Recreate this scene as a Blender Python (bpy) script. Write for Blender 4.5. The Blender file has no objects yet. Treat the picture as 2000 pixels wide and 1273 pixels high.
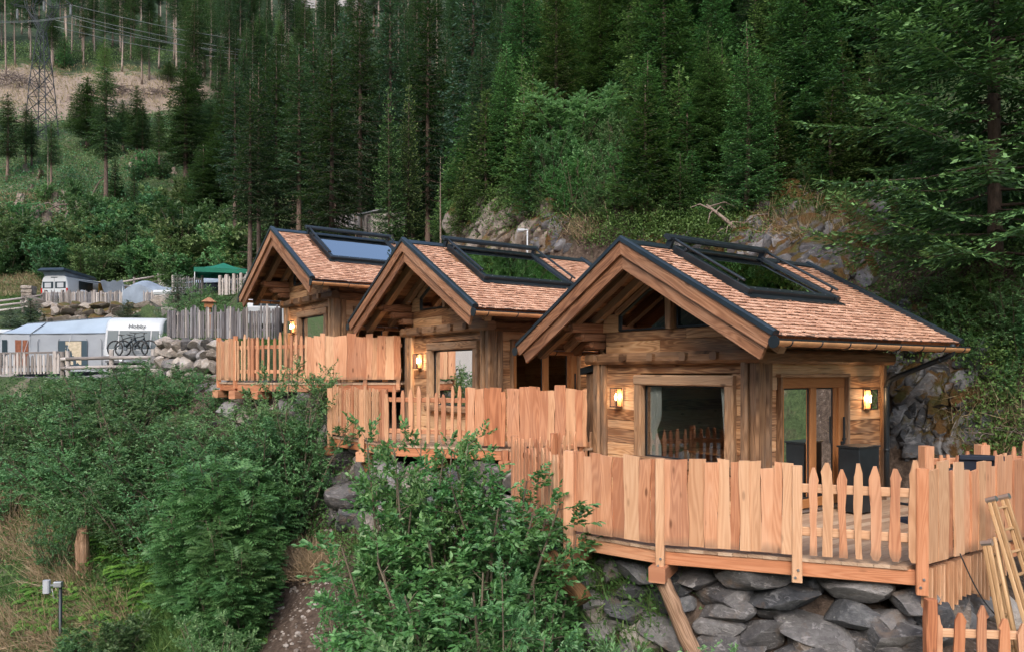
import bpy, math, random
import numpy as np
from mathutils import Vector, Matrix, noise as mnoise
R = math.radians
PI = math.pi
rnd = random.Random(11)
scene = bpy.context.scene
COL = scene.collection
F, HZ = 1500.0, 726.0          # focal length in photo pixels, photo row of the horizon; the camera stands at the origin

# ------------------------------------------------------------------ scene objects
def empty(name, loc=(0, 0, 0), rz=0.0):
    o = bpy.data.objects.new(name, None)
    COL.objects.link(o)
    o.location = loc
    o.rotation_euler = (0, 0, rz)
    return o

def tag(o, label=None, cat=None, group=None, kind=None):
    if label: o['label'] = label
    if cat: o['category'] = cat
    if group: o['group'] = group
    if kind: o['kind'] = kind
    return o

def link(name, me, parent=None, mat=None):
    o = bpy.data.objects.new(name, me)
    COL.objects.link(o)
    if parent is not None: o.parent = parent
    return o

KIDS = {}
def copy_tree(o, parent=None):
    c = o.copy()
    COL.objects.link(c)
    if parent is not None:
        c.parent = parent
    for ch in list(o.children):
        copy_tree(ch, c)
    return c

# ------------------------------------------------------------------ mesh builder
class MB:
    def __init__(s):
        s.v = []; s.f = []; s.uv = []; s.mi = []; s.sm = []
    def face(s, idx, uv, mi=0, sm=False):
        s.f.append(tuple(idx)); s.uv.append(uv); s.mi.append(mi); s.sm.append(sm)
    def ring_solid(s, rings, us, per, mi=0, sm=False, caps=True, closed=True):
        """rings: list of vertex rings (same count); us: u value per ring; per: v value per ring vertex (+1)"""
        off = rnd.random() * 50
        base = len(s.v); n = len(rings[0])
        for r in rings: s.v.extend([tuple(p) for p in r])
        m = n if closed else n - 1
        for i in range(len(rings) - 1):
            for j in range(m):
                a = base + i * n + j; b = base + i * n + (j + 1) % n
                c = b + n; d = a + n
                s.face((a, b, c, d), [(us[i] + off, per[j] + off), (us[i] + off, per[j + 1] + off), (us[i + 1] + off, per[j + 1] + off), (us[i + 1] + off, per[j] + off)], mi, sm)
        if caps and closed:
            for i, rev in ((0, True), (len(rings) - 1, False)):
                idx = [base + i * n + j for j in range(n)]
                pts = rings[i]
                e0 = Vector(pts[1]) - Vector(pts[0]); 
                if e0.length < 1e-9: e0 = Vector((1, 0, 0))
                e0.normalize()
                nn = (Vector(pts[n // 3]) - Vector(pts[0])).cross(Vector(pts[2 * n // 3]) - Vector(pts[0]))
                e1 = nn.cross(e0)
                if e1.length > 1e-12: e1.normalize()
                uv = [((Vector(p) - Vector(pts[0])).dot(e0) * .25 + off, (Vector(p) - Vector(pts[0])).dot(e1) * .25 + off) for p in pts]
                if rev: idx = idx[::-1]; uv = uv[::-1]
                s.face(idx, uv, mi, False)
    def beam(s, p0, p1, w, h, up=(0, 0, 1), ch=None, seg=1, jit=0.0, mi=0, w1=None, h1=None):
        """rectangular bar with chamfered edges; h is measured along up"""
        p0 = Vector(p0); p1 = Vector(p1)
        d = p1 - p0; L = d.length
        if L < 1e-6: return
        d.normalize()
        up = Vector(up); side = d.cross(up)
        if side.length < 1e-6: side = d.cross(Vector((1, 0, 0)))
        side.normalize(); upv = side.cross(d).normalized()
        if ch is None: ch = min(.012, .14 * min(w, h))
        rings = []; us = []
        w1 = w if w1 is None else w1; h1 = h if h1 is None else h1
        for i in range(seg + 1):
            t = i / seg
            a = (w + (w1 - w) * t) / 2; b = (h + (h1 - h) * t) / 2; c = p0.lerp(p1, t)
            pts = [(-a + ch, -b), (a - ch, -b), (a, -b + ch), (a, b - ch), (a - ch, b), (-a + ch, b), (-a, b - ch), (-a, -b + ch)]
            ring = []
            for (x, y) in pts:
                q = c + side * x + upv * y
                if jit: q += side * rnd.uniform(-jit, jit) + upv * rnd.uniform(-jit, jit)
                ring.append(q)
            rings.append(ring); us.append(L * t)
        q = [0]
        pp = [(-w / 2, -h / 2), (w / 2, -h / 2), (w / 2, -h / 2), (w / 2, h / 2), (w / 2, h / 2), (-w / 2, h / 2), (-w / 2, h / 2), (-w / 2, -h / 2)]
        for k in range(8):
            a, b = pp[k], pp[(k + 1) % 8]
            q.append(q[-1] + math.hypot(a[0] - b[0], a[1] - b[1]))
        s.ring_solid(rings, us, q, mi)
    def box(s, lo, hi, ch=None, mi=0):
        lo = Vector(lo); hi = Vector(hi); c = (lo + hi) / 2; e = hi - lo
        k = max(range(3), key=lambda i: e[i])
        if k == 0: s.beam((lo.x, c.y, c.z), (hi.x, c.y, c.z), e.y, e.z, (0, 0, 1), ch, mi=mi)
        elif k == 1: s.beam((c.x, lo.y, c.z), (c.x, hi.y, c.z), e.x, e.z, (0, 0, 1), ch, mi=mi)
        else: s.beam((c.x, c.y, lo.z), (c.x, c.y, hi.z), e.x, e.y, (0, 1, 0), ch, mi=mi)
    def tube(s, pts, rad, sides=8, mi=0, jit=0.0, sm=True, caps=True, flat=1.0):
        pts = [Vector(p) for p in pts]
        if not isinstance(rad, (list, tuple)): rad = [rad] * len(pts)
        rings = []; us = []; L = 0
        prev = None
        for i, p in enumerate(pts):
            d = (pts[min(i + 1, len(pts) - 1)] - pts[max(i - 1, 0)])
            if d.length < 1e-9: d = Vector((0, 0, 1))
            d.normalize()
            if prev is None:
                ref = Vector((0, 0, 1)) if abs(d.z) < .9 else Vector((1, 0, 0))
                a = d.cross(ref).normalized()
            else:
                a = (prev - d * prev.dot(d)).normalized()
            prev = a; b = d.cross(a)
            if i: L += (p - pts[i - 1]).length
            us.append(L)
            rings.append([p + (a * math.cos(2 * PI * k / sides) + b * math.sin(2 * PI * k / sides) * flat) * rad[i] * (1 + rnd.uniform(-jit, jit)) for k in range(sides)])
        r0 = max(rad)
        s.ring_solid(rings, us, [2 * PI * r0 * k / sides for k in range(sides + 1)], mi, sm, caps)
    def prism(s, poly, O, ex, ey, ez, th, mi=0, ulong=1):
        """polygon in the (ex,ey) plane, thickness th along ez; grain runs along ey (ulong=1) or ex (0)"""
        O = Vector(O); ex = Vector(ex); ey = Vector(ey); ez = Vector(ez)
        off = rnd.random() * 50; n = len(poly); base = len(s.v)
        for k in (0, th):
            for (x, y) in poly: s.v.append(tuple(O + ex * x + ey * y + ez * k))
        U = (lambda p: (p[1] + off, p[0] + off)) if ulong else (lambda p: (p[0] + off, p[1] + off))
        s.face([base + n + i for i in range(n)], [U(p) for p in poly], mi)
        s.face([base + i for i in range(n)][::-1], [U(p) for p in poly][::-1], mi)
        for i in range(n):
            j = (i + 1) % n
            a, b = U(poly[i]), U(poly[j])
            s.face((base + i, base + j, base + n + j, base + n + i), [a, b, (b[0], b[1] + th), (a[0], a[1] + th)], mi)
    def grid(s, P, mi=0, sm=True, uvs=None):
        """P: rows of points"""
        base = len(s.v); n = len(P[0])
        for r in P: s.v.extend([tuple(p) for p in r])
        for i in range(len(P) - 1):
            for j in range(n - 1):
                a = base + i * n + j
                s.face((a, a + 1, a + n + 1, a + n), [(i, j), (i, j + 1), (i + 1, j + 1), (i + 1, j)] if uvs is None else [uvs[i][j], uvs[i][j + 1], uvs[i + 1][j + 1], uvs[i + 1][j]], mi, sm)
    def quad(s, a, b, c, d, mi=0):
        base = len(s.v)
        s.v.extend([tuple(a), tuple(b), tuple(c), tuple(d)])
        w = (Vector(b) - Vector(a)).length; h = (Vector(d) - Vector(a)).length
        s.face((base, base + 1, base + 2, base + 3), [(0, 0), (w, 0), (w, h), (0, h)], mi)
    def mesh(s, name, mats):
        me = bpy.data.meshes.new(name)
        me.from_pydata(s.v, [], s.f)
        if not isinstance(mats, (list, tuple)): mats = [mats]
        for m in mats: me.materials.append(m)
        lay = me.uv_layers.new(name='UVMap')
        flat = [c for uv in s.uv for p in uv for c in p]
        lay.data.foreach_set('uv', flat)
        me.polygons.foreach_set('material_index', s.mi)
        me.polygons.foreach_set('use_smooth', s.sm)
        me.update()
        return me
    def build(s, name, mats, parent=None):
        return link(name, s.mesh(name, mats), parent)

def np_mesh(name, V, Fq, mat, tone=None, smooth=False):
    """fast mesh from numpy arrays: V (n,3), Fq list of (m,k) index arrays; tone: per-vertex float attribute"""
    me = bpy.data.meshes.new(name)
    V = np.asarray(V, dtype=np.float32)
    me.vertices.add(len(V)); me.vertices.foreach_set('co', V.ravel())
    loops = np.concatenate([q.ravel() for q in Fq]).astype(np.int32)
    tot = np.concatenate([np.full(len(q), q.shape[1], dtype=np.int32) for q in Fq])
    st = np.concatenate([[0], np.cumsum(tot)[:-1]]).astype(np.int32)
    me.loops.add(len(loops)); me.loops.foreach_set('vertex_index', loops)
    me.polygons.add(len(tot)); me.polygons.foreach_set('loop_start', st); me.polygons.foreach_set('loop_total', tot)
    if tone is not None:
        at = me.attributes.new('tone', 'FLOAT', 'POINT')
        at.data.foreach_set('value', np.asarray(tone, dtype=np.float32))
    me.polygons.foreach_set('use_smooth', np.full(len(tot), bool(smooth)))
    me.update(calc_edges=True)
    me.validate()
    me.materials.append(mat)
    return me

# ------------------------------------------------------------------ materials
class NT:
    def __init__(s, name):
        s.m = bpy.data.materials.new(name); s.m.use_nodes = True
        s.t = s.m.node_tree; s.t.nodes.clear()
        s.out = s.n('ShaderNodeOutputMaterial')
    def n(s, typ, **kw):
        x = s.t.nodes.new(typ)
        for k, v in kw.items(): setattr(x, k, v)
        return x
    def l(s, a, b): s.t.links.new(a, b)
    def val(s, x, sock):
        if isinstance(x, (int, float)): sock.default_value = x
        elif isinstance(x, (tuple, list)): sock.default_value = tuple(x) + ((1,) if len(sock.default_value) == 4 and len(x) == 3 else ())
        else: s.l(x, sock)
    def math(s, op, a, b=None, c=None, clamp=False):
        x = s.n('ShaderNodeMath', operation=op); x.use_clamp = clamp
        s.val(a, x.inputs[0])
        if b is not None: s.val(b, x.inputs[1])
        if c is not None: s.val(c, x.inputs[2])
        return x.outputs[0]
    def vmath(s, op, a, b):
        x = s.n('ShaderNodeVectorMath', operation=op)
        s.val(a, x.inputs[0]); s.val(b, x.inputs[1])
        return x.outputs[0]
    def mix(s, fac, a, b, blend='MIX'):
        x = s.n('ShaderNodeMix', data_type='RGBA', blend_type=blend)
        s.val(fac, x.inputs[0]); s.val(a, x.inputs[6]); s.val(b, x.inputs[7])
        return x.outputs[2]
    def noise(s, vec, scale, detail=4, rough=.55, dist=0, out=0):
        x = s.n('ShaderNodeTexNoise')
        if vec is not None: s.l(vec, x.inputs['Vector'])
        s.val(scale, x.inputs['Scale']); x.inputs['Detail'].default_value = detail
        x.inputs['Roughness'].default_value = rough; x.inputs['Distortion'].default_value = dist
        return x.outputs[out]
    def vor(s, vec, scale, feat='F1', out='Distance', rand=1.0):
        x = s.n('ShaderNodeTexVoronoi', feature=feat)
        if vec is not None: s.l(vec, x.inputs['Vector'])
        x.inputs['Scale'].default_value = scale; x.inputs['Randomness'].default_value = rand
        return x.outputs[out]
    def ramp(s, fac, stops, interp='LINEAR'):
        x = s.n('ShaderNodeValToRGB'); cr = x.color_ramp; cr.interpolation = interp
        while len(cr.elements) > 1: cr.elements.remove(cr.elements[-1])
        for i, (p, c) in enumerate(stops):
            e = cr.elements[0] if i == 0 else cr.elements.new(p)
            e.position = p
            if isinstance(c, (int, float)): c = (c, c, c)
            e.color = tuple(c) + (1,)
        s.l(fac, x.inputs[0])
        return x.outputs[0]
    def mapr(s, x, a, b, c=0.0, d=1.0):
        m = s.n('ShaderNodeMapRange'); s.l(x, m.inputs[0])
        for i, q in enumerate((a, b, c, d)): m.inputs[i + 1].default_value = q
        return m.outputs[0]
    def bump(s, h, strength=.5, dist=.01):
        b = s.n('ShaderNodeBump'); b.inputs['Strength'].default_value = strength; b.inputs['Distance'].default_value = dist
        s.l(h, b.inputs['Height']); return b.outputs[0]
    def bsdf(s, color, rough=.6, metal=0.0, spec=.5, normal=None, **kw):
        b = s.n('ShaderNodeBsdfPrincipled')
        s.val(color, b.inputs['Base Color']); s.val(rough, b.inputs['Roughness']); s.val(metal, b.inputs['Metallic'])
        s.val(spec, b.inputs['Specular IOR Level'])
        if normal is not None: s.l(normal, b.inputs['Normal'])
        for k, v in kw.items(): s.val(v, b.inputs[k.replace('_', ' ')])
        return b.outputs[0]
    def done(s, sh):
        s.l(sh, s.out.inputs['Surface']); return s.m
    def rand(s):
        a = s.n('ShaderNodeNewGeometry').outputs['Random Per Island']
        b = s.n('ShaderNodeObjectInfo').outputs['Random']
        return s.math('FRACT', s.math('ADD', a, s.math('MULTIPLY', b, 7.31)))
    def objco(s): return s.n('ShaderNodeTexCoord').outputs['Object']

def sep(t, v):
    x = t.n('ShaderNodeSeparateXYZ'); t.l(v, x.inputs[0]); return x.outputs

def wood(name, dark, mid, light, rough=.65, var=.5, knots=.8, ring=.55, grey=0.0, greycol=(.25, .22, .19), crack=0.0, bump=.5, stain=False):
    t = NT(name)
    uv = t.n('ShaderNodeTexCoord').outputs['UV']
    r = t.rand()
    sh = t.n('ShaderNodeCombineXYZ'); t.l(t.math('MULTIPLY', r, 83.1), sh.inputs[0]); t.l(t.math('MULTIPLY', r, 47.7), sh.inputs[1])
    co = t.vmath('ADD', uv, sh.outputs[0])
    def sc(x, y): return t.vmath('MULTIPLY', co, (x, y, 1))
    wob = t.noise(sc(.42, 4.2), 1.0, 2, .45, .4)
    rings = t.math('SINE', t.math('MULTIPLY', wob, 95.0))
    rings = t.mapr(rings, -1, 1)
    fib = t.noise(sc(2.0, 90), 1.0, 3, .6)
    blot = t.noise(sc(1.1, 5), 1.0, 3, .6)
    kd = t.vor(sc(1.7, 5.0), 1.0)
    kn = t.mapr(kd, .06, .13, 1.0, 0.0)
    g = t.math('ADD', t.math('MULTIPLY', rings, ring * .45), t.math('ADD', t.math('MULTIPLY', fib, .35), t.math('MULTIPLY', blot, .55)))
    g = t.math('SUBTRACT', g, .22)
    g = t.math('ADD', g, t.math('MULTIPLY', t.math('SUBTRACT', r, .5), var))
    c = t.ramp(g, [(.05, dark), (.42, mid), (.8, light)])
    if grey > 0:
        gm = t.math('MULTIPLY', t.mapr(t.noise(sc(.8, 2.2), 1.0, 4, .6), .42, .62), grey)
        c = t.mix(gm, c, greycol)
    c = t.mix(t.math('MULTIPLY', kn, knots), c, tuple(x * .45 for x in dark))
    if stain:                                                       # splash dirt on the lowest hand's breadth of the fence boards
        oz = sep(t, t.objco())[2]
        dz = t.math('MULTIPLY', t.mapr(t.math('ADD', oz, t.math('MULTIPLY', blot, -.16)), .0, .10, 1, 0), t.mapr(oz, -.02, .0))
        c = t.mix(t.math('MULTIPLY', dz, .55), c, (.20, .13, .085))
    h = t.math('ADD', fib, t.math('MULTIPLY', rings, .5))
    if crack > 0:
        cn = t.noise(sc(.9, 34), 1.0, 4, .65)
        cr = t.mapr(cn, .60, .68)
        c = t.mix(t.math('MULTIPLY', cr, crack), c, tuple(x * .3 for x in dark))
        h = t.math('SUBTRACT', h, t.math('MULTIPLY', cr, 1.4))
    return t.done(t.bsdf(c, rough, 0, .3, t.bump(h, bump, .004)))

M = {}
M['larch'] = wood('fresh_larch', (.37, .150, .076), (.545, .262, .142), (.65, .36, .215), .6, .6, .95, .5, .16, (.36, .26, .20), 0, .7, True)
M['larch_pale'] = wood('pale_larch', (.42, .215, .115), (.56, .32, .185), (.65, .41, .26), .6, .5, .5, .5)
M['larch_red'] = wood('red_larch_beam', (.30, .105, .05), (.48, .195, .095), (.58, .27, .145), .55, .5, .6, .6)
M['deck'] = wood('deck_board', (.28, .19, .14), (.42, .29, .22), (.52, .38, .29), .7, .5, .5, .4)
M['larch_deck'] = wood('deck_board_larch', (.32, .20, .13), (.46, .32, .22), (.56, .42, .31), .65, .5, .5, .4)
M['oldwood'] = wood('reclaimed_plank', (.22, .098, .042), (.56, .30, .142), (.72, .46, .26), .7, .75, .9, .75, .35, (.24, .18, .13), .6)
M['beamwood'] = wood('old_hewn_beam', (.085, .042, .021), (.26, .140, .072), (.42, .25, .142), .75, .5, .6, .5, .4, (.20, .15, .11), .9, .9)
M['postwood'] = wood('old_post', (.13, .066, .033), (.36, .205, .108), (.52, .325, .19), .75, .5, .7, .5, .5, (.23, .175, .13), .85, .8)
M['darkwood'] = wood('soffit_plank', (.075, .033, .016), (.22, .105, .050), (.36, .185, .09), .75, .8, .6, .5, 0, (.2, .2, .2), .6)
M['barge'] = wood('barge_board_wood', (.13, .052, .026), (.32, .150, .078), (.46, .25, .148), .65, .4, .6, .6, .25, (.17, .12, .09), .6)
M['doorwood'] = wood('door_larch', (.26, .10, .035), (.38, .165, .062), (.46, .22, .09), .42, .3, .2, .3, bump=.2)
M['greywood'] = wood('grey_weathered_wood', (.15, .135, .13), (.34, .31, .30), (.50, .46, .44), .8, .8, .6, .5, .3, (.30, .25, .21), .7)
M['bluewood'] = wood('silvered_wood', (.07, .068, .075), (.17, .165, .178), (.30, .295, .31), .8, .8, .5, .5, .2, (.27, .2, .15), .7)
M['propwood'] = wood('debarked_log', (.14, .075, .04), (.36, .23, .15), (.55, .41, .31), .75, .3, .7, .6, .4, (.14, .07, .035), .8, .9)
M['brownlog'] = wood('brown_log', (.06, .03, .012), (.21, .11, .045), (.36, .20, .085), .75, .3, .7, .6, .3, (.10, .05, .02), .9, 1.0)
M['ladderwood'] = wood('ladder_wood', (.26, .15, .07), (.46, .29, .15), (.58, .40, .23), .6, .4, .4, .4)
M['inside'] = wood('indoor_panel', (.22, .11, .05), (.46, .26, .125), (.58, .36, .19), .6, .6, .6, .5)
M['shingle'] = wood('larch_shingle', (.44, .235, .155), (.61, .36, .245), (.71, .47, .345), .65, .7, .2, .25, .10, (.42, .28, .20))

def plain(name, col, rough=.5, metal=0.0, spec=.5, nscale=0, namp=0.0, bump=0, bscale=40):
    t = NT(name); c = col; nm = None
    if nscale:
        n = t.noise(t.objco(), nscale, 5, .6)
        c = t.mix(t.mapr(n, .3, .7), tuple(x * (1 - namp) for x in col), tuple(min(1, x * (1 + namp)) for x in col))
    if bump: nm = t.bump(t.noise(t.objco(), bscale, 3), bump, .003)
    return t.done(t.bsdf(c, rough, metal, spec, nm))
M['blackmetal'] = plain('black_metal', (.020, .027, .033), .38, .3, .5, 3, .3)
M['trim'] = plain('anthracite_sheet', (.028, .042, .055), .36, .4, .5, 2, .25)
M['copper'] = plain('copper_gutter', (.66, .33, .155), .45, .25, .5, 5, .18)
M['steel'] = plain('bolt_steel', (.45, .46, .48), .35, .9)
M['galv'] = plain('galvanised_steel', (.38, .40, .42), .5, .7, .5, 4, .2)
M['white'] = plain('white_gelcoat', (.46, .49, .52), .35, 0, .5, 1.5, .05)
M['palegrey'] = plain('pale_grey_plastic', (.36, .38, .41), .5, 0, .5, 3, .1)
M['greyplastic'] = plain('grey_plastic', (.12, .14, .16), .5)
M['black'] = plain('black_rubber', (.012, .012, .013), .6)
M['navy'] = plain('navy_fabric', (.012, .017, .032), .85)
M['curtain'] = plain('linen_curtain', (.78, .76, .70), .9, 0, .2, 6, .08)
M['cushion'] = plain('cushion_fabric', (.50, .43, .32), .9, 0, .2, 9, .25)
M['upholstery'] = plain('brown_upholstery', (.24, .17, .10), .8, 0, .3, 7, .2)
M['tarp'] = plain('blue_grey_tarpaulin', (.22, .27, .34), .7, 0, .3, 1.2, .25)
M['tentgrey'] = plain('grey_tent_cloth', (.30, .325, .36), .8, 0, .3, 1.3, .10)
M['tentblue'] = plain('light_blue_tent_roof', (.29, .36, .44), .7, 0, .3, 1.1, .10)
M['green_canvas'] = plain('green_canvas', (.012, .15, .10), .7, 0, .3, 1.5, .2)
M['glass_dark'] = plain('dark_vehicle_glass', (.03, .045, .055), .06, 0, .9)
M['glass_blue'] = plain('blue_tinted_window', (.050, .078, .098), .3, 0, .25)
M['redlight'] = plain('red_tail_light', (.45, .02, .015), .25)
M['orangecloth'] = plain('rust_curtain', (.19, .075, .045), .9, 0, .2, 8, .4)
M['yellowcloth'] = plain('yellow_groundsheet', (.50, .30, .06), .85, 0, .2, 2, .35)
M['lettering'] = plain('dark_lettering', (.05, .06, .065), .5)
M['cream'] = plain('wall_lining', (.36, .24, .13), .7)
M['lattice'] = plain('lattice_steel', (.045, .05, .055), .6, .3)
M['wire'] = plain('power_cable', (.20, .22, .22), .6, .3)

def glass(name, tint=(.55, .6, .6), gl=.9, ior=1.55, rough=.01, coat=0.0):
    t = NT(name)
    fr = t.n('ShaderNodeFresnel'); fr.inputs['IOR'].default_value = ior
    tr = t.n('ShaderNodeBsdfTransparent'); tr.inputs[0].default_value = tint + (1,)
    g = t.n('ShaderNodeBsdfGlossy'); g.inputs['Color'].default_value = (gl, gl, gl, 1); g.inputs['Roughness'].default_value = rough
    nz = t.noise(t.objco(), 1.3, 2)
    t.l(t.bump(nz, .06, .05), g.inputs['Normal'])
    x = t.n('ShaderNodeMixShader'); t.l(t.math('ADD', t.math('MULTIPLY', fr.outputs[0], 1 - coat), coat), x.inputs[0]); t.l(tr.outputs[0], x.inputs[1]); t.l(g.outputs[0], x.inputs[2])
    return t.done(x.outputs[0])
M['pane'] = glass('window_glass', (.88, .90, .89), .95, 1.38)
M['skyglass'] = glass('skylight_glass', (.45, .47, .45), .97, 1.5, .01, .60)
M['lampglass'] = glass('lantern_glass', (.95, .9, .82), .9, 1.35)
def emit(name, col, st):
    t = NT(name); e = t.n('ShaderNodeEmission'); e.inputs[0].default_value = col + (1,); e.inputs[1].default_value = st
    return t.done(e.outputs[0])
M['bulb'] = emit('lit_bulb', (1.0, .62, .30), 22.0)
try: M['bulb'].cycles.emission_sampling = 'NONE'
except Exception: pass

def rock(name, a, b, c, moss=0.0, mosscol=(.16, .085, .025), mossgreen=(.06, .09, .02), scale=1.0, bump=.9):
    t = NT(name); co = t.n('ShaderNodeNewGeometry').outputs['Position'] if scale >= .7 else t.objco()
    r = t.rand()
    big = t.noise(co, 1.1 * scale, 6, .65, .6)
    fine = t.noise(co, 7 * scale, 6, .7, .3)
    v = t.vmath('MULTIPLY', co, (1, 1, 2.6))
    veins = t.noise(v, 3.2 * scale, 5, .65, 1.4)
    g = t.math('ADD', t.math('MULTIPLY', big, .5), t.math('ADD', t.math('MULTIPLY', fine, .35), t.math('MULTIPLY', t.math('SUBTRACT', r, .5), .32)))
    col = t.ramp(g, [(.22, a), (.42, b), (.62, c)])
    col = t.mix(t.math('MULTIPLY', t.mapr(veins, .56, .66), .55), col, tuple(min(1, x * 1.35) for x in c))
    col = t.mix(t.math('MULTIPLY', t.mapr(t.noise(co, 2.1 * scale, 4, .6, .4), .55, .70), .5), col, (.17, .115, .075))
    lich = t.mapr(t.vor(co, 5.5 * scale), .10, .16, .45, 0.0)
    col = t.mix(t.math('MULTIPLY', lich, t.mapr(t.noise(co, 1.4 * scale, 3), .5, .6)), col, (.42, .42, .38))
    if moss:
        nz = sep(t, t.n('ShaderNodeNewGeometry').outputs['Normal'])[2]
        mn = t.noise(co, 1.7 * scale, 6, .7, .5)
        mf = t.mapr(t.math('ADD', t.math('MULTIPLY', nz, .22), mn), .60 - .12 * moss, .68 - .10 * moss)
        mc = t.mix(t.mapr(t.noise(co, 3.3 * scale, 4), .4, .62), mosscol, mossgreen)
        mc = t.mix(t.noise(co, 30, 3), mc, tuple(x * .4 for x in mosscol))
        col = t.mix(mf, col, mc)
    h = t.math('ADD', t.math('MULTIPLY', fine, .6), t.math('ADD', t.math('MULTIPLY', veins, .4), t.math('MULTIPLY', t.noise(co, 26 * scale, 5, .7), .3)))
    return t.done(t.bsdf(col, .82, 0, .3, t.bump(h, bump, .05)))
M['boulder'] = rock('grey_boulder', (.045, .043, .046), (.125, .119, .118), (.26, .25, .248), 0, scale=1.9, bump=1.0)
M['warmboulder'] = rock('pale_boulder', (.11, .09, .075), (.27, .235, .205), (.42, .385, .355), 0, scale=1.7, bump=1.0)
M['darkrock'] = rock('wet_dark_rock', (.022, .024, .028), (.068, .073, .083), (.19, .195, .205), .45, (.10, .052, .014), (.05, .062, .014))
M['slaterock'] = rock('dark_slate', (.028, .030, .034), (.080, .083, .090), (.19, .19, .195), 0, scale=1.9, bump=1.0)
M['mossrock'] = rock('mossy_cliff', (.050, .050, .058), (.122, .122, .134), (.25, .245, .258), .80, (.12, .058, .016), (.07, .085, .02))
M['sandrock'] = rock('ochre_cliff', (.070, .060, .055), (.165, .138, .118), (.31, .27, .235), .50, (.15, .085, .03), (.07, .10, .025), .8)
M['farcliff'] = rock('far_grey_cliff', (.10, .105, .115), (.2, .2, .21), (.36, .35, .36), .2, (.1, .08, .05), (.05, .08, .04), .08)

def leafmat(name, dark, mid, light, trans=.28, rough=.5, spec=.35, hue=.10):
    t = NT(name)
    at = t.n('ShaderNodeAttribute', attribute_name='tone').outputs['Fac']
    rb = t.n('ShaderNodeObjectInfo').outputs['Random']
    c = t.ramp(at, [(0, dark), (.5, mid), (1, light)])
    hs = t.n('ShaderNodeHueSaturation'); t.l(c, hs.inputs['Color'])
    t.l(t.mapr(rb, 0, 1, .5 - hue * .22, .5 + hue * .22), hs.inputs['Hue'])
    t.l(t.mapr(t.math('FRACT', t.math('MULTIPLY', rb, 5.7)), 0, 1, 1 - hue * 2.2, 1 + hue * 2.2), hs.inputs['Value'])
    c = hs.outputs[0]
    p = t.bsdf(c, rough, 0, spec)
    tr = t.n('ShaderNodeBsdfTranslucent'); t.l(t.mix(.5, c, (.10, .22, .03)), tr.inputs[0])
    x = t.n('ShaderNodeMixShader'); x.inputs[0].default_value = trans; t.l(p, x.inputs[1]); t.l(tr.outputs[0], x.inputs[2])
    return t.done(x.outputs[0])
M['spruce'] = leafmat('spruce_needles', (.020, .043, .019), (.058, .126, .046), (.22, .410, .135), .32, .6, .25, .28)
M['darkspruce'] = leafmat('dark_spruce_needles', (.019, .037, .022), (.047, .094, .050), (.125, .235, .10), .28, .6, .25, .28)  # darker needle green of the bare-trunked and far spruces
M['nearspruce'] = leafmat('near_spruce_needles', (.026, .056, .024), (.070, .150, .054), (.22, .40, .145), .32, .55, .3, .05)
M['larchneedle'] = leafmat('larch_needles', (.10, .20, .07), (.165, .32, .11), (.23, .43, .16), .4, .6, .2, .1)
M['sallow'] = leafmat('sallow_leaves', (.054, .132, .050), (.118, .258, .096), (.26, .425, .20), .32, .42, .45, .12)
M['whitebeam'] = leafmat('broad_leaves', (.048, .130, .040), (.118, .285, .085), (.24, .44, .18), .34, .40, .5, .10)
M['rowan'] = leafmat('rowan_leaves', (.040, .112, .036), (.088, .205, .068), (.175, .32, .12), .32, .45, .4, .06)
M['birch'] = leafmat('birch_leaves', (.10, .22, .09), (.19, .39, .165), (.32, .52, .29), .42, .45, .4, .06)
M['scrub'] = leafmat('scrub_leaves', (.052, .110, .044), (.115, .220, .085), (.215, .335, .14), .32, .5, .3, .28)
M['fern'] = leafmat('fern_fronds', (.042, .13, .022), (.088, .245, .042), (.16, .34, .07), .36, .55, .25, .10)
M['pine'] = leafmat('pine_needles', (.05, .08, .06), (.10, .145, .108), (.19, .225, .165), .22, .6, .2, .10)
M['grass'] = leafmat('grass_blades', (.045, .095, .025), (.090, .165, .048), (.16, .23, .075), .3, .6, .2, .12)
M['drygrass'] = leafmat('dry_grass', (.20, .145, .085), (.38, .29, .18), (.50, .41, .28), .25, .7, .2, .10)
M['creeper'] = leafmat('ground_leaves', (.034, .090, .024), (.072, .170, .048), (.14, .26, .08), .30, .55, .3, .2)

def bark(name, a, b, sc=(3, 3, 1)):
    t = NT(name); co = t.vmath('MULTIPLY', t.objco(), sc)
    n = t.noise(co, 3.0, 6, .7, .4)
    n2 = t.noise(t.vmath('MULTIPLY', t.objco(), (14, 14, 5)), 1.5, 4, .7)
    rb = t.n('ShaderNodeObjectInfo').outputs['Random']
    g = t.math('ADD', t.math('MULTIPLY', n, .6), t.math('ADD', t.math('MULTIPLY', n2, .5), t.math('MULTIPLY', t.math('SUBTRACT', rb, .5), .5)))
    c = t.ramp(g, [(.3, a), (.75, b)])
    return t.done(t.bsdf(c, .85, 0, .2, t.bump(n2, .8, .02)))
M['bark'] = bark('spruce_bark', (.045, .032, .026), (.19, .135, .11))
M['palebark'] = bark('pale_dry_bark', (.14, .105, .085), (.36, .29, .25))
M['stem'] = bark('shrub_stem', (.05, .042, .030), (.17, .14, .10))
M['stump'] = bark('stump_wood', (.13, .10, .08), (.34, .28, .24))
M['brush'] = bark('dead_branches', (.12, .095, .085), (.30, .25, .23))

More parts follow.
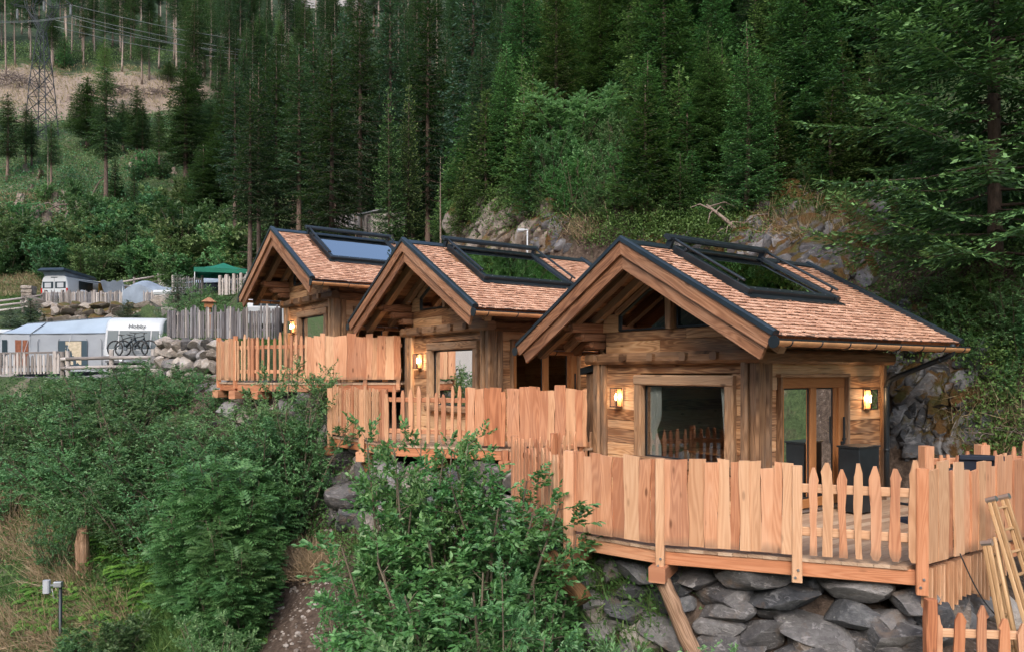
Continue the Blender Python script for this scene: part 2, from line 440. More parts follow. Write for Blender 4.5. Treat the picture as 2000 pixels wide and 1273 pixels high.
def groundmat():
    t = NT('mountain_ground'); co = t.n('ShaderNodeTexCoord').outputs['Object']
    n1 = t.noise(co, .16, 6, .65, .5); n2 = t.noise(co, .9, 6, .65, .4); n3 = t.noise(co, 9, 5, .7); n4 = t.noise(co, 45, 3, .7)
    soil = t.ramp(n3, [(.3, (.040, .028, .022)), (.55, (.105, .078, .062)), (.75, (.20, .155, .125))])
    st = t.vor(co, 7)
    soil = t.mix(t.mapr(st, .12, .2, .55, 0), soil, (.28, .24, .21))
    green = t.ramp(n3, [(.3, (.026, .040, .018)), (.55, (.060, .094, .038)), (.78, (.115, .145, .06))])
    dry = t.ramp(n4, [(.3, (.13, .10, .075)), (.7, (.34, .275, .225))])
    at = t.n('ShaderNodeAttribute', attribute_name='cover').outputs['Vector']
    s = sep(t, at)
    fg = t.mapr(t.math('ADD', s[0], t.math('MULTIPLY', t.math('SUBTRACT', n2, .5), 1.2)), .35, .6)
    c = t.mix(fg, soil, green)
    fd = t.mapr(t.math('ADD', s[1], t.math('MULTIPLY', t.math('SUBTRACT', t.noise(co, .6, 5, .65), .5), 1.3)), .42, .62)
    c = t.mix(fd, c, dry)
    gravel = t.ramp(n4, [(.3, (.20, .185, .17)), (.7, (.42, .40, .38))])
    c = t.mix(t.mapr(s[2], .4, .6), c, gravel)
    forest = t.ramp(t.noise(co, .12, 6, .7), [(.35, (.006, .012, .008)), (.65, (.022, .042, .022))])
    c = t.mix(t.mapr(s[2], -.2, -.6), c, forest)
    h = t.math('ADD', n3, t.math('MULTIPLY', n4, .5))
    return t.done(t.bsdf(c, .95, 0, .15, t.bump(h, .8, .06)))
M['ground'] = groundmat()

# ------------------------------------------------------------------ terrain
A1 = np.array([1.727, 12.16])
DS = np.array([-.700, .714]); DN = np.array([.714, .700])
def sstep(x): x = np.clip(x, 0, 1); return x * x * (3 - 2 * x)
LS = [-30, -12, -8, -5.2, -3.8, 0, 3, 5.8, 9, 11.6, 14, 17, 20, 24, 29, 41, 55, 70, 140, 400]
LZ = [-9, -4.9, -4.2, -3.4, -2.75, -2.6, -2.3, -1.9, -1.3, -.75, -.3, -.2, -.2, -.2, -.15, .5, 3.2, 5.0, 12, 12]
ES = [-30, -6, -4.5, -3.3, -1.9, -.5, 1, 2.6, 4.7, 7.3, 9, 12, 14, 16, 20, 23, 26, 30, 40, 60, 100]
EN = [.6, .5, .15, -.35, -.95, -1.15, -.5, .2, -.65, -.25, .1, -.55, -.4, -.2, .0, .2, -2.4, -3.6, -6, -9, -14]
CAMP = [(0,735,33),(100,735,33),(200,735,33),(300,736,32),(60,715,38),(0,700,40),(0,755,29),(150,748,29),(280,744,28),(340,662,28),(430,663,26.2),(540,664,24.8),(330,744,27.2),(420,748,23.6),(430,640,32),(350,645,33),(100,640,46),(200,640,45),(300,645,42),(20,625,48),(330,640,38),(80,598,51),(150,598,51),(250,598,49),(320,598,47),(0,600,54),(100,590,55),(200,587,55),(100,578,60),(200,574,58),(400,588,43),(437,574,47),(470,562,50),(350,580,46),(0,556,64),(100,552,65),(200,547,65),(300,540,63),(400,522,58),(480,520,52),(540,560,40),(500,640,31)]
CAMP = np.array([((a - 1000) / F * Y, Y, (HZ - b) / F * Y) for a, b, Y in CAMP])
VALLEY = -15.0
def fbm(x, y, sc, oc=4):
    r = np.zeros_like(x); a = 1.0; tot = 0
    for i in range(oc):
        k = sc * 2 ** i
        r += a * (np.sin(x * k + 1.7 * i + 1.3 * np.sin(y * k * .83 + i)) * np.cos(y * k * 1.11 - 2.1 * i + 1.1 * np.sin(x * k * .71 + 2 * i)))
        tot += a; a *= .5
    return r / tot
def height(x, y, rough=True):
    x = np.asarray(x, dtype=float); y = np.asarray(y, dtype=float)
    rx = x - A1[0]; ry = y - A1[1]
    s = rx * DS[0] + ry * DS[1]; n = rx * DN[0] + ry * DN[1]
    L = np.interp(s, LS, LZ); e = np.interp(s, ES, EN)
    # below the terrace edge
    drop = np.interp(s, [-6, -4, 0, 6, 12, 16, 20], [2.2, 1.7, 1.5, 1.2, .8, .35, .2])
    q = np.maximum(0, e - n)
    zf = L - drop * sstep(q / .9) - .74 * np.maximum(0, q - .5)
    zf = np.maximum(zf, VALLEY + .02 * q)
    zf = np.maximum(zf, VALLEY + .55 * np.maximum(0, -n - 122))
    # behind: cliff then forest slope
    nb = np.interp(s, [-40, -6, 10, 13, 17, 21, 26, 60], [4.2, 4.8, 5.2, 6.0, 9.0, 14, 19, 24])
    cl = np.interp(s, [-10, -6, 0, 5, 10, 13, 16, 19, 25], [3.0, 3.6, 4.9, 6.0, 6.3, 6.2, 5.2, 3.0, .8])
    k = n - nb
    hb = cl * sstep(k / 1.7) + .72 * np.maximum(0, k - .9)
    z = hb + L
    # camping terraces: interpolated between surveyed points
    w = sstep((s - 15.5) / 3.5) * sstep((70 - y) / 8) * sstep((n - e) / .5) * (s < 75)
    num = np.zeros_like(x); den = np.full_like(x, 1e-9)
    for (cx, cy, cz) in CAMP:
        q2 = 1.0 / ((x - cx) ** 2 + (y - cy) ** 2 + .4) ** 2
        num += q2 * cz; den += q2
    z = z * (1 - w) + w * num / den
    z = np.where(n < e, zf, z)
    # facing hillside beyond the camp
    h2 = 6.0 + .66 * (y - 61) + .25 * np.maximum(0, x + 8) * 0
    h2 = np.where(y > 150, 6 + .66 * 89 + .55 * (y - 150), h2)
    h2 = h2 - np.maximum(0, 61 - y) * 4
    z = np.maximum(z, h2)
    d = np.hypot(x, y)
    if rough:
        am = np.clip(np.minimum(q / 1.2 + np.maximum(0, k) / 2 + np.maximum(0, y - 62) / 6, 1), 0, 1)
        z = z + am * (.22 * fbm(x, y, .9) + np.clip(d / 60, 0, 2.2) * .7 * fbm(x + 9, y, .16, 3))
    return z
def hz(x, y): return float(height(np.array([x]), np.array([y]))[0])
def at(px, py, Y): return Vector(((px - 1000) / F * Y, Y, (HZ - py) / F * Y))
HY = np.geomspace(6.0, 330.0, 1400)
HCOL = {}
def hit(px, py):
    """world point where the sight line of a photo pixel meets the terrain"""
    c = round(px / 3) * 3
    if c not in HCOL:
        g = height((c - 1000) / F * HY, HY); HCOL[c] = (g, np.maximum.accumulate(g / HY))
    g, mx = HCOL[c]
    k = int(np.searchsorted(mx, (HZ - py) / F))
    if k >= len(HY): return None
    return Vector(((px - 1000) / F * HY[k], HY[k], g[k]))

def make_ground():
    na = 420
    ang = np.concatenate([np.linspace(-PI, -.85, 70, endpoint=False), np.linspace(-.85, .85, 330, endpoint=False), np.linspace(.85, PI, 70)])
    rr = [0.5]
    while rr[-1] < 950: rr.append(rr[-1] * 1.021 + .02)
    rr = np.array(rr)
    A, Rr = np.meshgrid(ang, rr)
    X = np.sin(A) * Rr; Y = np.cos(A) * Rr
    Z = height(X, Y)
    m, n = X.shape
    V = np.stack([X, Y, Z], -1).reshape(-1, 3)
    i, j = np.meshgrid(np.arange(m - 1), np.arange(n - 1), indexing='ij')
    a = (i * n + j).ravel()
    Q = np.stack([a, a + 1, a + n + 1, a + n], -1)[:, ::-1]
    me = np_mesh('ground', V, [Q], M['ground'], None, True)
    x, y = V[:, 0], V[:, 1]
    rx = x - A1[0]; ry = y - A1[1]; s = rx * DS[0] + ry * DS[1]; nn = rx * DN[0] + ry * DN[1]
    e = np.interp(s, ES, EN)
    cov = np.zeros((len(V), 3), dtype=np.float32)
    cov[:, 0] = .62                                        # green
    def blob(px, py, rad, ch, val):
        p = hit(px, py)
        if p is None: return
        d = np.hypot(x - p.x, (y - p.y)); w = np.exp(-(d / rad) ** 2)
        cov[:, ch] = cov[:, ch] * (1 - w) + val * w
    under = (nn > e - .9) & (nn < 6.5) & (s < 15) & (s > -5.5)
    cov[under, 0] = .12
    for p in ((600, 1180, 1.3), (560, 1240, 1.2), (650, 1120, 1.1), (660, 1000, 1.0), (700, 960, .9), (1120, 1230, .9), (1180, 1260, .8)): blob(p[0], p[1], p[2], 0, .02)
    for p in ((40, 1010, 1.1), (60, 1060, 1.3), (120, 1240, 1.3), (20, 960, 1.0), (220, 1230, .9), (40, 760, .9), (590, 1110, .7), (130, 1090, .9)): blob(p[0], p[1], p[2], 1, .62)
    for p in ((60, 170, 8), (140, 185, 8), (230, 190, 8), (310, 190, 7), (20, 150, 7), (180, 160, 7), (270, 170, 7), (340, 190, 5), (120, 210, 6), (260, 205, 6)): blob(p[0], p[1], p[2], 1, .84)
    for p in ((20, 400, 4), (60, 430, 4), (110, 470, 4), (40, 350, 4), (270, 310, 4), (30, 560, 5), (10, 575, 5), (130, 400, 4)): blob(p[0], p[1], p[2], 1, .40)
    def area(a0, a1, y0, y1, val):
        pxx = 1000 + F * x / np.maximum(y, .1); k = (y > y0) & (y < y1) & (pxx > a0) & (pxx < a1); cov[k, 2] = val
    area(-200, 300, 30.5, 37, .72); area(60, 330, 50, 57, .7)
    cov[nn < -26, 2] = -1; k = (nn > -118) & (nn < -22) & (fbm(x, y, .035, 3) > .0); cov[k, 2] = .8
    cov[(s < -6.2) & (nn > -8) & (nn < 5.0) & (y > -20), 2] = -1  # dark colour put on the right-hand bank for the door glass to mirror
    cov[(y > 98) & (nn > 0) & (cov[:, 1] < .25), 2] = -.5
    at_ = me.attributes.new('cover', 'FLOAT_VECTOR', 'POINT'); at_.data.foreach_set('vector', cov.ravel())
    return tag(link('ground', me), kind='structure')
make_ground()
# ------------------------------------------------------------------ cabins (local: x along the gable, y along the ridge, z=0 door sill)
HW, AP, EV, RL = 2.80, 4.30, 2.72, 5.0          # half roof width, apex, eave height, roof length
TH = math.atan2(AP - EV, HW); CT, ST = math.cos(TH), math.sin(TH); SL = math.hypot(HW, AP - EV)
WX, W0, W1 = 1.77, 1.02, 4.50
def slope(side, d, y, off=0.0):
    """point on the roof: d metres down from the ridge, off metres above the sheathing"""
    return Vector((side * (d * CT + off * ST), y, AP - .10 - d * ST + off * CT))
SKY0, SKY1, SKD0, SKD1 = .95, 3.34, .20, 1.84    # skylight on the camera-side slope

def cut_rows(x0, x1, z0, z1, hole, hmin=.15, hmax=.27):
    """plank rows between z0,z1; hole=(xa,xb,za,zb) is left open; yields (xa,xb,za,zb)"""
    z = z0; out = []
    while z < z1 - .02:
        h = rnd.uniform(hmin, hmax)
        if z + h > z1 - .09: h = z1 - z
        segs = [(x0, x1)]
        if hole and z < hole[3] - .01 and z + h > hole[2] + .01:
            segs = [(x0, hole[0]), (hole[1], x1)]
        for a, b in segs:
            if b - a < .03: continue
            if b - a > 2.2 and rnd.random() < .5:
                m = a + (b - a) * rnd.uniform(.3, .7)
                out += [(a, m - .002, z, z + h), (m + .002, b, z, z + h)]
            else: out.append((a, b, z, z + h))
        z += h
    return out

def cabin(root):
    P = root
    # --- walls: reclaimed planks outside, panels inside
    b = MB()
    wh = (-.62, 1.34, .66, 2.06)                                   # window opening in the front wall
    for (a, c, z0, z1) in cut_rows(-1.47, 1.56, -.02, 2.30, wh):
        dy = rnd.uniform(-.012, .012)
        b.beam((a, W0 + .05 + dy, (z0 + z1) / 2), (c, W0 + .05 + dy, (z0 + z1) / 2), .07, z1 - z0 - .004, (0, 0, 1), .008, 3, .0025)
    dh = (1.56, 3.34, -.02, 2.06)                                  # door opening in the right wall
    for (a, c, z0, z1) in cut_rows(1.20, W1, -.02, 2.30, dh):
        dy = rnd.uniform(-.012, .012)
        b.beam((WX - .05 + dy, a, (z0 + z1) / 2), (WX - .05 + dy, c, (z0 + z1) / 2), .07, z1 - z0 - .004, (0, 0, 1), .008, 3, .0025)
    for (a, c, z0, z1) in cut_rows(W0 + .1, W1, -.02, 2.62, None):  # left and back walls
        b.beam((-WX + .05, a, (z0 + z1) / 2), (-WX + .05, c, (z0 + z1) / 2), .07, z1 - z0 - .004, (0, 0, 1), .008)
    for (a, c, z0, z1) in cut_rows(-WX, WX, -.02, 2.62, None):
        b.beam((a, W1 - .02, (z0 + z1) / 2), (c, W1 - .02, (z0 + z1) / 2), .07, z1 - z0 - .004, (0, 0, 1), .008)
    # front gable boards between the beam and the triangle window
    for (a, c, z0, z1) in cut_rows(-1.50, 1.50, 2.47, 2.86, None, .17, .22):
        b.beam((a, W0 + .05, (z0 + z1) / 2), (c, W0 + .05, (z0 + z1) / 2), .07, z1 - z0 - .004, (0, 0, 1), .008, 4, .003)
    for z0 in (2.86, 3.02, 3.18, 3.34):                            # right and left cheeks beside the glass
        for sx in (-1, 1):
            top = (AP - .34 - z0 - .16) / math.tan(TH)
            a, c = 1.19 if sx < 0 else 1.32, min(1.9, (AP - .32 - z0 - .08) / math.tan(TH))
            if c > a: b.beam((sx * a, W0 + .05, z0 + .08), (sx * c, W0 + .05, z0 + .08), .07, .155, (0, 0, 1), .008)
    for (a, c, z0, z1) in cut_rows(-WX, WX, 2.62, 4.0, None, .2, .25):   # rear gable
        m = (AP - .25 - (z0 + z1) / 2) / math.tan(TH)
        if m > .1: b.beam((-min(m, WX), W1 - .02, (z0 + z1) / 2), (min(m, WX), W1 - .02, (z0 + z1) / 2), .07, z1 - z0 - .004, (0, 0, 1), .008)
    # wall strip under the eave on the long sides
    for sx in (-1, 1):
        b.beam((sx * (WX - .10), W0 + .12, 2.72), (sx * (WX - .10), W1, 2.72), .06, .55, (0, 0, 1), .008)
    b.build('wall', M['oldwood'], P)
    # indoor lining
    b = MB(); t = .03
    for (z0, z1, x0, x1) in ((0, .66, -1.6, 1.6), (2.06, 2.6, -1.6, 1.6), (.66, 2.06, -1.6, -.62), (.66, 2.06, 1.34, 1.6)):
        b.box((x0, W0 + .12, z0 + .001), (x1, W0 + .15, z1), 0)
    for (z0, z1, y0, y1) in ((2.06, 2.6, W0 + .155, W1 - .1), (0, 2.06, W0 + .155, 1.56), (0, 2.06, 3.34, W1 - .1)):
        b.box((1.60, y0, z0 + .001), (1.63, y1, z1), 0)
    z = 0
    while z < 2.6:
        b.beam((-1.62, W0 + .16, z + .1), (-1.62, W1 - .1, z + .1), .03, .196, (0, 0, 1), .006)
        b.beam((-1.60, W1 - .115, z + .1), (1.60, W1 - .115, z + .1), .03, .196, (0, 0, 1), .006)
        z += .2
    for k in range(16):
        b.beam((-1.6 + k * .2 + .1, W0 + .16, -.012), (-1.6 + k * .2 + .1, W1 - .13, -.012), .196, .02, (0, 0, 1), .003)
    b.build('indoor_lining', M['inside'], P)
    # --- posts
    for (x, y, w) in ((-1.63, W0 + .03, .33),):
        b = MB()
        b.beam((x - .07, y - .02, -.05), (x - .07, y - .02, 2.31), .18, .17, (0, 1, 0), .03, 6, .006)
        b.beam((x + .105, y - .01, -.05), (x + .105, y - .01, 2.31), .13, .16, (0, 1, 0), .025, 6, .008)
        b.build('corner_post', M['postwood'], P)
    b = MB()                                                        # bundle of hewn posts at the open corner
    b.beam((1.615, W0 + .0, -.05), (1.615, W0 + .0, 2.31), .13, .18, (0, 1, 0), .03, 6, .006)
    b.beam((1.775, W0 + .05, -.05), (1.775, W0 + .05, 2.31), .16, .22, (0, 1, 0), .03, 6, .007)
    b.beam((1.79, W0 + .235, -.05), (1.79, W0 + .235, 2.31), .15, .13, (0, 1, 0), .03, 6, .006)
    b.build('corner_post', M['postwood'], P)
    b = MB(); b.beam((WX - .02, W1 - .02, -.05), (WX - .02, W1 - .02, 2.31), .13, .12, (0, 1, 0), .02, 5, .005); b.build('corner_post', M['postwood'], P)
    # --- beams
    b = MB(); b.beam((-1.93, W0 - .03, 2.385), (1.93, W0 - .03, 2.385), .20, .19, (0, 0, 1), .045, 16, .008); b.build('front_beam', M['beamwood'], P)
    b = MB(); b.beam((1.80, W0 + .09, 2.375), (1.80, W1 + .18, 2.375), .19, .20, (0, 0, 1), .04, 16, .007); b.build('side_beam', M['beamwood'], P)
    b = MB(); b.beam((1.72, W0 + .12, 2.60), (1.72, W1 + .1, 2.60), .16, .20, (0, 0, 1), .03, 12, .006); b.build('wall_plate', M['beamwood'], P)
    b = MB(); b.beam((-1.72, W0 + .12, 2.60), (-1.72, W1 + .1, 2.60), .16, .40, (0, 0, 1), .03, 12, .006); b.build('wall_plate', M['beamwood'], P)
    for x in (-1.66, -.88, -.20, .52, 1.14):
        b = MB(); b.beam((x, W0 + .08, 2.40), (x, W0 - .20, 2.40), .13, .125, (0, 0, 1), .022, 2, .005); b.build('joist_end', M['beamwood'], P)
    # --- carved console brackets under the eaves and the ridge
    for sx in (-1, 1):
        b = MB()
        for (z0, z1, y) in ((2.56, 2.70, .74), (2.705, 2.85, .52), (2.855, 3.03, .24)):
            b.beam((sx * 1.70, W0 + .1, (z0 + z1) / 2), (sx * 1.70, y + .07, (z0 + z1) / 2), .24, z1 - z0 - .004, (0, 0, 1), .02, 5, .004)
            b.beam((sx * 1.70, y + .07, (z0 + z1) / 2 + .012), (sx * 1.70, y, (z0 + z1) / 2 + .03), .22, z1 - z0 - .03, (0, 0, 1), .035, 1, .004, h1=.05)
        b.build('eave_bracket', M['barge'], P)
    b = MB()
    for (z0, z1, y) in ((3.52, 3.64, .66), (3.645, 3.77, .46), (3.775, 3.93, .22)):
        b.beam((0, W0 + .1, (z0 + z1) / 2), (0, y + .06, (z0 + z1) / 2), .20, z1 - z0 - .004, (0, 0, 1), .02, 4, .004)
        b.beam((0, y + .06, (z0 + z1) / 2 + .01), (0, y, (z0 + z1) / 2 + .025), .18, z1 - z0 - .03, (0, 0, 1), .03, 1, .004, h1=.05)
    b.build('ridge_bracket', M['beamwood'], P)
    # --- roof: sheathing, then shingles, soffit, barge boards and rafters as its pieces
    b = MB()
    for sx in (-1, 1):
        for (d0, d1, y0, y1) in ((0.0, SL - .03, .02, SKY0 + .10), (0.0, SL - .03, SKY1 - .10, RL - .02), (0, SKD0 + .08, SKY0 + .10, SKY1 - .10), (SKD1 - .08, SL - .03, SKY0 + .10, SKY1 - .10)) if sx > 0 else ((0.0, SL - .03, .02, RL - .02),):
            p = [slope(sx, d0, y0, -.001), slope(sx, d1, y0, -.001), slope(sx, d1, y1, -.001), slope(sx, d0, y1, -.001)]
            q = [slope(sx, d0 + (.04 if d0 == 0 else 0), y0, -.06), slope(sx, d1, y0, -.06), slope(sx, d1, y1, -.06), slope(sx, d0 + (.04 if d0 == 0 else 0), y1, -.06)]
            b.ring_solid([p, q], [0, .06], [0, 1, 2, 3, 4])
    roof = b.build('roof', M['darkwood'], P)
    b = MB()
    ex = .112
    for sx in (-1, 1):
        nrow = int((SL - .02) / ex)
        for r in range(nrow + 1):
            d1 = SL + .02 - (nrow - r) * ex; d0 = max(.02, d1 - ex - .055)
            y = .07 + rnd.uniform(0, .05)
            while y < RL - .07:
                w = rnd.uniform(.06, .13)
                if y + w > RL - .09: w = RL - .06 - y
                if w < .03: break
                if sx > 0 and y + w > SKY0 - .04 and y < SKY1 + .04 and d1 > SKD0 + .03 and d0 < SKD1 - .02:
                    y += w; continue
                e = d1 + rnd.uniform(-.016, .012); lift = .026 + rnd.uniform(0, .012); sk = rnd.uniform(-.008, .008)
                g = .002
                A = [slope(sx, d0, y + g, .003), slope(sx, d0, y + w - g, .003), slope(sx, e + sk, y + w - g, lift), slope(sx, e - sk, y + g, lift)]
                th = .011
                B_ = [slope(sx, d0, y + g, .001), slope(sx, d0, y + w - g, .001), slope(sx, e + sk, y + w - g, lift - th), slope(sx, e - sk, y + g, lift - th)]
                o = len(b.v); off = rnd.random() * 40; ln = e - d0
                b.v.extend([tuple(p) for p in A + B_])
                T = [(off, off), (off, off + w), (off + ln, off + w), (off + ln, off)]
                fl = (0, 1, 2, 3) if sx < 0 else (3, 2, 1, 0)
                b.face([o + i for i in fl], [T[i] for i in fl])
                for (i, j) in ((1, 2), (2, 3), (3, 0)):
                    idx = (o + i, o + j, o + 4 + j, o + 4 + i)
                    uvs = [(off, off), (off + .1, off), (off + .1, off + .01), (off, off + .01)]
                    b.face(idx if sx > 0 else idx[::-1], uvs)
                y += w
    b.build('shingles', M['shingle'], roof)
    b = MB()                                                        # soffit planks along the ridge direction
    for sx in (-1, 1):
        d = .10
        while d < SL - .1:
            w = min(rnd.uniform(.12, .2), SL - .08 - d)
            for (y0, y1) in ((.10, W0 + .09), (W0 + .09, W1 + .4)):
                if y0 > 1 and d < (WX - .05) / CT: continue
                o = rnd.uniform(-.012, 0)
                b.beam(slope(sx, d + w / 2, y0, -.085 + o), slope(sx, d + w / 2, y1, -.085 + o), w - .006, .03, slope(sx, 0, 0, 1) - slope(sx, 0, 0, 0), .006, 3, .002)
            d += w
    b.build('soffit', M['darkwood'], roof)
    def raf(mat, name, y, th, off, h, d0=0.0, d1=SL, seg=10, jit=.003):
        b = MB()
        for sx in (-1, 1):
            up = slope(sx, 0, 0, 1) - slope(sx, 0, 0, 0)
            dv = (slope(sx, 1, 0) - slope(sx, 0, 0))
            top = .5 * h * math.tan(TH)
            n = seg; rings = []; us = []
            for i in range(n + 1):
                d = d0 + (d1 - d0) * i / n
                ring = []
                for (yy, k) in ((y, off - h), (y + th, off - h), (y + th, off), (y, off)):
                    dd = d
                    if i == 0: dd = d0 + (AP - .10 and 0) 
                    p = slope(sx, dd, yy, k)
                    if i == 0 and d0 == 0: p.x = 0; p.z = AP - .10 + k / CT
                    if jit and 0 < i < n: p += up * rnd.uniform(-jit, jit) + Vector((0, rnd.uniform(-jit, jit) * .5, 0))
                    ring.append(p)
                rings.append(ring if sx < 0 else ring[::-1]); us.append(d)
            b.ring_solid(rings, us, [0, th, th + h, 2 * th + h, 2 * th + 2 * h], 0)
        return b.build(name, mat, roof)
    raf(M['barge'], 'barge_board', -.02, .045, .03, .20, d1=SL + .02)
    raf(M['barge'], 'barge_board', .030, .05, -.165, .20, d1=SL - .03)
    raf(M['postwood'], 'rafter', .36, .14, -.105, .17, d1=SL - .04)
    raf(M['postwood'], 'rafter', .86, .13, -.105, .13, d1=SL - .25)
    raf(M['barge'], 'barge_board', RL - .05, .05, .03, .20, d1=SL)
    # rafter tails under the long eaves
    for sx in (-1, 1):
        for k in range(6):
            y = W0 + .25 + k * .66
            up = slope(sx, 0, 0, 1) - slope(sx, 0, 0, 0)
            b = MB(); b.beam(slope(sx, 1.78 / CT, y, -.16), slope(sx, SL - .08, y, -.16), .11, .12, up, .01); b.build('rafter_tail', M['darkwood'], roof)
    # verge and ridge sheets
    for (y, nm) in ((-.045, 'verge_trim'), (RL - .10, 'verge_trim')):
        b = MB()
        for sx in (-1, 1):
            rings = []; us = []
            for d in (0, SL + .03):
                ring = [slope(sx, d, y, .015), slope(sx, d, y, .075), slope(sx, d, y + .035, .095), slope(sx, d, y + .115, .085), slope(sx, d, y + .135, .055), slope(sx, d, y + .135, .02)]
                if d == 0:
                    for p in ring: p.z += abs(p.x) * ST / CT; p.x = 0
                rings.append(ring if sx < 0 else ring[::-1]); us.append(d)
            b.ring_solid(rings, us, [0, .06, .1, .18, .21, .25, .3])
        b.build(nm, M['trim'], roof)
    b = MB()
    for sx in (-1, 1):
        rings = []
        for y in (.085, RL - .105):
            rings.append([Vector((0, y, AP - .10 + .062)), slope(sx, .14, y, .050), slope(sx, .145, y, .035), Vector((0, y, AP - .10 + .036))][::-sx])
        b.ring_solid(rings, [0, 5], [0, .14, .16, .3, .35])
    b.build('ridge_cap', M['trim'], roof)
    # --- gutters
    for sx in (-1, 1):
        g0 = slope(sx, SL + .02, 0, 0) + Vector((sx * .045, 0, -.055)); r = .075
        b = MB(); n = 10
        def arc(y, rr): return [Vector((g0.x + rr * math.cos(PI + PI * i / n), y, g0.z - .012 * (y / 5) + rr * math.sin(PI + PI * i / n))) for i in range(n + 1)]
        y0, y1 = -.03, RL + .06
        outer = [arc(y0, r), arc(y1, r)]; inner = [arc(y0, r - .006), arc(y1, r - .006)]
        rings = [o + i[::-1] for o, i in zip(outer, inner)]
        b.ring_solid(rings, [0, 5], [.02 * i for i in range(2 * (n + 1) + 1)], 0, True, False)
        for yy, rv in ((y0, 1), (y1, 0)):
            o = len(b.v); pts = arc(yy, r - .004) ; b.v.extend([tuple(p) for p in pts])
            idx = [o + i for i in range(n + 1)]
            b.face(idx if rv else idx[::-1], [(0, 0)] * (n + 1), 1)
        gut = b.build('gutter', [M['copper'], M['blackmetal']], P)
        b = MB()
        b.beam((g0.x + sx * (r - .002), y0, g0.z + .008), (g0.x + sx * (r - .002), y1, g0.z - .004), .012, .022, (0, 0, 1), .003)
        b.beam(slope(sx, SL - .02, y0 + .06, .016), slope(sx, SL - .02, y1 - .14, .016), .09, .006, slope(sx, 0, 0, 1) - slope(sx, 0, 0, 0), .001)
        b.build('drip_edge', M['blackmetal'], gut)
        for k in range(8):
            y = .25 + k * .66
            b = MB(); b.tube([Vector((g0.x + (r + .006) * math.cos(PI + PI * i / 8), y, g0.z - .012 * y / 5 + (r + .006) * math.sin(PI + PI * i / 8))) for i in range(9)], .009, 6)
            b.build('gutter_bracket', M['blackmetal'], gut)
        # cap at the gable end
        b = MB(); b.tube([(g0.x, -.045, g0.z - .018), (g0.x, -.028, g0.z - .018)], .082, 14, sm=False); b.build('gutter_cap', M['blackmetal'], gut)
    # --- skylight: upstand frame, pane, hinged awning cassette and its two guide rails
    up = slope(1, 0, 0, 1) - slope(1, 0, 0, 0)
    b = MB()
    for (d0, d1, y0, y1) in ((SKD0, SKD1, SKY0 + .02, SKY0 + .12), (SKD0, SKD1, SKY1 - .12, SKY1 - .02)):
        b.beam(slope(1, d0 - .02, (y0 + y1) / 2, .055), slope(1, d1 + .06, (y0 + y1) / 2, .055), .10, .13, up, .010)
    b.beam(slope(1, SKD1 - .03, SKY0 + .13, .05), slope(1, SKD1 - .03, SKY1 - .13, .05), .12, .12, up, .012)
    b.beam(slope(1, SKD1 + .09, SKY0 - .04, .03), slope(1, SKD1 + .09, SKY1 + .04, .03), .16, .012, up, .003)
    b.beam(slope(1, SKD0 + .0, SKY0 + .13, .04), slope(1, SKD0 + .0, SKY1 - .13, .04), .10, .09, up, .012)
    sky = b.build('skylight', M['blackmetal'], P)
    b = MB(); b.ring_solid([[slope(1, SKD0 + .05, SKY0 + .12, k), slope(1, SKD1 - .08, SKY0 + .12, k), slope(1, SKD1 - .08, SKY1 - .12, k), slope(1, SKD0 + .05, SKY1 - .12, k)] for k in (.075, .087)], [0, .01], [0, 1, 2, 3, 4])
    b.build('skylight_pane', M['skyglass'], sky)
    b = MB()                                                        # dark blind box under the glass
    b.ring_solid([[slope(1, SKD0 + .09, SKY0 + .13, k), slope(1, SKD1 - .07, SKY0 + .13, k), slope(1, SKD1 - .07, SKY1 - .13, k), slope(1, SKD0 + .09, SKY1 - .13, k)] for k in (-.10, -.06)], [0, .01], [0, 1, 2, 3, 4])
    b.build('roller_blind', M['palegrey'], sky)
    b = MB()
    c0 = slope(1, SKD0 - .14, SKY0 - .06, .20); c1 = slope(1, SKD0 - .14, SKY1 + .10, .20)
    prof = [(-.09, -.03), (.04, -.04), (.075, -.01), (.07, .03), (.02, .055), (-.06, .045), (-.10, .01)]
    dv = (slope(1, 1, 0) - slope(1, 0, 0))
    b.ring_solid([[c + dv * x + up * y for x, y in prof][::-1] for c in (c0, c1)], [0, 2.4], [.06 * i for i in range(8)])
    b.build('awning_cassette', M['blackmetal'], sky)
    for y in (SKY0 + .02, SKY1 + .02):
        b = MB(); b.beam(slope(1, SKD0 - .18, y, .11), slope(1, SKD0 - .06, y, .11), .05, .2, up, .01); b.build('cassette_foot', M['blackmetal'], sky)
    for y in (SKY0 + .04, SKY1 + .05):
        b = MB()
        b.tube([slope(1, SKD0 - .10, y, .205), slope(1, SKD0 + .08, y, .20), slope(1, SKD1 - .14, y, .185), slope(1, SKD1 - .10, y, .185)], [.028, .030, .028, .025], 10, flat=.8)
        b.beam(slope(1, SKD1 - .22, y, .05), slope(1, SKD1 - .20, y, .18), .03, .03, (0, 1, 0))
        b.beam(slope(1, SKD1 - .26, y, .06), slope(1, SKD1 - .12, y, .06), .03, .02, up)
        b.tube([slope(1, SKD0 + .25, y - .03, .15), slope(1, SKD0 + .25, y + .03, .15)], .03, 8)
        b.build('guide_rail', M['blackmetal'], sky)
    b = MB()
    for k in range(7):
        y = SKY0 + .25 + k * .30
        b.tube([slope(1, SKD1 - .03, y, .108), slope(1, SKD1 - .03, y, .115)], .012, 6, sm=False)
    b.build('frame_screws', M['steel'], sky)
    # --- front window
    b = MB(); fx0, fx1, fz0, fz1 = -.70, 1.42, .62, 2.10; fw = .17
    yy = W0 - .015
    b.beam((fx0, yy, fz1 - fw / 2), (fx1, yy, fz1 - fw / 2), .13, fw, (0, 0, 1), .02, 8, .004)
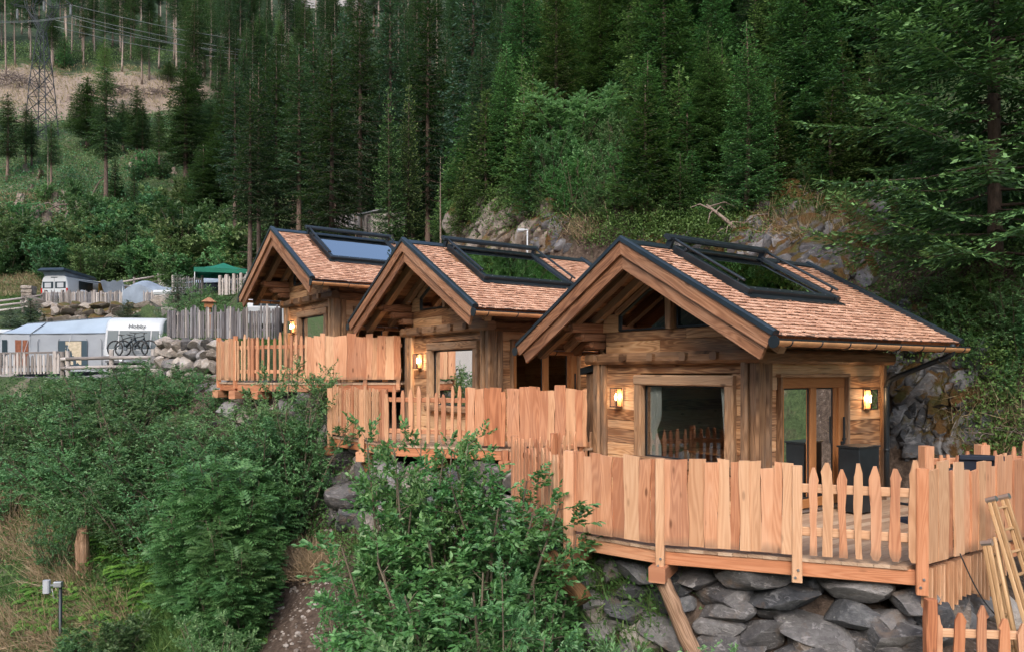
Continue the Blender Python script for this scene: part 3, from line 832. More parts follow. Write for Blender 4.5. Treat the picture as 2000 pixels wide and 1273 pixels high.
    b.beam((fx0 + fw / 2, yy - .004, fz0), (fx0 + fw / 2, yy - .004, fz1 - fw), .13, fw, (1, 0, 0), .02, 8, .004)
    b.beam((fx1 - fw / 2, yy - .004, fz0), (fx1 - fw / 2, yy - .004, fz1 - fw), .13, fw, (1, 0, 0), .02, 8, .004)
    win = b.build('window', M['postwood'], P)
    b = MB(); b.beam((fx0 + .03, yy - .03, fz0 + .03), (fx1 + .02, yy - .03, fz0 + .03), .22, .14, (0, 0, 1), .03, 8, .006); b.build('window_sill', M['beamwood'], win)
    gx0, gx1, gz0, gz1 = fx0 + fw, fx1 - fw, fz0 + .10, fz1 - fw
    b = MB(); b.box((gx0, W0 + .055, gz0), (gx1, W0 + .063, gz1), 0); b.build('window_pane', M['pane'], win)
    b = MB()
    for (x0, x1) in ((gx0 - .01, gx0 + .03), (gx1 - .03, gx1 + .01)): b.box((x0, W0 + .05, gz0 - .02), (x1, W0 + .085, gz1 + .01), .004)
    b.box((gx0 + .03, W0 + .05, gz1 - .03), (gx1 - .03, W0 + .085, gz1 + .01), .004); b.box((gx0 + .03, W0 + .05, gz0 - .03), (gx1 - .03, W0 + .085, gz0 + .02), .004)
    b.build('window_sash', M['blackmetal'], win)
    for (x0, x1, tie) in ((gx0 + .04, gx0 + .30, 1), (gx1 - .22, gx1 - .02, 0)):
        b = MB(); rows = []
        for i in range(15):
            t = i / 14; z = gz1 + .02 - (gz1 - gz0 + .02) * t
            if tie: k = 1 - .42 * math.exp(-((t - .66) / .13) ** 2)
            else: k = 1 - .55 * t
            row = []
            for j in range(22):
                u = j / 21
                xx = (x0 + (x1 - x0) * u * k) if tie else (x1 - (x1 - x0) * (1 - u) * k)
                row.append((xx, W0 + .118 + .024 * math.sin(u * 38 + math.sin(t * 3) * .6) * k, z))
            rows.append(row)
        b.grid(rows); b.build('curtain', M['curtain'], win)
    # --- triangle windows in the gable
    for (poly, fr) in ((([-1.14, 2.885], [-.02, 2.885], [-.02, 3.62], [-.44, 3.545], [-1.14, 3.145]), 0), (([.24, 2.885], [1.28, 2.885], [1.28, 3.07], [.42, 3.555], [.24, 3.60]), 1)):
        c = (sum(p[0] for p in poly) / 5, sum(p[1] for p in poly) / 5)
        b = MB(); n = len(poly)
        for i in range(n):
            p, q = poly[i], poly[(i + 1) % n]
            b.beam((p[0], W0 + .03, p[1]), (q[0], W0 + .03, q[1]), .035, .07, (0, 1, 0), .004)
        gw = b.build('gable_window', M['blackmetal'], P)
        b = MB(); b.prism(poly, (0, W0 + .03, 0), (1, 0, 0), (0, 0, 1), (0, 1, 0), .006); b.build('gable_pane', M['pane'], gw)
    b = MB(); b.beam((.11, W0 + .02, 2.86), (.11, W0 + .02, 3.78), .24, .12, (1, 0, 0), .012, 4, .003); b.build('gable_mullion', M['postwood'], P)
    b = MB()
    for sx in (-1, 1):
        up2 = slope(sx, 0, 0, 1) - slope(sx, 0, 0, 0)
        b.beam(slope(sx, .3, W0 + .01, -.30), slope(sx, 1.55, W0 + .01, -.30), .10, .10, up2, .012, 5, .003)
    b.build('gable_trim', M['postwood'], P)
    # --- sliding door
    b = MB(); x = WX - .015
    for (y, z0, z1, w) in ((1.565, 0, 2.075, .05), (3.355, 0, 2.075, .05)): b.beam((x + .03, y, z0), (x + .03, y, z1), .05, .11, (1, 0, 0), .008, 4, .002)
    b.beam((x + .03, 1.54, 2.095), (x + .03, 3.38, 2.095), .11, .05, (0, 0, 1), .008, 4, .002)
    b.build('door_casing', M['postwood'], P)
    b = MB(); dx = WX - .05
    b.beam((dx, 1.60, 1.985), (dx, 3.32, 1.985), .10, .17, (0, 0, 1), .008)
    for y, w in ((1.655, .11), (3.245, .15), (2.47, .15)): b.beam((dx, y, .02), (dx, y, 1.90), w, .10, (1, 0, 0), .008)
    b.beam((dx, 1.71, .09), (dx, 2.395, .09), .10, .14, (0, 0, 1), .008); b.beam((dx - .02, 2.545, .09), (dx - .02, 3.17, .09), .10, .14, (0, 0, 1), .008)
    b.beam((dx - .025, 3.13, .16), (dx - .025, 3.13, 1.90), .09, .06, (1, 0, 0), .006)
    door = b.build('door', M['doorwood'], P)
    b = MB(); b.box((dx - .004, 1.71, .16), (dx + .004, 2.395, 1.90), 0); b.build('door_pane', M['pane'], door)
    b = MB(); b.box((dx - .030, 2.545, .16), (dx - .022, 3.085, 1.90), 0); b.build('door_pane', M['pane'], door)
    b = MB()
    for (y0, y1, xx) in ((1.71, 2.395, dx), (2.545, 3.085, dx - .026)):
        for yv in (y0 + .012, y1 - .012): b.box((xx - .012, yv - .012, .16), (xx + .012, yv + .012, 1.90), .003)
        b.box((xx - .012, y0 + .024, 1.876), (xx + .012, y1 - .024, 1.90), .003); b.box((xx - .012, y0 + .024, .16), (xx + .012, y1 - .024, .184), .003)
    b.build('glazing_seal', M['blackmetal'], door)
    b = MB(); b.box((dx + .05, 3.20, .92), (dx + .085, 3.245, 1.02)); b.beam((dx + .10, 3.225, .98), (dx + .10, 3.225, 1.42), .025, .03, (1, 0, 0)); b.beam((dx + .05, 3.225, 1.0), (dx + .10, 3.225, 1.0), .02, .02); b.beam((dx + .075, 3.222, 1.06), (dx + .075, 3.32, 1.06), .018, .022); b.build('door_handle', M['blackmetal'], door)
    b = MB(); b.beam((dx + .03, 1.55, -.012), (dx + .03, 3.36, -.012), .16, .03, (0, 0, 1), .006); b.build('door_sill', M['steel'], door)
    # --- soffit spotlights and downspout
    b = MB(); b.tube([(-1.52, .93, 3.08), (-1.52, .93, 3.20)], .045, 12); b.build('spotlight', M['galv'], P)
    b = MB(); g = Vector((2.86, 4.66, 2.60))
    pts = [(2.87, 4.60, 2.60), (2.87, 4.60, 2.50), (2.85, 4.60, 2.44), (2.78, 4.58, 2.39), (2.05, 4.36, 2.06), (1.955, 4.335, 2.00), (1.92, 4.33, 1.90), (1.92, 4.33, .80), (1.92, 4.33, .10)]
    b.tube(pts, .045, 12); b.build('downspout', M['blackmetal'], P)
    for p, q in (((2.87, 4.60, 2.54), (2.87, 4.60, 2.50)), ((2.70, 4.556, 2.353), (2.66, 4.544, 2.335)), ((1.92, 4.33, 1.90), (1.92, 4.33, 1.86)), ((1.92, 4.33, .85), (1.92, 4.33, .81))):
        b = MB(); b.tube([p, q], .051, 12); b.build('downspout_collar', M['blackmetal'], P)
    return root

CAB = [((1.727, 12.16, -2.15), R(-55)), ((-2.315, 16.30, -1.45), R(-55)), ((-6.42, 20.5, -.42), R(-54))]
CABLAB = ['timber cabin nearest the camera with a dark skylight, beside the rock face', 'middle timber cabin between two alike cabins on the hillside', 'farthest timber cabin whose skylight mirrors the pale sky, beside the grey picket fence']
cab0 = empty('timber_cabin', CAB[0][0], CAB[0][1])
cabin(cab0)
cabins = [cab0]
for i in (1, 2):
    c = copy_tree(cab0); c.location = CAB[i][0]; c.rotation_euler = (0, 0, CAB[i][1]); cabins.append(c)
for c, l in zip(cabins, CABLAB): tag(c, l, 'cabin', 'timber cabins in a stepped row')
for c, k in zip(cabins, (1.0, .95, 1.0)): pass
bpy.context.view_layer.update()
def inloc(i, p):
    (o, r) = CAB[i]
    return Vector(o) + Matrix.Rotation(r, 3, 'Z') @ Vector(p)
def uvz(i):
    r = CAB[i][1]
    return Vector((math.cos(r), math.sin(r), 0)), Vector((-math.sin(r), math.cos(r), 0))

# wall lanterns: a thing each, fixed to the cabin walls
def lantern_parts(root):
    b = MB(); b.box((-.095, -.014, -.165), (.095, -.002, .165), .003); b.build('back_plate', M['copper'], root)
    b = MB()
    for sx in (-1, 1):
        for y in (-.145, -.03): b.beam((sx * .09, y, -.16), (sx * .09, y, .16), .010, .010, (0, 1, 0), .001)
    for z in (-.16, .16):
        for y in (-.145, -.03): b.beam((-.095, y, z), (.095, y, z), .010, .010, (0, 0, 1), .001)
        for sx in (-1, 1): b.beam((sx * .09, -.14, z), (sx * .09, -.035, z), .010, .010, (0, 0, 1), .001)
    b.beam((0, -.085, .162), (0, -.0851, .170), .19, .13, (0, 1, 0), .002)
    b.beam((0, -.085, -.170), (0, -.0851, -.162), .19, .13, (0, 1, 0), .002)
    b.build('lantern_frame', M['blackmetal'], root)
    b = MB(); b.box((-.086, -.143, -.155), (.086, -.141, .155), 0); b.build('lantern_glass', M['lampglass'], root)
    b = MB(); b.tube([(0, -.085, -.16), (0, -.085, -.05)], .016, 8); b.build('lamp_holder', M['blackmetal'], root)
    b = MB(); b.tube([(0, -.085, -.05), (0, -.085, -.03), (0, -.085, .01), (0, -.085, .045), (0, -.085, .075)], [.010, .022, .026, .018, .004], 10); b.build('bulb', M['bulb'], root)
LANT = [(0, (-1.13, W0, 1.70), 0, 'lit glass wall lantern left of the nearest cabin\'s picture window'), (0, (1.77, 3.97, 1.69), 1, 'lit glass wall lantern beside the black downspout of the nearest cabin'),
        (1, (-1.13, W0, 1.70), 0, 'lit glass wall lantern left of the middle cabin\'s picture window'), (1, (1.77, 3.97, 1.69), 1, 'lit glass wall lantern right of the middle cabin\'s glass door'),
        (2, (-1.13, W0, 1.70), 0, 'lit glass wall lantern left of the farthest cabin\'s picture window')]
first = None
for (i, p, side, lab) in LANT:
    w = inloc(i, p); rz = CAB[i][1] + (PI / 2 if side else 0)
    if first is None: first = o = empty('wall_lantern', w, rz); lantern_parts(o)
    else: o = copy_tree(first); o.location = w; o.rotation_euler = (0, 0, rz)
    tag(o, lab, 'wall lamp', 'lit wall lanterns on the cabins')
    ld = bpy.data.lights.new('lantern_light', 'POINT'); ld.energy = 20; ld.color = (1, .62, .32); ld.shadow_soft_size = .03
    lo = bpy.data.objects.new('lantern_light', ld); COL.objects.link(lo); lo.parent = o; lo.location = (0, -.085, .02)

# dark side cupboard with a sloping black cap at the left corner of the nearest cabin
o = empty('side_cupboard', inloc(0, (-1.98, 1.16, 0)), CAB[0][1])
b = MB()
for k in range(3): b.beam((-.10 + k * .105, -.02, -.1), (-.10 + k * .105, -.02, 2.12), .10, .10, (0, 1, 0), .012, 5, .004)
for k in range(3): b.beam((-.13, .08 + k * .1, -.1), (-.13, .08 + k * .1, 2.12), .10, .098, (1, 0, 0), .012, 5, .004)
b.build('cupboard_side', M['beamwood'], o)
b = MB(); b.ring_solid([[(-.24, -.14, 2.10), (.14, -.14, 2.17), (.14, -.14, 2.29), (-.24, -.14, 2.22)], [(-.24, .40, 2.10), (.14, .40, 2.17), (.14, .40, 2.29), (-.24, .40, 2.22)]], [0, .5], [0, .4, .5, .9, 1]); b.build('cupboard_cap', M['blackmetal'], o)
tag(o, 'narrow dark timber cupboard with sloping black cap at the nearest cabin\'s left corner', 'cupboard')

# furniture seen through the glass
def chair_back(i, p, rz, lab):
    o = empty('dining_chair', inloc(i, p), CAB[i][1] + rz)
    b = MB(); b.tube([(0, 0, .42), (0, 0, .46)], [.22, .21], 14); b.build('seat', M['upholstery'], o)
    b = MB(); rows = []
    for i_ in range(7):
        z = .50 + .32 * i_ / 6; r_ = .22
        rows.append([(r_ * math.sin(a), r_ * math.cos(a) - .02, z - .10 * abs(a) ** 2 * (i_ / 6)) for a in [(-1.1 + 2.2 * j / 10) for j in range(11)]])
    b.grid(rows); b.build('backrest', M['upholstery'], o)
    for sx in (-1, 1):
        for sy in (-1, 1):
            b = MB(); b.tube([(sx * .14, sy * .14, .42), (sx * .19, sy * .19, 0)], .014, 8); b.build('leg', M['blackmetal'], o)
    return tag(o, lab, 'chair')
chair_back(0, (.05, 1.62, 0), PI, 'brown round-backed chair behind the nearest cabin\'s picture window')
def table(i, p, lab, ln=.9):
    o = empty('dining_table', inloc(i, p), CAB[i][1])
    b = MB(); b.box((-ln / 2, -.35, .72), (ln / 2, .35, .76)); b.build('tabletop', M['doorwood'], o)
    for sx in (-1, 1):
        for sy in (-1, 1):
            b = MB(); b.beam((sx * (ln / 2 - .06), sy * .29, .001), (sx * (ln / 2 - .06), sy * .29, .72), .06, .06, (0, 1, 0)); b.build('leg', M['doorwood'], o)
    return tag(o, lab, 'table')
table(0, (-.1, 2.35, 0), 'wooden dining table inside the nearest cabin, behind the round-backed chair')
table(1, (.35, 2.0, 0), 'wooden table inside the middle cabin, behind its picture window')
o = empty('corner_bench', inloc(0, (1.0, 2.25, 0)), CAB[0][1])
b = MB(); b.box((-.28, -.5, .40), (.28, .5, .46)); b.build('seat', M['doorwood'], o)
b = MB(); b.box((-.28, .44, .461), (.28, .5, .95)); b.build('backrest', M['doorwood'], o)
b = MB(); b.box((-.26, -.48, .001), (.26, .43, .398)); b.build('bench_base', M['inside'], o)
tag(o, 'wooden bench behind the right part of the nearest cabin\'s picture window', 'bench')
def pillow(name, loc, rz, w, h, d, mat, lab, stripes=False):
    b = MB(); N = 12
    for sgn in (-1, 1):
        rows = []
        for i in range(N + 1):
            row = []
            for j in range(N + 1):
                x = -1 + 2 * i / N; y = -1 + 2 * j / N
                k = (1 - x * x) * (1 - y * y)
                row.append((x * w / 2 * (1 - .10 * (1 - y * y)), sgn * d / 2 * k ** .45, y * h / 2 * (1 - .10 * (1 - x * x))))
            rows.append(row if sgn > 0 else row[::-1])
        b.grid(rows)
    o = b.build(name, mat)
    o.location = loc; o.rotation_euler = (R(-14), R(8), rz)
    return tag(o, lab, 'cushion')
pillow('cushion', inloc(0, (.98, 2.42, .71)), CAB[0][1], .46, .44, .16, M['cushion'], 'beige cushion on the bench behind the nearest cabin\'s picture window')
# ------------------------------------------------------------------ decks, fences, props
def V3(x, y, z): return Vector((x, y, z))
def deck(poly, z, back, lab, beamsat, rz):
    """poly: front outline (left to right) of the platform; back: points closing it along the cabin"""
    o = empty('wooden_deck', (poly[0][0], poly[0][1], z)); O = Vector((poly[0][0], poly[0][1], z))
    tag(o, lab, 'deck', 'cantilevered larch decks')
    pts = [Vector((p[0], p[1], 0)) for p in poly + back]
    # boards clipped to the outline, running from the cabin to the edge
    dirb = Vector((math.sin(-rz) * -1, math.cos(-rz), 0)); dirb = Vector((math.sin(rz), math.cos(rz), 0)); dirs = Vector((dirb.y, -dirb.x, 0))
    ss = [p.dot(dirs) for p in pts]
    b = MB(); s = min(ss); W = .142
    def cross(c):
        xs = []
        for i in range(len(pts)):
            p, q = pts[i], pts[(i + 1) % len(pts)]
            a, d = p.dot(dirs) - c, q.dot(dirs) - c
            if a * d < 0: xs.append((p.lerp(q, a / (a - d))).dot(dirb))
        return sorted(xs)
    O2 = V3(O.x, O.y, 0)
    while s < max(ss):
        c0, c1 = s + .003, s + W - .003
        x0, x1 = cross(c0), cross(c1)
        if len(x0) >= 2 and len(x1) >= 2:
            e = rnd.uniform(.0, .012)
            poly4 = [(c0, x0[0] - e), (c1, x1[0] - e), (c1, x1[-1]), (c0, x0[-1])]
            b.prism(poly4, -O2 + V3(0, 0, -.04 - rnd.uniform(0, .003)), dirs, dirb, V3(0, 0, 1), .04)
        s += W
    b.build('decking', M['larch_deck'], o)
    # rim beams under the boards, set back from the edge
    for i in range(len(poly) - 1):
        p, q = V3(poly[i][0], poly[i][1], 0), V3(poly[i + 1][0], poly[i + 1][1], 0)
        d = (q - p).normalized(); nrm = V3(-d.y, d.x, 0)
        if nrm.y < 0: nrm = -nrm
        L = (q - p).length
        b = MB(); b.beam(p - O.xy.to_3d() + nrm * .06 + d * .05 + V3(0, 0, -.13), q - O.xy.to_3d() + nrm * .06 - d * .05 + V3(0, 0, -.13), .09, .175, (0, 0, 1), .008)
        b.build('rim_beam', M['larch_red'] if i % 2 == 0 or L > 2.5 else M['larch'], o)
    for (x, y, dx, dy, ln, zz) in beamsat:                                   # cantilever beams
        p = V3(x, y, 0); d = V3(dx, dy, 0).normalized()
        b = MB(); b.beam(p - d * .12 - O.xy.to_3d() + V3(0, 0, zz), p + d * ln - O.xy.to_3d() + V3(0, 0, zz), .21, .20, (0, 0, 1), .012)
        b.build('cantilever_beam', M['larch'], o)
    return o

def picket_shape(w, h, wav, kind, seed):
    """outline in (x,z): kind 0 sawn live-edge plank, 1 pointed picket, 2 flat-topped narrow slat"""
    r = random.Random(seed); n = 7; L = []; Rr = []
    pa, pb = r.uniform(0, 6), r.uniform(0, 6)
    for i in range(n + 1):
        t = i / n
        L.append((-w / 2 + wav * math.sin(pa + t * r.uniform(3.5, 6.5)) * r.uniform(.5, 1), h * t))
        Rr.append((w / 2 + wav * math.sin(pb + t * r.uniform(3.5, 6.5)) * r.uniform(.5, 1), h * t))
    if kind == 1:
        tip = r.uniform(.012, .022); hh = h * r.uniform(.07, .10) + .02
        L[-1] = (L[-1][0] * 1.0, h - hh); Rr[-1] = (Rr[-1][0], h - hh)
        L.append((-tip, h)); Rr.append((tip, h))
        if r.random() < .7:
            L[0] = (-w * .25, 0); Rr[0] = (w * .25, 0); L.insert(1, (-w / 2, .06)); Rr.insert(1, (w / 2, .06))
    elif kind == 0:
        dz = r.uniform(-.012, .012); L[-1] = (L[-1][0], h + dz); Rr[-1] = (Rr[-1][0], h - dz)
    return L + Rr[::-1]

def fence_run(root, p, q, z, spec, mats, rails=(.22, .82), railmat=None, inset=.03, zq=None, topf=None, railw=.09, posts=(), postmat=None, posth=None, postw=.10, postdrop=0, minus=0.0, rail_part='rail'):
    """one straight run of fence between two plan points; spec: dict kind,wmin,wmax,gap,hmin,hmax,wav"""
    O = root.location
    P = V3(p[0], p[1], z); Q = V3(q[0], q[1], z if zq is None else zq); d = Q - P; Lh = math.hypot(d.x, d.y)
    dh = V3(d.x, d.y, 0).normalized(); slope_ = d.z / Lh
    nrm = V3(dh.y, -dh.x, 0)
    if nrm.y > 0 and abs(nrm.y) > .2: nrm = -nrm                 # towards the valley
    if spec.get('flip'): nrm = -nrm
    s = spec.get('start', .01)
    while s < Lh - .02:
        w = rnd.uniform(spec['wmin'], spec['wmax'])
        if s + w > Lh: w = Lh - s
        if w < .035: break
        h = rnd.uniform(spec['hmin'], spec['hmax'])
        if spec['kind'] == 1 and rnd.random() < spec.get('tall', 0): h += .08
        c = P + dh * (s + w / 2) + V3(0, 0, slope_ * (s + w / 2))
        if topf: h += topf((s + w / 2) / Lh)
        th = rnd.uniform(.022, .03)
        poly = picket_shape(w - .004, h, spec['wav'], spec['kind'], rnd.random())
        tilt = rnd.uniform(-spec.get('tilt', 0), spec.get('tilt', 0))
        b = MB()
        ex = (dh * math.cos(tilt) + V3(0, 0, math.sin(tilt))); ey = V3(0, 0, 1) * math.cos(tilt) - dh * math.sin(tilt)
        off = rnd.uniform(0, spec.get('depth', .012))
        b.prism(poly, c - O + nrm * (off + .018), ex, ey, nrm, th)
        m = mats[min(len(mats) - 1, int(rnd.random() ** 1.3 * len(mats)))]
        b.build('plank' if spec['kind'] == 0 else 'picket', m, root)
        s += w + rnd.uniform(*spec['gap'])
    for zr in rails:
        b = MB(); b.beam(P - O - dh * minus - nrm * .012 + V3(0, 0, zr), Q - O - nrm * .012 + V3(0, 0, zr), .045, railw, (0, 0, 1), .008)
        b.build(rail_part, railmat or mats[0], root)
    for t in posts:
        c = P.lerp(Q, t) - O; b = MB()
        hh = posth or (spec['hmax'] + .03)
        b.beam(c - nrm * .0 + V3(0, 0, -postdrop), c + V3(0, 0, hh), postw, postw, dh, .012, 3, .003)
        b.build('post', postmat or mats[0], root)

PLANK = dict(kind=0, wmin=.11, wmax=.24, gap=(-.016, -.004), hmin=1.0, hmax=1.10, wav=.014, depth=.036, tilt=.006)
PICK = dict(kind=1, wmin=.055, wmax=.095, gap=(.045, .075), hmin=.96, hmax=1.10, wav=.006, tall=.2, tilt=.012)
LM = [M['larch'], M['larch'], M['larch_pale'], M['larch']]
# deck of the nearest cabin
Z1 = -2.20
P0, P1, PM, P2, PL = (.81, 10.51), (1.87, 9.65), (3.38, 9.106), (4.62, 8.66), (.04, 12.7)
vv = Vector((math.sin(R(55)), math.cos(R(55)), 0)); uu = Vector((math.cos(R(55)), -math.sin(R(55)), 0))
PR = (P2[0] + vv.x * 4.2, P2[1] + vv.y * 4.2)
deck([PL, P0, P1, P2, PR], Z1, [(7.2, 13.6), (3.4, 13.8)], 'larch deck round the nearest cabin, carried on beam ends over the boulder wall',
     [(P0[0], P0[1], .55, .83, 2.2, -.32), (P1[0] - .02, P1[1], .42, .9, 2.4, -.32)], R(55))
f = empty('deck_fence', (P1[0], P1[1], Z1)); tag(f, 'larch fence of wavy planks and pointed pickets round the nearest cabin\'s deck', 'fence', 'larch deck fences')
fence_run(f, PL, P0, Z1 + .05, dict(PICK, gap=(.05, .085)), LM, posts=(0,), posth=1.1)
fence_run(f, P0, P1, Z1 + .05, PLANK, LM)
fence_run(f, P1, PM, Z1 + .05, PLANK, LM)
fence_run(f, PM, P2, Z1 + .05, dict(PICK, wmin=.085, wmax=.135, gap=(.05, .10), wav=.014, hmin=.97, hmax=1.12, start=.13, tilt=.02), LM, rails=(.27, .78), railmat=M['larch_pale'], railw=.105)
fence_run(f, P2, PR, Z1 + .05, dict(PLANK, wmin=.15, wmax=.26, hmin=.96, hmax=1.13), LM, topf=lambda t: .02 - .05 * t)
for (p, w, hgt, dr, m) in ((P0, .15, 1.13, .26, 'larch'), (P1, .11, 1.12, .28, 'larch_pale'), (PM, .115, 1.10, .27, 'larch_pale'), (P2, .125, 1.12, .30, 'larch_red')):
    b = MB(); ax = (Vector((P2[0] - P1[0], P2[1] - P1[1], 0))).normalized()
    nn = V3(ax.y, -ax.x, 0)
    if p is P0: nn = V3(-.3, -.6, 0).normalized()
    c = V3(p[0], p[1], Z1) - f.location + nn * (.055 if p is not P2 else .02)
    b.beam(c + V3(0, 0, -dr), c + V3(0, 0, hgt), w, w * .8, nn, .01, 3, .002); pst = b.build('post', M[m], f)
    if p is not P0:
        b = MB()
        for dz, dx in ((-.12, .012), (-.21, -.02)): b.tube([c + nn * (w * .4) + ax * dx + V3(0, 0, dz), c + nn * (w * .4 + .012) + ax * dx + V3(0, 0, dz)], .016, 6, sm=False)
        b.build('bolt', M['steel'], pst)
fb = empty('picket_fence', (PL[0], PL[1], Z1)); tag(fb, 'short larch picket fence running back to the nearest cabin\'s dark cupboard', 'fence', 'larch deck fences')
WL = inloc(0, (-1.95, 1.25, 0))
fence_run(fb, PL, (WL.x - .05, WL.y), Z1 + .05, dict(PICK, hmin=.95, hmax=1.08, gap=(.06, .11)), LM, posts=(.45,), posth=1.08, rails=(.25, .80))
# vertical cladding below the right side of the deck
o = empty('cladding_skirt', (P2[0], P2[1], Z1)); tag(o, 'pale vertical board skirt with jagged lower edge, below the nearest deck\'s right side', 'cladding')
b = MB(); s = .03
while s < 2.1:
    w = rnd.uniform(.085, .12); c = vv * (s + w / 2)
    hb = .55 + .10 * math.sin(s * 5) + rnd.uniform(-.03, .03) + (.10 if .3 < s < .5 else 0) - .10 * max(0, s - 1.0)
    b.beam(c + V3(0, 0, -.03 + .07 * s * .3), c + V3(0, 0, -hb), w - .004, .022, vv, .005); s += w
b.build('boards', M['larch_pale'], o)
# back fence at the right, behind the near fence
BR = (5.78, 10.72)
o = empty('picket_fence', (BR[0], BR[1], Z1)); tag(o, 'picket fence with square corner posts between the near plank fence and the dark rock', 'fence', 'larch deck fences')
fence_run(o, BR, (7.9, 11.15), Z1 + .05, dict(PICK, gap=(.05, .10), hmin=.98, hmax=1.15), LM, posts=(0, .42), posth=1.12, postw=.15, rails=(.3, .9))
# deck of the middle cabin
Z2 = -1.40
Q0, Q1, Q2, Q3, Q4 = (-3.95, 16.83), (-3.02, 15.62), (-2.46, 14.85), (-.10, 14.0), (1.36, 14.0)
deck([Q0, Q1, Q2, Q3, Q4], Z2, [(3.0, 16.5), (-2.2, 17.8)], 'larch deck of the middle cabin above two dark boulders and the tall green bush',
     [(Q0[0], Q0[1], .5, .86, 1.8, -.31), (Q1[0], Q1[1], .45, .89, 2.0, -.31), (-1.5, 14.5, .42, .9, 2.0, -.31), (Q3[0], Q3[1], .42, .9, 2.0, -.31)], R(55))
f = empty('deck_fence', (Q1[0], Q1[1], Z2)); tag(f, 'larch fence half slats half planks round the middle cabin\'s deck', 'fence', 'larch deck fences')
SL2 = dict(kind=1, wmin=.055, wmax=.08, gap=(.03, .06), hmin=.97, hmax=1.08, wav=.005, tall=.1, tilt=.008)
fence_run(f, Q0, Q1, Z2 + .05, SL2, [M['larch_pale'], M['larch']]); fence_run(f, Q1, Q2, Z2 + .05, SL2, [M['larch_pale'], M['larch']])
qm = (Q2[0] + (Q3[0] - Q2[0]) * .70, Q2[1] + (Q3[1] - Q2[1]) * .70)
fence_run(f, Q2, qm, Z2 + .05, dict(PICK, gap=(.06, .12), tall=.35, hmin=.92), LM, posts=(0,), posth=1.02, postdrop=.2)
fence_run(f, qm, Q3, Z2 + .05, dict(PLANK, hmin=.98, hmax=1.08), [M['larch'], M['larch_red'], M['larch']], posts=(0,), posth=1.06, postmat=M['larch_red'])
fence_run(f, Q3, Q4, Z2 + .05, dict(PLANK, hmin=1.0, hmax=1.13), LM)
for p, m in ((Q0, 'larch_pale'), (Q1, 'larch_pale'), (Q3, 'larch')):
    b = MB(); c = V3(p[0], p[1], Z2) - f.location + V3(-.03, -.06, 0); b.beam(c + V3(0, 0, -.24), c + V3(0, 0, 1.05 if p is not Q3 else -.02), .11, .11, (1, .3, 0), .01); b.build('post', M[m], f)
# deck of the farthest cabin
Z3 = -.26
R0, R1, R2, R3 = (-7.75, 20.3), (-6.95, 19.3), (-4.83, 18.3), (-2.66, 18.55)
deck([R0, R1, R2, R3], Z3, [(-1.6, 20.2), (-5.6, 21.8)], 'larch deck of the farthest cabin between the stone wall and the slender bush',
     [(R0[0], R0[1], .5, .86, 1.8, -.31), (R1[0], R1[1], .45, .89, 2.0, -.31), (-6.3, 19.05, .45, .89, 2.0, -.31)], R(54))
f = empty('deck_fence', (R1[0], R1[1], Z3)); tag(f, 'larch fence of slats and wide planks round the farthest cabin\'s deck', 'fence', 'larch deck fences')
fence_run(f, R0, R1, Z3 + .05, SL2, [M['larch_pale'], M['larch']], posts=(0, 1), postmat=M['larch_red'], postdrop=.2)
rm = (R1[0] + (R2[0] - R1[0]) * .25, R1[1] + (R2[1] - R1[1]) * .25)
fence_run(f, R1, rm, Z3 + .05, SL2, [M['larch_pale'], M['larch']])
fence_run(f, rm, R2, Z3 + .05, dict(PICK, gap=(.06, .12), hmin=.94, tall=.3), LM, posts=(0,), posth=1.05)
fence_run(f, R2, R3, Z3 + .08, dict(PLANK, hmin=.99, hmax=1.10), LM, posts=(0, .60, .96), posth=1.02, postdrop=.25)

# slanting log props under the beam ends
def prop(p, q, r, mat, lab, seg=9):
    p = Vector(p); q = Vector(q); b = MB()
    pts = [p.lerp(q, i / seg) + V3(rnd.uniform(-.012, .012), rnd.uniform(-.012, .012), 0) for i in range(seg + 1)]
    b.tube([v - p for v in pts], [r * (1 + .12 * i / seg) * rnd.uniform(.93, 1.07) for i in range(seg + 1)], 14, jit=.06)
    o = b.build('log_prop', mat); o.location = p
    return tag(o, lab, 'log prop', 'slanting logs propping the decks')
prop((1.90, 9.70, -2.63), (2.34, 9.30, -3.75), .095, M['propwood'], 'pale debarked log slanting down below the nearest deck\'s front corner')
prop((.485, 10.2, -2.42), (.93, 9.95, -2.97), .11, M['brownlog'], 'short thick brown log slanting out of the leaves onto the boulders')
prop((-3.0, 15.75, -1.82), (-2.62, 15.75, -2.62), .115, M['brownlog'], 'brown log propping the middle deck\'s left corner above a pale boulder')

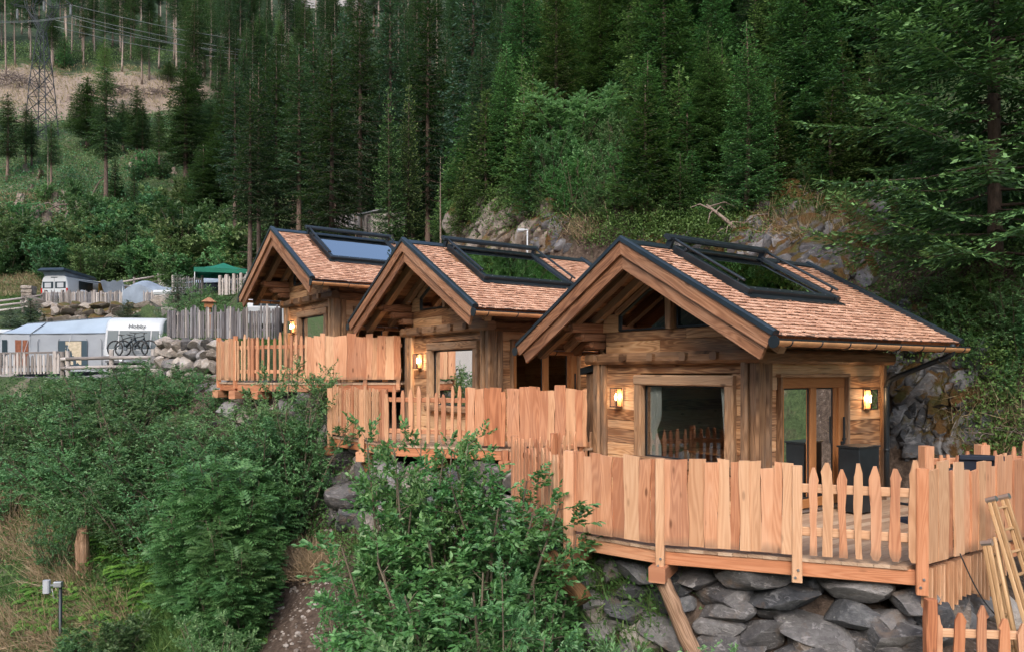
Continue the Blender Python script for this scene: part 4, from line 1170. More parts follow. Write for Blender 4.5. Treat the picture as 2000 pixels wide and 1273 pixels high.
# black storage box by the door, dark fabric chair, ladders
o = empty('storage_box', (5.33, 11.78, Z1), R(-55)); 
b = MB(); b.box((-.36, 0, .03), (0, .56, 1.02), .012); b.build('box_body', M['blackmetal'], o)
b = MB(); b.box((-.375, -.015, 1.023), (.015, .575, 1.05), .008); b.build('lid', M['blackmetal'], o)
tag(o, 'tall matt black box on the nearest deck below the downspout', 'box')
def garden_chair(loc, rz, lab):
    o = empty('garden_chair', loc, rz)
    b = MB(); b.box((-.25, -.24, .40), (.25, .24, .45), .015); b.build('seat', M['navy'], o)
    b = MB(); rows = []
    for i in range(9):
        z = .46 + .68 * i / 8
        rows.append([(x, .22 + .12 * i / 8 - .03 * (x / .25) ** 2 * 0, z - .05 * (abs(x) / .25) ** 4 * (i / 8)) for x in [(-.25 + .5 * j / 10) for j in range(11)]])
    b.grid(rows); rows2 = [[(x, y + .05, z) for (x, y, z) in r][::-1] for r in rows]; b.grid(rows2)
    b.beam((-.25, .375, 1.10), (.25, .375, 1.10), .06, .06); b.build('backrest', M['navy'], o)
    for sx in (-1, 1):
        for sy in (-1, 1):
            b = MB(); b.beam((sx * .23, sy * .22, 0), (sx * .23, sy * .22, .40), .03, .03, (0, 1, 0)); b.build('leg', M['blackmetal'], o)
        b = MB(); b.beam((sx * .26, -.24, .64), (sx * .26, .26, .66), .04, .03); b.build('armrest', M['blackmetal'], o)
    return tag(o, lab, 'chair')
garden_chair((6.15, 10.2, Z1), R(160), 'chair with dark navy fabric back, rising behind the right plank fence')
garden_chair((5.25, 9.78, Z1 - .12), R(200), 'dark chair whose back just shows over the right fence corner')

def ladder(foot, top, wid, side, lab, rails=2, steps=6, slots=True):
    foot = Vector(foot); top = Vector(top); d = (top - foot); L = d.length; d.normalize()
    side = Vector(side).normalized(); nrm = side.cross(d).normalized()
    o = empty('wooden_ladder', foot)
    for k in (-1, 1):
        b = MB()
        for j in range(rails):
            off = nrm * (j * .05)
            b.beam(side * (k * wid / 2) + off + side * j * .012, side * (k * wid / 2 * (.94)) + off + d * L, .034, .045, nrm, .006, 2, .001)
        b.build('stile', M['ladderwood'], o)
    for i in range(steps):
        t = (i + .6) / steps * L
        b = MB(); b.beam(side * (-wid / 2) + d * t, side * (wid / 2) + d * t, .07, .028, d, .005); b.build('rung', M['ladderwood'], o)
    for k in (-1, 1):
        b = MB(); p = side * (k * wid / 2 * .94) + d * (L + .01)
        b.tube([p - nrm * .03, p + nrm * (.05 * rails - .01)], .035, 10, sm=False); b.build('hinge', M['steel'], o)
    return tag(o, lab, 'ladder', 'wooden ladders leaning on the right fence')
NV = -uu
ladder(at(2040, 1290, 8.45), at(1945, 975, 9.22), .36, vv, 'longer wooden ladder leaning against the plank fence at the right', 2, 7)
ladder(at(1975, 1300, 8.55), at(1930, 1060, 9.0), .20, vv, 'shorter narrow wooden ladder beside the longer one at the right', 2, 4)
b = MB(); p, q = at(1985, 1262, 8.5), at(1942, 1048, 8.95); b.tube([V3(0, 0, 0), q - p], [.022, .020], 10); o = b.build('wooden_pole', M['ladderwood']); o.location = p
tag(o, 'round wooden pole leaning between the two ladders', 'pole')
b = MB(); pts = []
a0, a1 = at(1875, 1080, 8.93), at(1955, 1210, 8.7)
for i in range(13):
    t = i / 12; pts.append(a0.lerp(a1, t) - a0 + V3(0, 0, -.10 * math.sin(t * PI)))
b.tube(pts, .008, 6); o = b.build('cable', M['black']); o.location = a0; tag(o, 'thin dark cable hanging across the pale board skirt', 'cable')
# lower fence in the bottom right corner
a, c = at(1812, 1290, 8.35), at(2060, 1310, 8.2)
o = empty('picket_fence', (a.x, a.y, a.z - .5)); tag(o, 'rough larch picket fence below the board skirt, beside the boulder wall', 'fence', 'larch deck fences')
zb = a.z - .35
fence_run(o, (a.x + .06, a.y), (c.x, c.y), zb, dict(PICK, wmin=.07, wmax=.12, gap=(.10, .17), hmin=.78, hmax=1.0, tall=.1, wav=.016, tilt=.03), [M['larch'], M['larch_red'], M['larch']], rails=(.28, .66), railmat=M['larch_pale'])
b = MB(); b.beam(V3(0, -.05, .10), V3(0, -.05, 1.19), .115, .09, (0, 1, 0), .012, 5, .006); b.build('post', M['larch_red'], o)
# ------------------------------------------------------------------ foliage kit
def unit(a): return a / np.maximum(np.linalg.norm(a, axis=-1, keepdims=True), 1e-9)
class Leaves:
    def __init__(s): s.V = []; s.T = []; s.Q3 = []; s.Q4 = []; s.n = 0
    def add(s, P, D, N, L, W, tone, kind='dia', fold=.12, droop=.0):
        P = np.asarray(P, float); m = len(P)
        if m == 0: return
        D = unit(np.asarray(D, float)); N = np.asarray(N, float)
        S = unit(np.cross(D, N)); N = np.cross(S, D)
        L = np.broadcast_to(np.asarray(L, float), (m,))[:, None]; W = np.broadcast_to(np.asarray(W, float), (m,))[:, None]
        if kind == 'dia':
            v = np.stack([P, P + D * L * .45 + S * W * .5 + N * W * fold, P + D * L - N * L * droop, P + D * L * .45 - S * W * .5 + N * W * fold], 1)
            k = 4; idx = np.arange(m)[:, None] * 4 + s.n
            s.Q3.append(idx + np.array([[0, 1, 2]])); s.Q3.append(idx + np.array([[0, 2, 3]]))
        elif kind == 'tri':
            v = np.stack([P + S * W * .5, P - S * W * .5, P + D * L - N * L * droop], 1)
            k = 3; idx = np.arange(m)[:, None] * 3 + s.n
            s.Q3.append(idx + np.array([[0, 1, 2]]))
        else:
            v = np.stack([P, P + D * L * .28 + S * W * .44 + N * W * fold, P + D * L * .66 + S * W * .42 + N * (W * fold - L * droop * .4), P + D * L - N * L * droop,
                          P + D * L * .66 - S * W * .42 + N * (W * fold - L * droop * .4), P + D * L * .28 - S * W * .44 + N * W * fold], 1)
            k = 6; idx = np.arange(m)[:, None] * 6 + s.n
            s.Q4.append(idx + np.array([[0, 1, 2, 3]])); s.Q4.append(idx + np.array([[0, 3, 4, 5]]))
        s.V.append(v.reshape(-1, 3)); s.T.append(np.repeat(np.clip(np.broadcast_to(np.asarray(tone, float), (m,)), 0, 1), k)); s.n += m * k
    def mesh(s, name, mat):
        F_ = []
        if s.Q3: F_.append(np.concatenate(s.Q3))
        if s.Q4: F_.append(np.concatenate(s.Q4))
        return np_mesh(name, np.concatenate(s.V), F_, mat, np.concatenate(s.T))

def spruce(seed, h, r, bare=.12, step=.36, nb=6, det=1.0, mat='spruce', sag=.22, up=.28, light=.75, prof=.8, dead=True, airy=1.0, wtr=.012):
    """returns (trunk mesh, crown mesh)"""
    g = np.random.default_rng(seed); rr = random.Random(seed)
    lv = Leaves(); tb = MB()
    bend = (rr.uniform(-.15, .15), rr.uniform(-.15, .15))
    def axis(z): t = z / h; return np.array([bend[0] * math.sin(t * 3), bend[1] * math.sin(t * 2.4), z])
    n = 10
    tb.tube([Vector(axis(h * i / n)) for i in range(n + 1)], [max(.012, h * wtr * (1 - i / n) ** .85 + .012) * (1.25 if i == 0 else 1) for i in range(n + 1)], 9, jit=.05)
    z = bare * h; top = .985 * h
    while z < top:
        t = (z - bare * h) / (top - bare * h)
        k = nb if t < .85 else max(3, nb - 2)
        a0 = rr.uniform(0, 6.3)
        for j in range(k):
            az = a0 + 2 * PI * j / k + rr.uniform(-.35, .35)
            l = r * ((1 - t) ** prof) * rr.uniform(.68, 1.12) * (min(1, .45 + t * 5) if bare > .2 else 1) + .10
            zz = z + rr.uniform(-.12, .12)
            if rr.random() > airy: continue
            hd = np.array([math.cos(az), math.sin(az), 0]); sd = np.array([-math.sin(az), math.cos(az), 0])
            a = .75 * t ** 2 - sag * (1 - t) - rr.uniform(0, .16); c = up * rr.uniform(.6, 1.3) * (1 - .5 * t)
            B0 = axis(zz)
            def pt(u): return B0 + hd * l * u + np.array([0, 0, 1]) * l * (a * u + c * u * u)
            if l > .35 and det > .45: tb.tube([Vector(pt(u)) for u in (0, .4, .8)], [.010 + l * .006, .008 + l * .003, .004], 4, caps=False)
            nt = max(2, int(l / (.125 / det)))
            us = np.linspace(.10, 1.0, nt)
            P = []; D = []; TN = []; LL = []
            for u in us:
                p = pt(u); fw = hd + np.array([0, 0, a + 2 * c * u])
                tl = min(.62, .55 * l) * (1 - u) ** .55 * (.55 + .9 * min(u * 2, 1)) * rr.uniform(.7, 1.15) + .07
                for sg in (-1, 1):
                    d = unit(fw * .62 + sd * sg * 1.0 + np.array([0, 0, rr.uniform(-.42, .02)]))
                    m = max(1, int(tl / (.088 / det ** .5)))
                    for q in range(m):
                        P.append(p + d * tl * q / m + np.array([0, 0, -.10 * (q / m) ** 2 * tl])); D.append(d + g.normal(0, .22, 3)); TN.append(1.0 if q == m - 1 else 0.0); LL.append(1.0)
                P.append(p); D.append(fw + g.normal(0, .15, 3)); TN.append(1.0 if u > .93 else .1); LL.append(1.15)
            P = np.array(P); D = np.array(D); TN = np.array(TN); m = len(P)
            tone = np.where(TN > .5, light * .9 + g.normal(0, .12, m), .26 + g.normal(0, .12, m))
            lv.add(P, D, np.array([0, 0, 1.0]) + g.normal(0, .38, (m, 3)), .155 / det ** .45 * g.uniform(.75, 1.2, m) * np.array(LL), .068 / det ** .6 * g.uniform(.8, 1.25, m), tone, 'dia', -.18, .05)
        z += step * (1 - .45 * t) * rr.uniform(.8, 1.2)
    # leader shoot
    p = axis(h); m = 10
    lv.add(np.repeat(p[None], m, 0) - np.array([0, 0, 1]) * g.uniform(0, .5, (m, 1)), g.normal(0, .4, (m, 3)) + np.array([0, 0, 1.2]), g.normal(0, 1, (m, 3)), .16, .05, .6 + g.normal(0, .1, m))
    if dead and bare > .08:
        for i in range(int(bare * h / .13)):
            zz = rr.uniform(.12, 1) * bare * h; az = rr.uniform(0, 6.3); l = rr.uniform(.3, 1) * r * .62
            p = Vector(axis(zz)); d = Vector((math.cos(az), math.sin(az), 0))
            tb.tube([p, p + d * l * .5 + V3(0, 0, -.06 * l), p + d * l + V3(0, 0, -.32 * l)], [.013, .009, .004], 4, caps=False)
    return tb.mesh('trunk', M['bark'] if not isinstance(dead, str) else M[dead]), lv.mesh('crown', M[mat])

def shrub(seed, h, sp, nst=7, nbr=14, ntw=4, lf=(.075, .042), mat='sallow', kind='hex', per=11, lean=0.0, low=.18, pin=0, droop=.18, upr=.4, stemr=.018):
    """multi-stemmed shrub: (stems mesh, foliage mesh); pin>0 gives pinnate leaves with that many leaflet pairs"""
    g = np.random.default_rng(seed); rr = random.Random(seed); lv = Leaves(); tb = MB()
    Z = np.array([0, 0, 1.0])
    P = []; D = []; N = []; TN = []
    for i in range(nst):
        az = 2 * PI * i / nst + rr.uniform(-.5, .5); out = sp * rr.uniform(.25, .95); hh = h * rr.uniform(.72, 1.0) * (1 - .25 * (out / sp) ** 2)
        d = np.array([math.cos(az), math.sin(az), 0]); wob = rr.uniform(-.12, .12) * sp; sd = np.array([-d[1], d[0], 0])
        def sp_(u): return d * (out * (u ** 1.3) + .06 * sp) + Z * hh * u + sd * wob * math.sin(u * 4) + np.array([lean * u * u, 0, 0])
        tb.tube([Vector(sp_(u)) for u in np.linspace(0, 1, 7)], [stemr * h / 2 * (1 - .85 * u) + .003 for u in np.linspace(0, 1, 7)], 5, caps=False)
        for j in range(nbr):
            u = low + (1 - low) * (j + rr.random()) / nbr
            p0 = sp_(u); a2 = rr.uniform(0, 6.3)
            bl = (.20 + .30 * (1 - u)) * sp * rr.uniform(.6, 1.25) + .10
            bd = unit(np.array([math.cos(a2), math.sin(a2), 0]) + d * .35 + Z * rr.uniform(.0, .9) * (upr / .4))
            p1 = p0 + bd * bl
            tb.tube([Vector(p0), Vector(p0 + bd * bl * .55 + Z * .02), Vector(p1)], [.006, .004, .002], 3, caps=False)
            for k in range(ntw):
                v = rr.uniform(.25, 1.0); q0 = p0 + bd * bl * v
                td = unit(bd + g.normal(0, .75, 3) + Z * upr); tl = rr.uniform(.12, .30) * (.6 + .4 * min(1, sp))
                if pin:
                    P.append(q0 + td * tl * .3); D.append(unit(td * np.array([1, 1, .35]) + Z * rr.uniform(-.1, .25))); N.append(Z + g.normal(0, .3, 3)); TN.append(rr.gauss(.45, .16))
                    continue
                m = per
                s_ = np.linspace(.1, 1, m)[:, None]
                pts = q0 + td * tl * s_
                sgn = np.where(np.arange(m) % 2 == 0, 1, -1)[:, None]
                side = unit(np.cross(td, Z + g.normal(0, .3, 3)))
                dd = unit(side * sgn * (1.1 - .7 * s_) + td * (.35 + .8 * s_) + g.normal(0, .28, (m, 3)))
                P.extend(pts); D.extend(dd); N.extend(Z * .9 + g.normal(0, .45, (m, 3)))
                TN.extend(np.clip(.36 + .24 * (s_[:, 0] > .82) + g.normal(0, .17, m), 0, 1))
    P = np.array(P); D = np.array(D); N = np.array(N); TN = np.array(TN)
    if pin:
        L = g.uniform(.16, .24, len(P)) * lf[0] / .05; S = unit(np.cross(D, N)); NN = np.cross(S, D)
        for k in range(pin):
            f_ = .18 + .72 * k / (pin - 1); w = lf[0] * (1 - .45 * abs(f_ - .45) * 1.3)
            dr = (-.30 * f_ * f_)
            base = P + D * (L * f_)[:, None] + NN * (L * dr)[:, None]
            for sg in (-1, 1):
                lv.add(base, D * .45 + S * sg - NN * (.25 + .3 * f_), NN + g.normal(0, .12, NN.shape), w * (L / .2), lf[1] * (L / .2), TN + g.normal(0, .05, len(P)), 'dia', .1)
        lv.add(P + D * (L * .92)[:, None] - NN * (L * .27)[:, None], D - NN * .6, NN, lf[0], lf[1], TN, 'dia')
    else:
        m = len(P); sc = g.uniform(.65, 1.2, m)
        lv.add(P, D, N, lf[0] * sc, lf[1] * sc, TN, kind, .14, droop)
    return tb.mesh('stems', M['stem']), lv.mesh('foliage', M[mat])

def plant(name, meshes, loc, scale=(1, 1, 1), rz=0.0, label=None, cat='tree', group=None, parts=('trunk', 'crown')):
    o = empty(name, loc, rz)
    if isinstance(scale, (int, float)): scale = (scale,) * 3
    o.scale = scale
    for nm, me in zip(parts, meshes): link(nm, me, o)
    return tag(o, label, cat, group)
SF = ('stems', 'foliage')

# ------------------------------------------------------------------ plant kinds
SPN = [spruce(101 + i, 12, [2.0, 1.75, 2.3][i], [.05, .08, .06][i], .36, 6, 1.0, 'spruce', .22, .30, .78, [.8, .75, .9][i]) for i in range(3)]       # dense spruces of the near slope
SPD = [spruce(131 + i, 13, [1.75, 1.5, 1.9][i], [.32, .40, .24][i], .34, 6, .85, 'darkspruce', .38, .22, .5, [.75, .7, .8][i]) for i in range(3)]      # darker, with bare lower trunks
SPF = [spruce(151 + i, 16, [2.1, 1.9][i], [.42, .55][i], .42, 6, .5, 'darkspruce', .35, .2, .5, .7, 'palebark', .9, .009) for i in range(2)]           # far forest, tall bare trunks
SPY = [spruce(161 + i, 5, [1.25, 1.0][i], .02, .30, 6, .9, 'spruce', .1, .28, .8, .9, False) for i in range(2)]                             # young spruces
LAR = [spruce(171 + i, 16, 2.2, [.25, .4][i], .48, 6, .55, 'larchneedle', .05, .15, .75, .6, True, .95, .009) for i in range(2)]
POLE = [spruce(181 + i, 11, .5, .80, .5, 3, .6, 'darkspruce', .3, .2, .5, .5, 'palebark', .6, .009) for i in range(2)]                              # nearly bare thin poles
BIG = spruce(191, 15, 3.4, .05, .40, 6, 1.6, 'nearspruce', .16, .26, 1.08, .75, True, 1.0, .0075)
SAL = [shrub(201 + i, 3.6, 1.25, 8, 17, 6, (.072, .036), 'sallow', 'hex', 11) for i in range(3)]
SALF = [shrub(211 + i, 3.6, 1.5, 8, 15, 6, (.082, .044), 'sallow', 'dia', 9) for i in range(2)]
WHB = [shrub(221 + i, 5.0, 1.2, 7, 18, 5, (.084, .050), 'whitebeam', 'hex', 9, 0, .30, 0, .25) for i in range(3)]
ROW = [shrub(231 + i, 4.2, 1.1, 8, 19, 8, (.088, .032), 'rowan', 'dia', 1, 0, .05, 5) for i in range(2)]
BIR = shrub(241, 4.6, 1.35, 10, 28, 8, (.062, .046), 'birch', 'dia', 13, 0, .12, 0, .1, .5)
SCR = [shrub(251 + i, 2.2, 1.2, 8, 12, 5, (.15, .085), 'scrub', 'dia', 7, 0, .05) for i in range(3)]
HANG = shrub(291, 4.0, 1.3, 8, 18, 6, (.075, .052), 'birch', 'hex', 9, 0, .12, 0, .2)
SLIM = shrub(261, 3.2, .42, 4, 14, 3, (.060, .032), 'sallow', 'hex', 8, 0, .15)
PINE = spruce(271, 3.2, 1.0, .04, .26, 6, 1.0, 'pine', -.25, .35, .8, .75, False)
SAP = shrub(281, 1.0, .22, 3, 8, 3, (.062, .036), 'whitebeam', 'hex', 6, 0, .2, 0, .2, .7)

def grow(kind, px, Y, top, label, name, cat, group, parts=('trunk', 'crown'), wid=None, base_h=None, rz=None, sink=.05):
    """stand a plant on the terrain at photo column px and distance Y, tall enough for its tip to reach photo row top"""
    x = (px - 1000) / F * Y; z = hz(x, Y) - sink
    zt = (HZ - top) / F * Y
    h0 = base_h; s = max(.15, (zt - z) / h0)
    w = wid if wid else s
    if s > w * 1.4: w = s / 1.4
    if s < w * .6: w = s / .6
    return plant(name, kind, (x, Y, z), (w, w, s), rnd.uniform(0, 6.3) if rz is None else rz, label, cat, group, parts)
# ------------------------------------------------------------------ forest
rf = random.Random(77)
TREES = []                                            # (x, y, radius) already taken
def free(x, y, r):
    return all((x - a) ** 2 + (y - b) ** 2 > (r + c) ** 2 * .25 for a, b, c in TREES)
def sn(x, y):
    rx, ry = x - A1[0], y - A1[1]
    return rx * DS[0] + ry * DS[1], rx * DN[0] + ry * DN[1]
G_NEAR, G_MID, G_FAR, G_HILL = 'spruces of the forest behind the cabins', 'dark spruces behind the farthest cabin', 'tall trees of the far forest', 'trees on the logged slope'
# the big near spruce at the right edge
Yb = 14.0; xb = (1944 - 1000) / F * Yb; TREES.append((xb, Yb, 2.0))
plant('spruce_tree', BIG, (xb, Yb, hz(xb, Yb) - .3), (1, 1, 1.05), .6, 'large near spruce with long pale-tipped branches and a bare trunk, at the right edge', 'tree', G_NEAR)
# landmark trees: px, base row (or None), distance if the base is hidden, top row, kind, label
def tree(px, by, Y, top, kind, h0, label, group, wid=None, nm='spruce_tree', cat='tree', lean=0):
    if Y is None:
        p = hit(px, by)
        if p is None: return
        x, y, z = p
    else:
        y = Y; x = (px - 1000) / F * Y; z = hz(x, y)
    zt = (HZ - top) / F * y
    s = max(.12, (zt - z) / h0)
    w = (wid if wid else s * rf.uniform(.9, 1.15)) * (1.35 if (group == G_HILL and kind in SPD) else 1)
    if kind in SPF: w = max(w, .95)
    TREES.append((x, y, 1.5))
    o = plant(nm, kind, (x, y, z - .1), (w, w, s), rf.uniform(0, 6.3), label, cat, group)
    if lean: o.rotation_euler = (0, lean, o.rotation_euler[2] * 0)
    return o
for (px, Y, top, k, wid, lab) in (
    (645, 36, 62, SPD[0], 1.05, 'slender dark spruce with a reddish bare trunk above the farthest skylight'),
    (583, 38, 82, SPD[1], 1.0, 'dark spruce with a pale grey bare trunk above the farthest cabin\'s roof'),
    (488, 37, 150, SPD[1], .85, 'dark spruce with a bare brown trunk, just left of the farthest cabin\'s roof'),
    (506, 39, 120, SPD[1], .8, None), (540, 44, 100, SPD[2], 1.1, None), (458, 58, 120, SPD[1], 1.1, None), (612, 45, 40, SPD[2], 1.1, None),
    (757, 33, 170, SPN[1], .62, 'thin light spruce with a straight visible trunk, behind the middle cabin\'s gable'),
    (800, 34, 165, SPN[1], .60, 'thin light spruce right of its thin twin, behind the middle cabin\'s gable'),
    (700, 44, -60, SPD[0], 1.15, None), (762, 47, -90, SPD[2], 1.2, 'very tall dark spruce reaching above the picture between two thin light spruces'),
    (862, 27, 300, POLE[0], .4, None), (925, 42, -160, SPD[1], 1.3, None), (836, 46, -60, SPD[0], 1.2, None), (672, 50, 20, SPD[1], 1.15, None)):
    tree(px, None, Y, top, k, 13 if k in SPD else (11 if k in POLE else 12), lab or 'dark spruce in the dense stand behind the farthest and middle cabins', G_MID, wid)
# logged slope at the left
for (px, by, top, k, h0, lab, wid) in (
    (12, 152, -120, POLE[0], 11, 'tall bare trunk at the left edge, left of the pylon', 1.3),
    (14, 357, 180, SPD[0], 13, None, None), (50, 330, 200, SPD[1], 13, None, None), (62, 328, 215, SPD[2], 13, None, None), (100, 372, 235, SPD[1], 13, None, None),
    (126, 135, 62, SPY[0], 5, 'bushy young spruce just right of the pylon above the bare clearing', None),
    (207, 416, 130, SPD[1], 13, 'tall dark spruce on the logged slope with a forked trunk, above the parked camper van', 1.0),
    (171, 296, 150, SPD[2], 13, 'broad dark spruce on the logged slope, left of the forked one', 1.25),
    (205, 215, 72, LAR[0], 16, 'bright green feathery larch standing in the bare clearing', .9),
    (266, 335, 165, SPD[0], 13, 'dark spruce with a long bare trunk, one of a close pair on the logged slope', .8), (279, 338, 205, SPD[1], 13, 'shorter of the close pair of spruces on the logged slope', .75),
    (240, 300, 195, SPD[2], 13, None, .8), (311, 348, 205, SPD[1], 13, 'small thin-trunked spruce right of the close pair on the logged slope', .55),
    (363, 378, 105, SPD[2], 13, 'large dark spruce left of the dense stand behind the farthest cabin', 1.25), (376, 330, 120, SPD[0], 13, None, 1.1),
    (410, 345, 190, SPD[0], 13, None, 1.1), (436, 400, 180, SPD[2], 13, None, 1.0), (345, 300, 215, SPY[0], 5, None, None), (395, 470, 280, SPD[0], 13, None, 1.0), (430, 470, 250, SPD[2], 13, None, 1.05),
    (262, 400, 330, SPY[1], 5, None, None), (225, 400, 310, SPY[0], 5, None, None), (80, 350, 320, SPY[0], 5, None, None), (94, 395, 270, POLE[1], 11, None, .6)):
    tree(px, by, None, top, k, h0, lab or 'dark spruce on the logged slope at the left', G_HILL, wid)
FARL = 'tall bare-trunked tree of the far forest above the clearing'
for (px, by, top) in ((163, 128, 20), (102, 150, 10), (104, 130, 0), (277, 166, 40), (292, 158, 20), (340, 120, -30), (345, 140, -60), (397, 158, 40), (310, 135, 30), (238, 140, 10), (425, 196, 60), (430, 180, 80), (460, 200, 60), (482, 185, 40), (255, 120, -10), (205, 130, -20),
                      (60, 120, -40), (30, 130, -30), (140, 110, -40), (185, 112, -30), (365, 175, 60), (445, 160, 20), (410, 130, -20), (330, 185, 120), (505, 190, 70), (520, 150, 20), (550, 170, 40), (575, 140, 0), (375, 145, 0), (470, 130, -20), (535, 205, 90)):
    for dx in (0,):
        tree(px, by, None, top, SPF[rf.randrange(2)], 16, FARL, G_FAR, None, 'forest_spruce')
for (px, by, top) in ((400, 150, -20), (520, 185, 55), (505, 165, 30), (600, 190, 35), (545, 160, 20), (610, 170, 60), (678, 175, 45), (570, 190, 70), (640, 150, 40)):
    tree(px, by, None, top, LAR[rf.randrange(2)], 16, 'light green larch standing among dark far spruces', G_FAR, None, 'larch_tree')
# random fill of the far forest and of the near slope
n = 0; tries = 0
while n < 60 and tries < 3000:
    tries += 1
    px = rf.uniform(-40, 420); by = rf.uniform(-10, 130 if px < 345 else 190); p = hit(px, by)
    if p is None or not free(p.x, p.y, 2.6): continue
    tree(px, by, None, by - rf.uniform(11, 17) * F / p.y, (SPF + SPF + SPD)[rf.randrange(7)], 15, FARL, G_FAR, None, 'forest_spruce'); n += 1
n = 0; tries = 0
while n < 150 and tries < 4000:
    tries += 1
    px = rf.uniform(-60, 1120) if n > 60 else rf.uniform(420, 1000); by = rf.uniform(-10, 240)
    if by > 130 and px < 345: continue
    p = hit(px, by)
    if p is None or p.y < 58 or not free(p.x, p.y, 2.6 + (1.5 if px < 400 else 0)): continue
    tree(px, by, None, by - rf.uniform(13, 19) * F / p.y, (SPF + SPD)[rf.randrange(4)], 15, FARL, G_FAR, None, 'forest_spruce'); n += 1
n = 0; tries = 0
while n < 290 and tries < 16000:
    tries += 1
    px = rf.uniform(850, 2120); Y = 17 + 42 * rf.random() ** 1.5
    x = (px - 1000) / F * Y; s_, n_ = sn(x, Y)
    nb = float(np.interp(s_, [-40, -6, 10, 13, 17, 21, 26, 60], [4.2, 4.8, 5.2, 6.0, 9.0, 14, 19, 24]))
    if n_ < nb + 1.9 or not free(x, Y, .7 if Y < 36 else 2.0): continue
    if px > 1600 and Y < 21.5: continue
    if 1030 < px < 1235 and Y < 26.5: continue
    if 1470 < px < 1770 and n_ < nb + 4.6: continue
    z = hz(x, Y)
    if (HZ - z / Y * F) < -40: continue
    near = n_ < nb + 8
    h = rf.uniform(2.6, 5.0) if n_ < nb + 3.6 else (rf.uniform(5, 8.5) if near else rf.uniform(8, 13))
    k = SPN[rf.randrange(3)] if rf.random() < .85 else SPD[rf.randrange(2)]
    s = h / 12; w = max(.45, s * rf.uniform(1.0, 1.3)) if near else rf.uniform(.8, 1.05)
    TREES.append((x, Y, 2.4))
    plant('spruce_tree', k, (x, Y, z - .15), (w, w, s), rf.uniform(0, 6.3), 'green spruce in the dense forest rising behind the nearest cabin', 'tree', G_NEAR); n += 1
n = 0; tries = 0
while n < 70 and tries < 6000:
    tries += 1
    px = rf.uniform(420, 900); Y = rf.uniform(32, 95)
    x = (px - 1000) / F * Y; s_, n_ = sn(x, Y)
    nb = float(np.interp(s_, [-40, -6, 10, 13, 17, 21, 26, 60], [4.2, 4.8, 5.2, 6.0, 9.0, 14, 19, 24]))
    if n_ < nb + 2.0 or not free(x, Y, 2.2): continue
    z = hz(x, Y); h = rf.uniform(11, 16); k = SPD[rf.randrange(3)]; w = rf.uniform(.95, 1.3); TREES.append((x, Y, 2.4))
    plant('spruce_tree', k, (x, Y, z - .15), (w, w, h / 13), rf.uniform(0, 6.3), 'dark spruce in the dense stand behind the farthest and middle cabins', 'tree', G_MID); n += 1
# small spruces along the cliff top
for (px, Y, h) in ((905, 25.5, 2.4), (960, 25, 2.0), (1010, 26.4, 2.2), (1270, 22, 2.2), (1330, 21.5, 2.6), (1400, 21.2, 2.0), (1240, 23, 3.0), (1560, 21.5, 1.6), (1760, 18.6, 2.2), (1820, 17.6, 2.4), (1700, 20.5, 1.6), (1890, 16.8, 2.2), (2010, 15.5, 2.6), (1480, 21.6, 1.7), (1780, 16.6, 1.5)):
    x = (px - 1000) / F * Y; plant('young_spruce', SPY[rf.randrange(2)], (x, Y, hz(x, Y) - .1), h / 5, rf.uniform(0, 6.3), 'small young spruce at the edge of the rock above the cabins', 'tree', G_NEAR)
# birch-like light green tree above the gap between two cabins
x = (1130 - 1000) / F * 23.6
plant('birch_tree', BIR, (x, 23.6, hz(x, 23.6) - .3), (1.4, 1.4, 1.12 * ((HZ - 192) / F * 23.6 - hz(x, 23.6) + .3) / 4.6), .4, 'pale green leafy tree standing alone before the dark spruces, behind the nearest cabin\'s roof', 'tree', None, SF)
x = (1180 - 1000) / F * 22
plant('leafy_shrub', SALF[0], (x, 22, hz(x, 22) - .2), .5, 1.0, 'low leafy shrub at the foot of the pale green tree', 'shrub', None, SF)

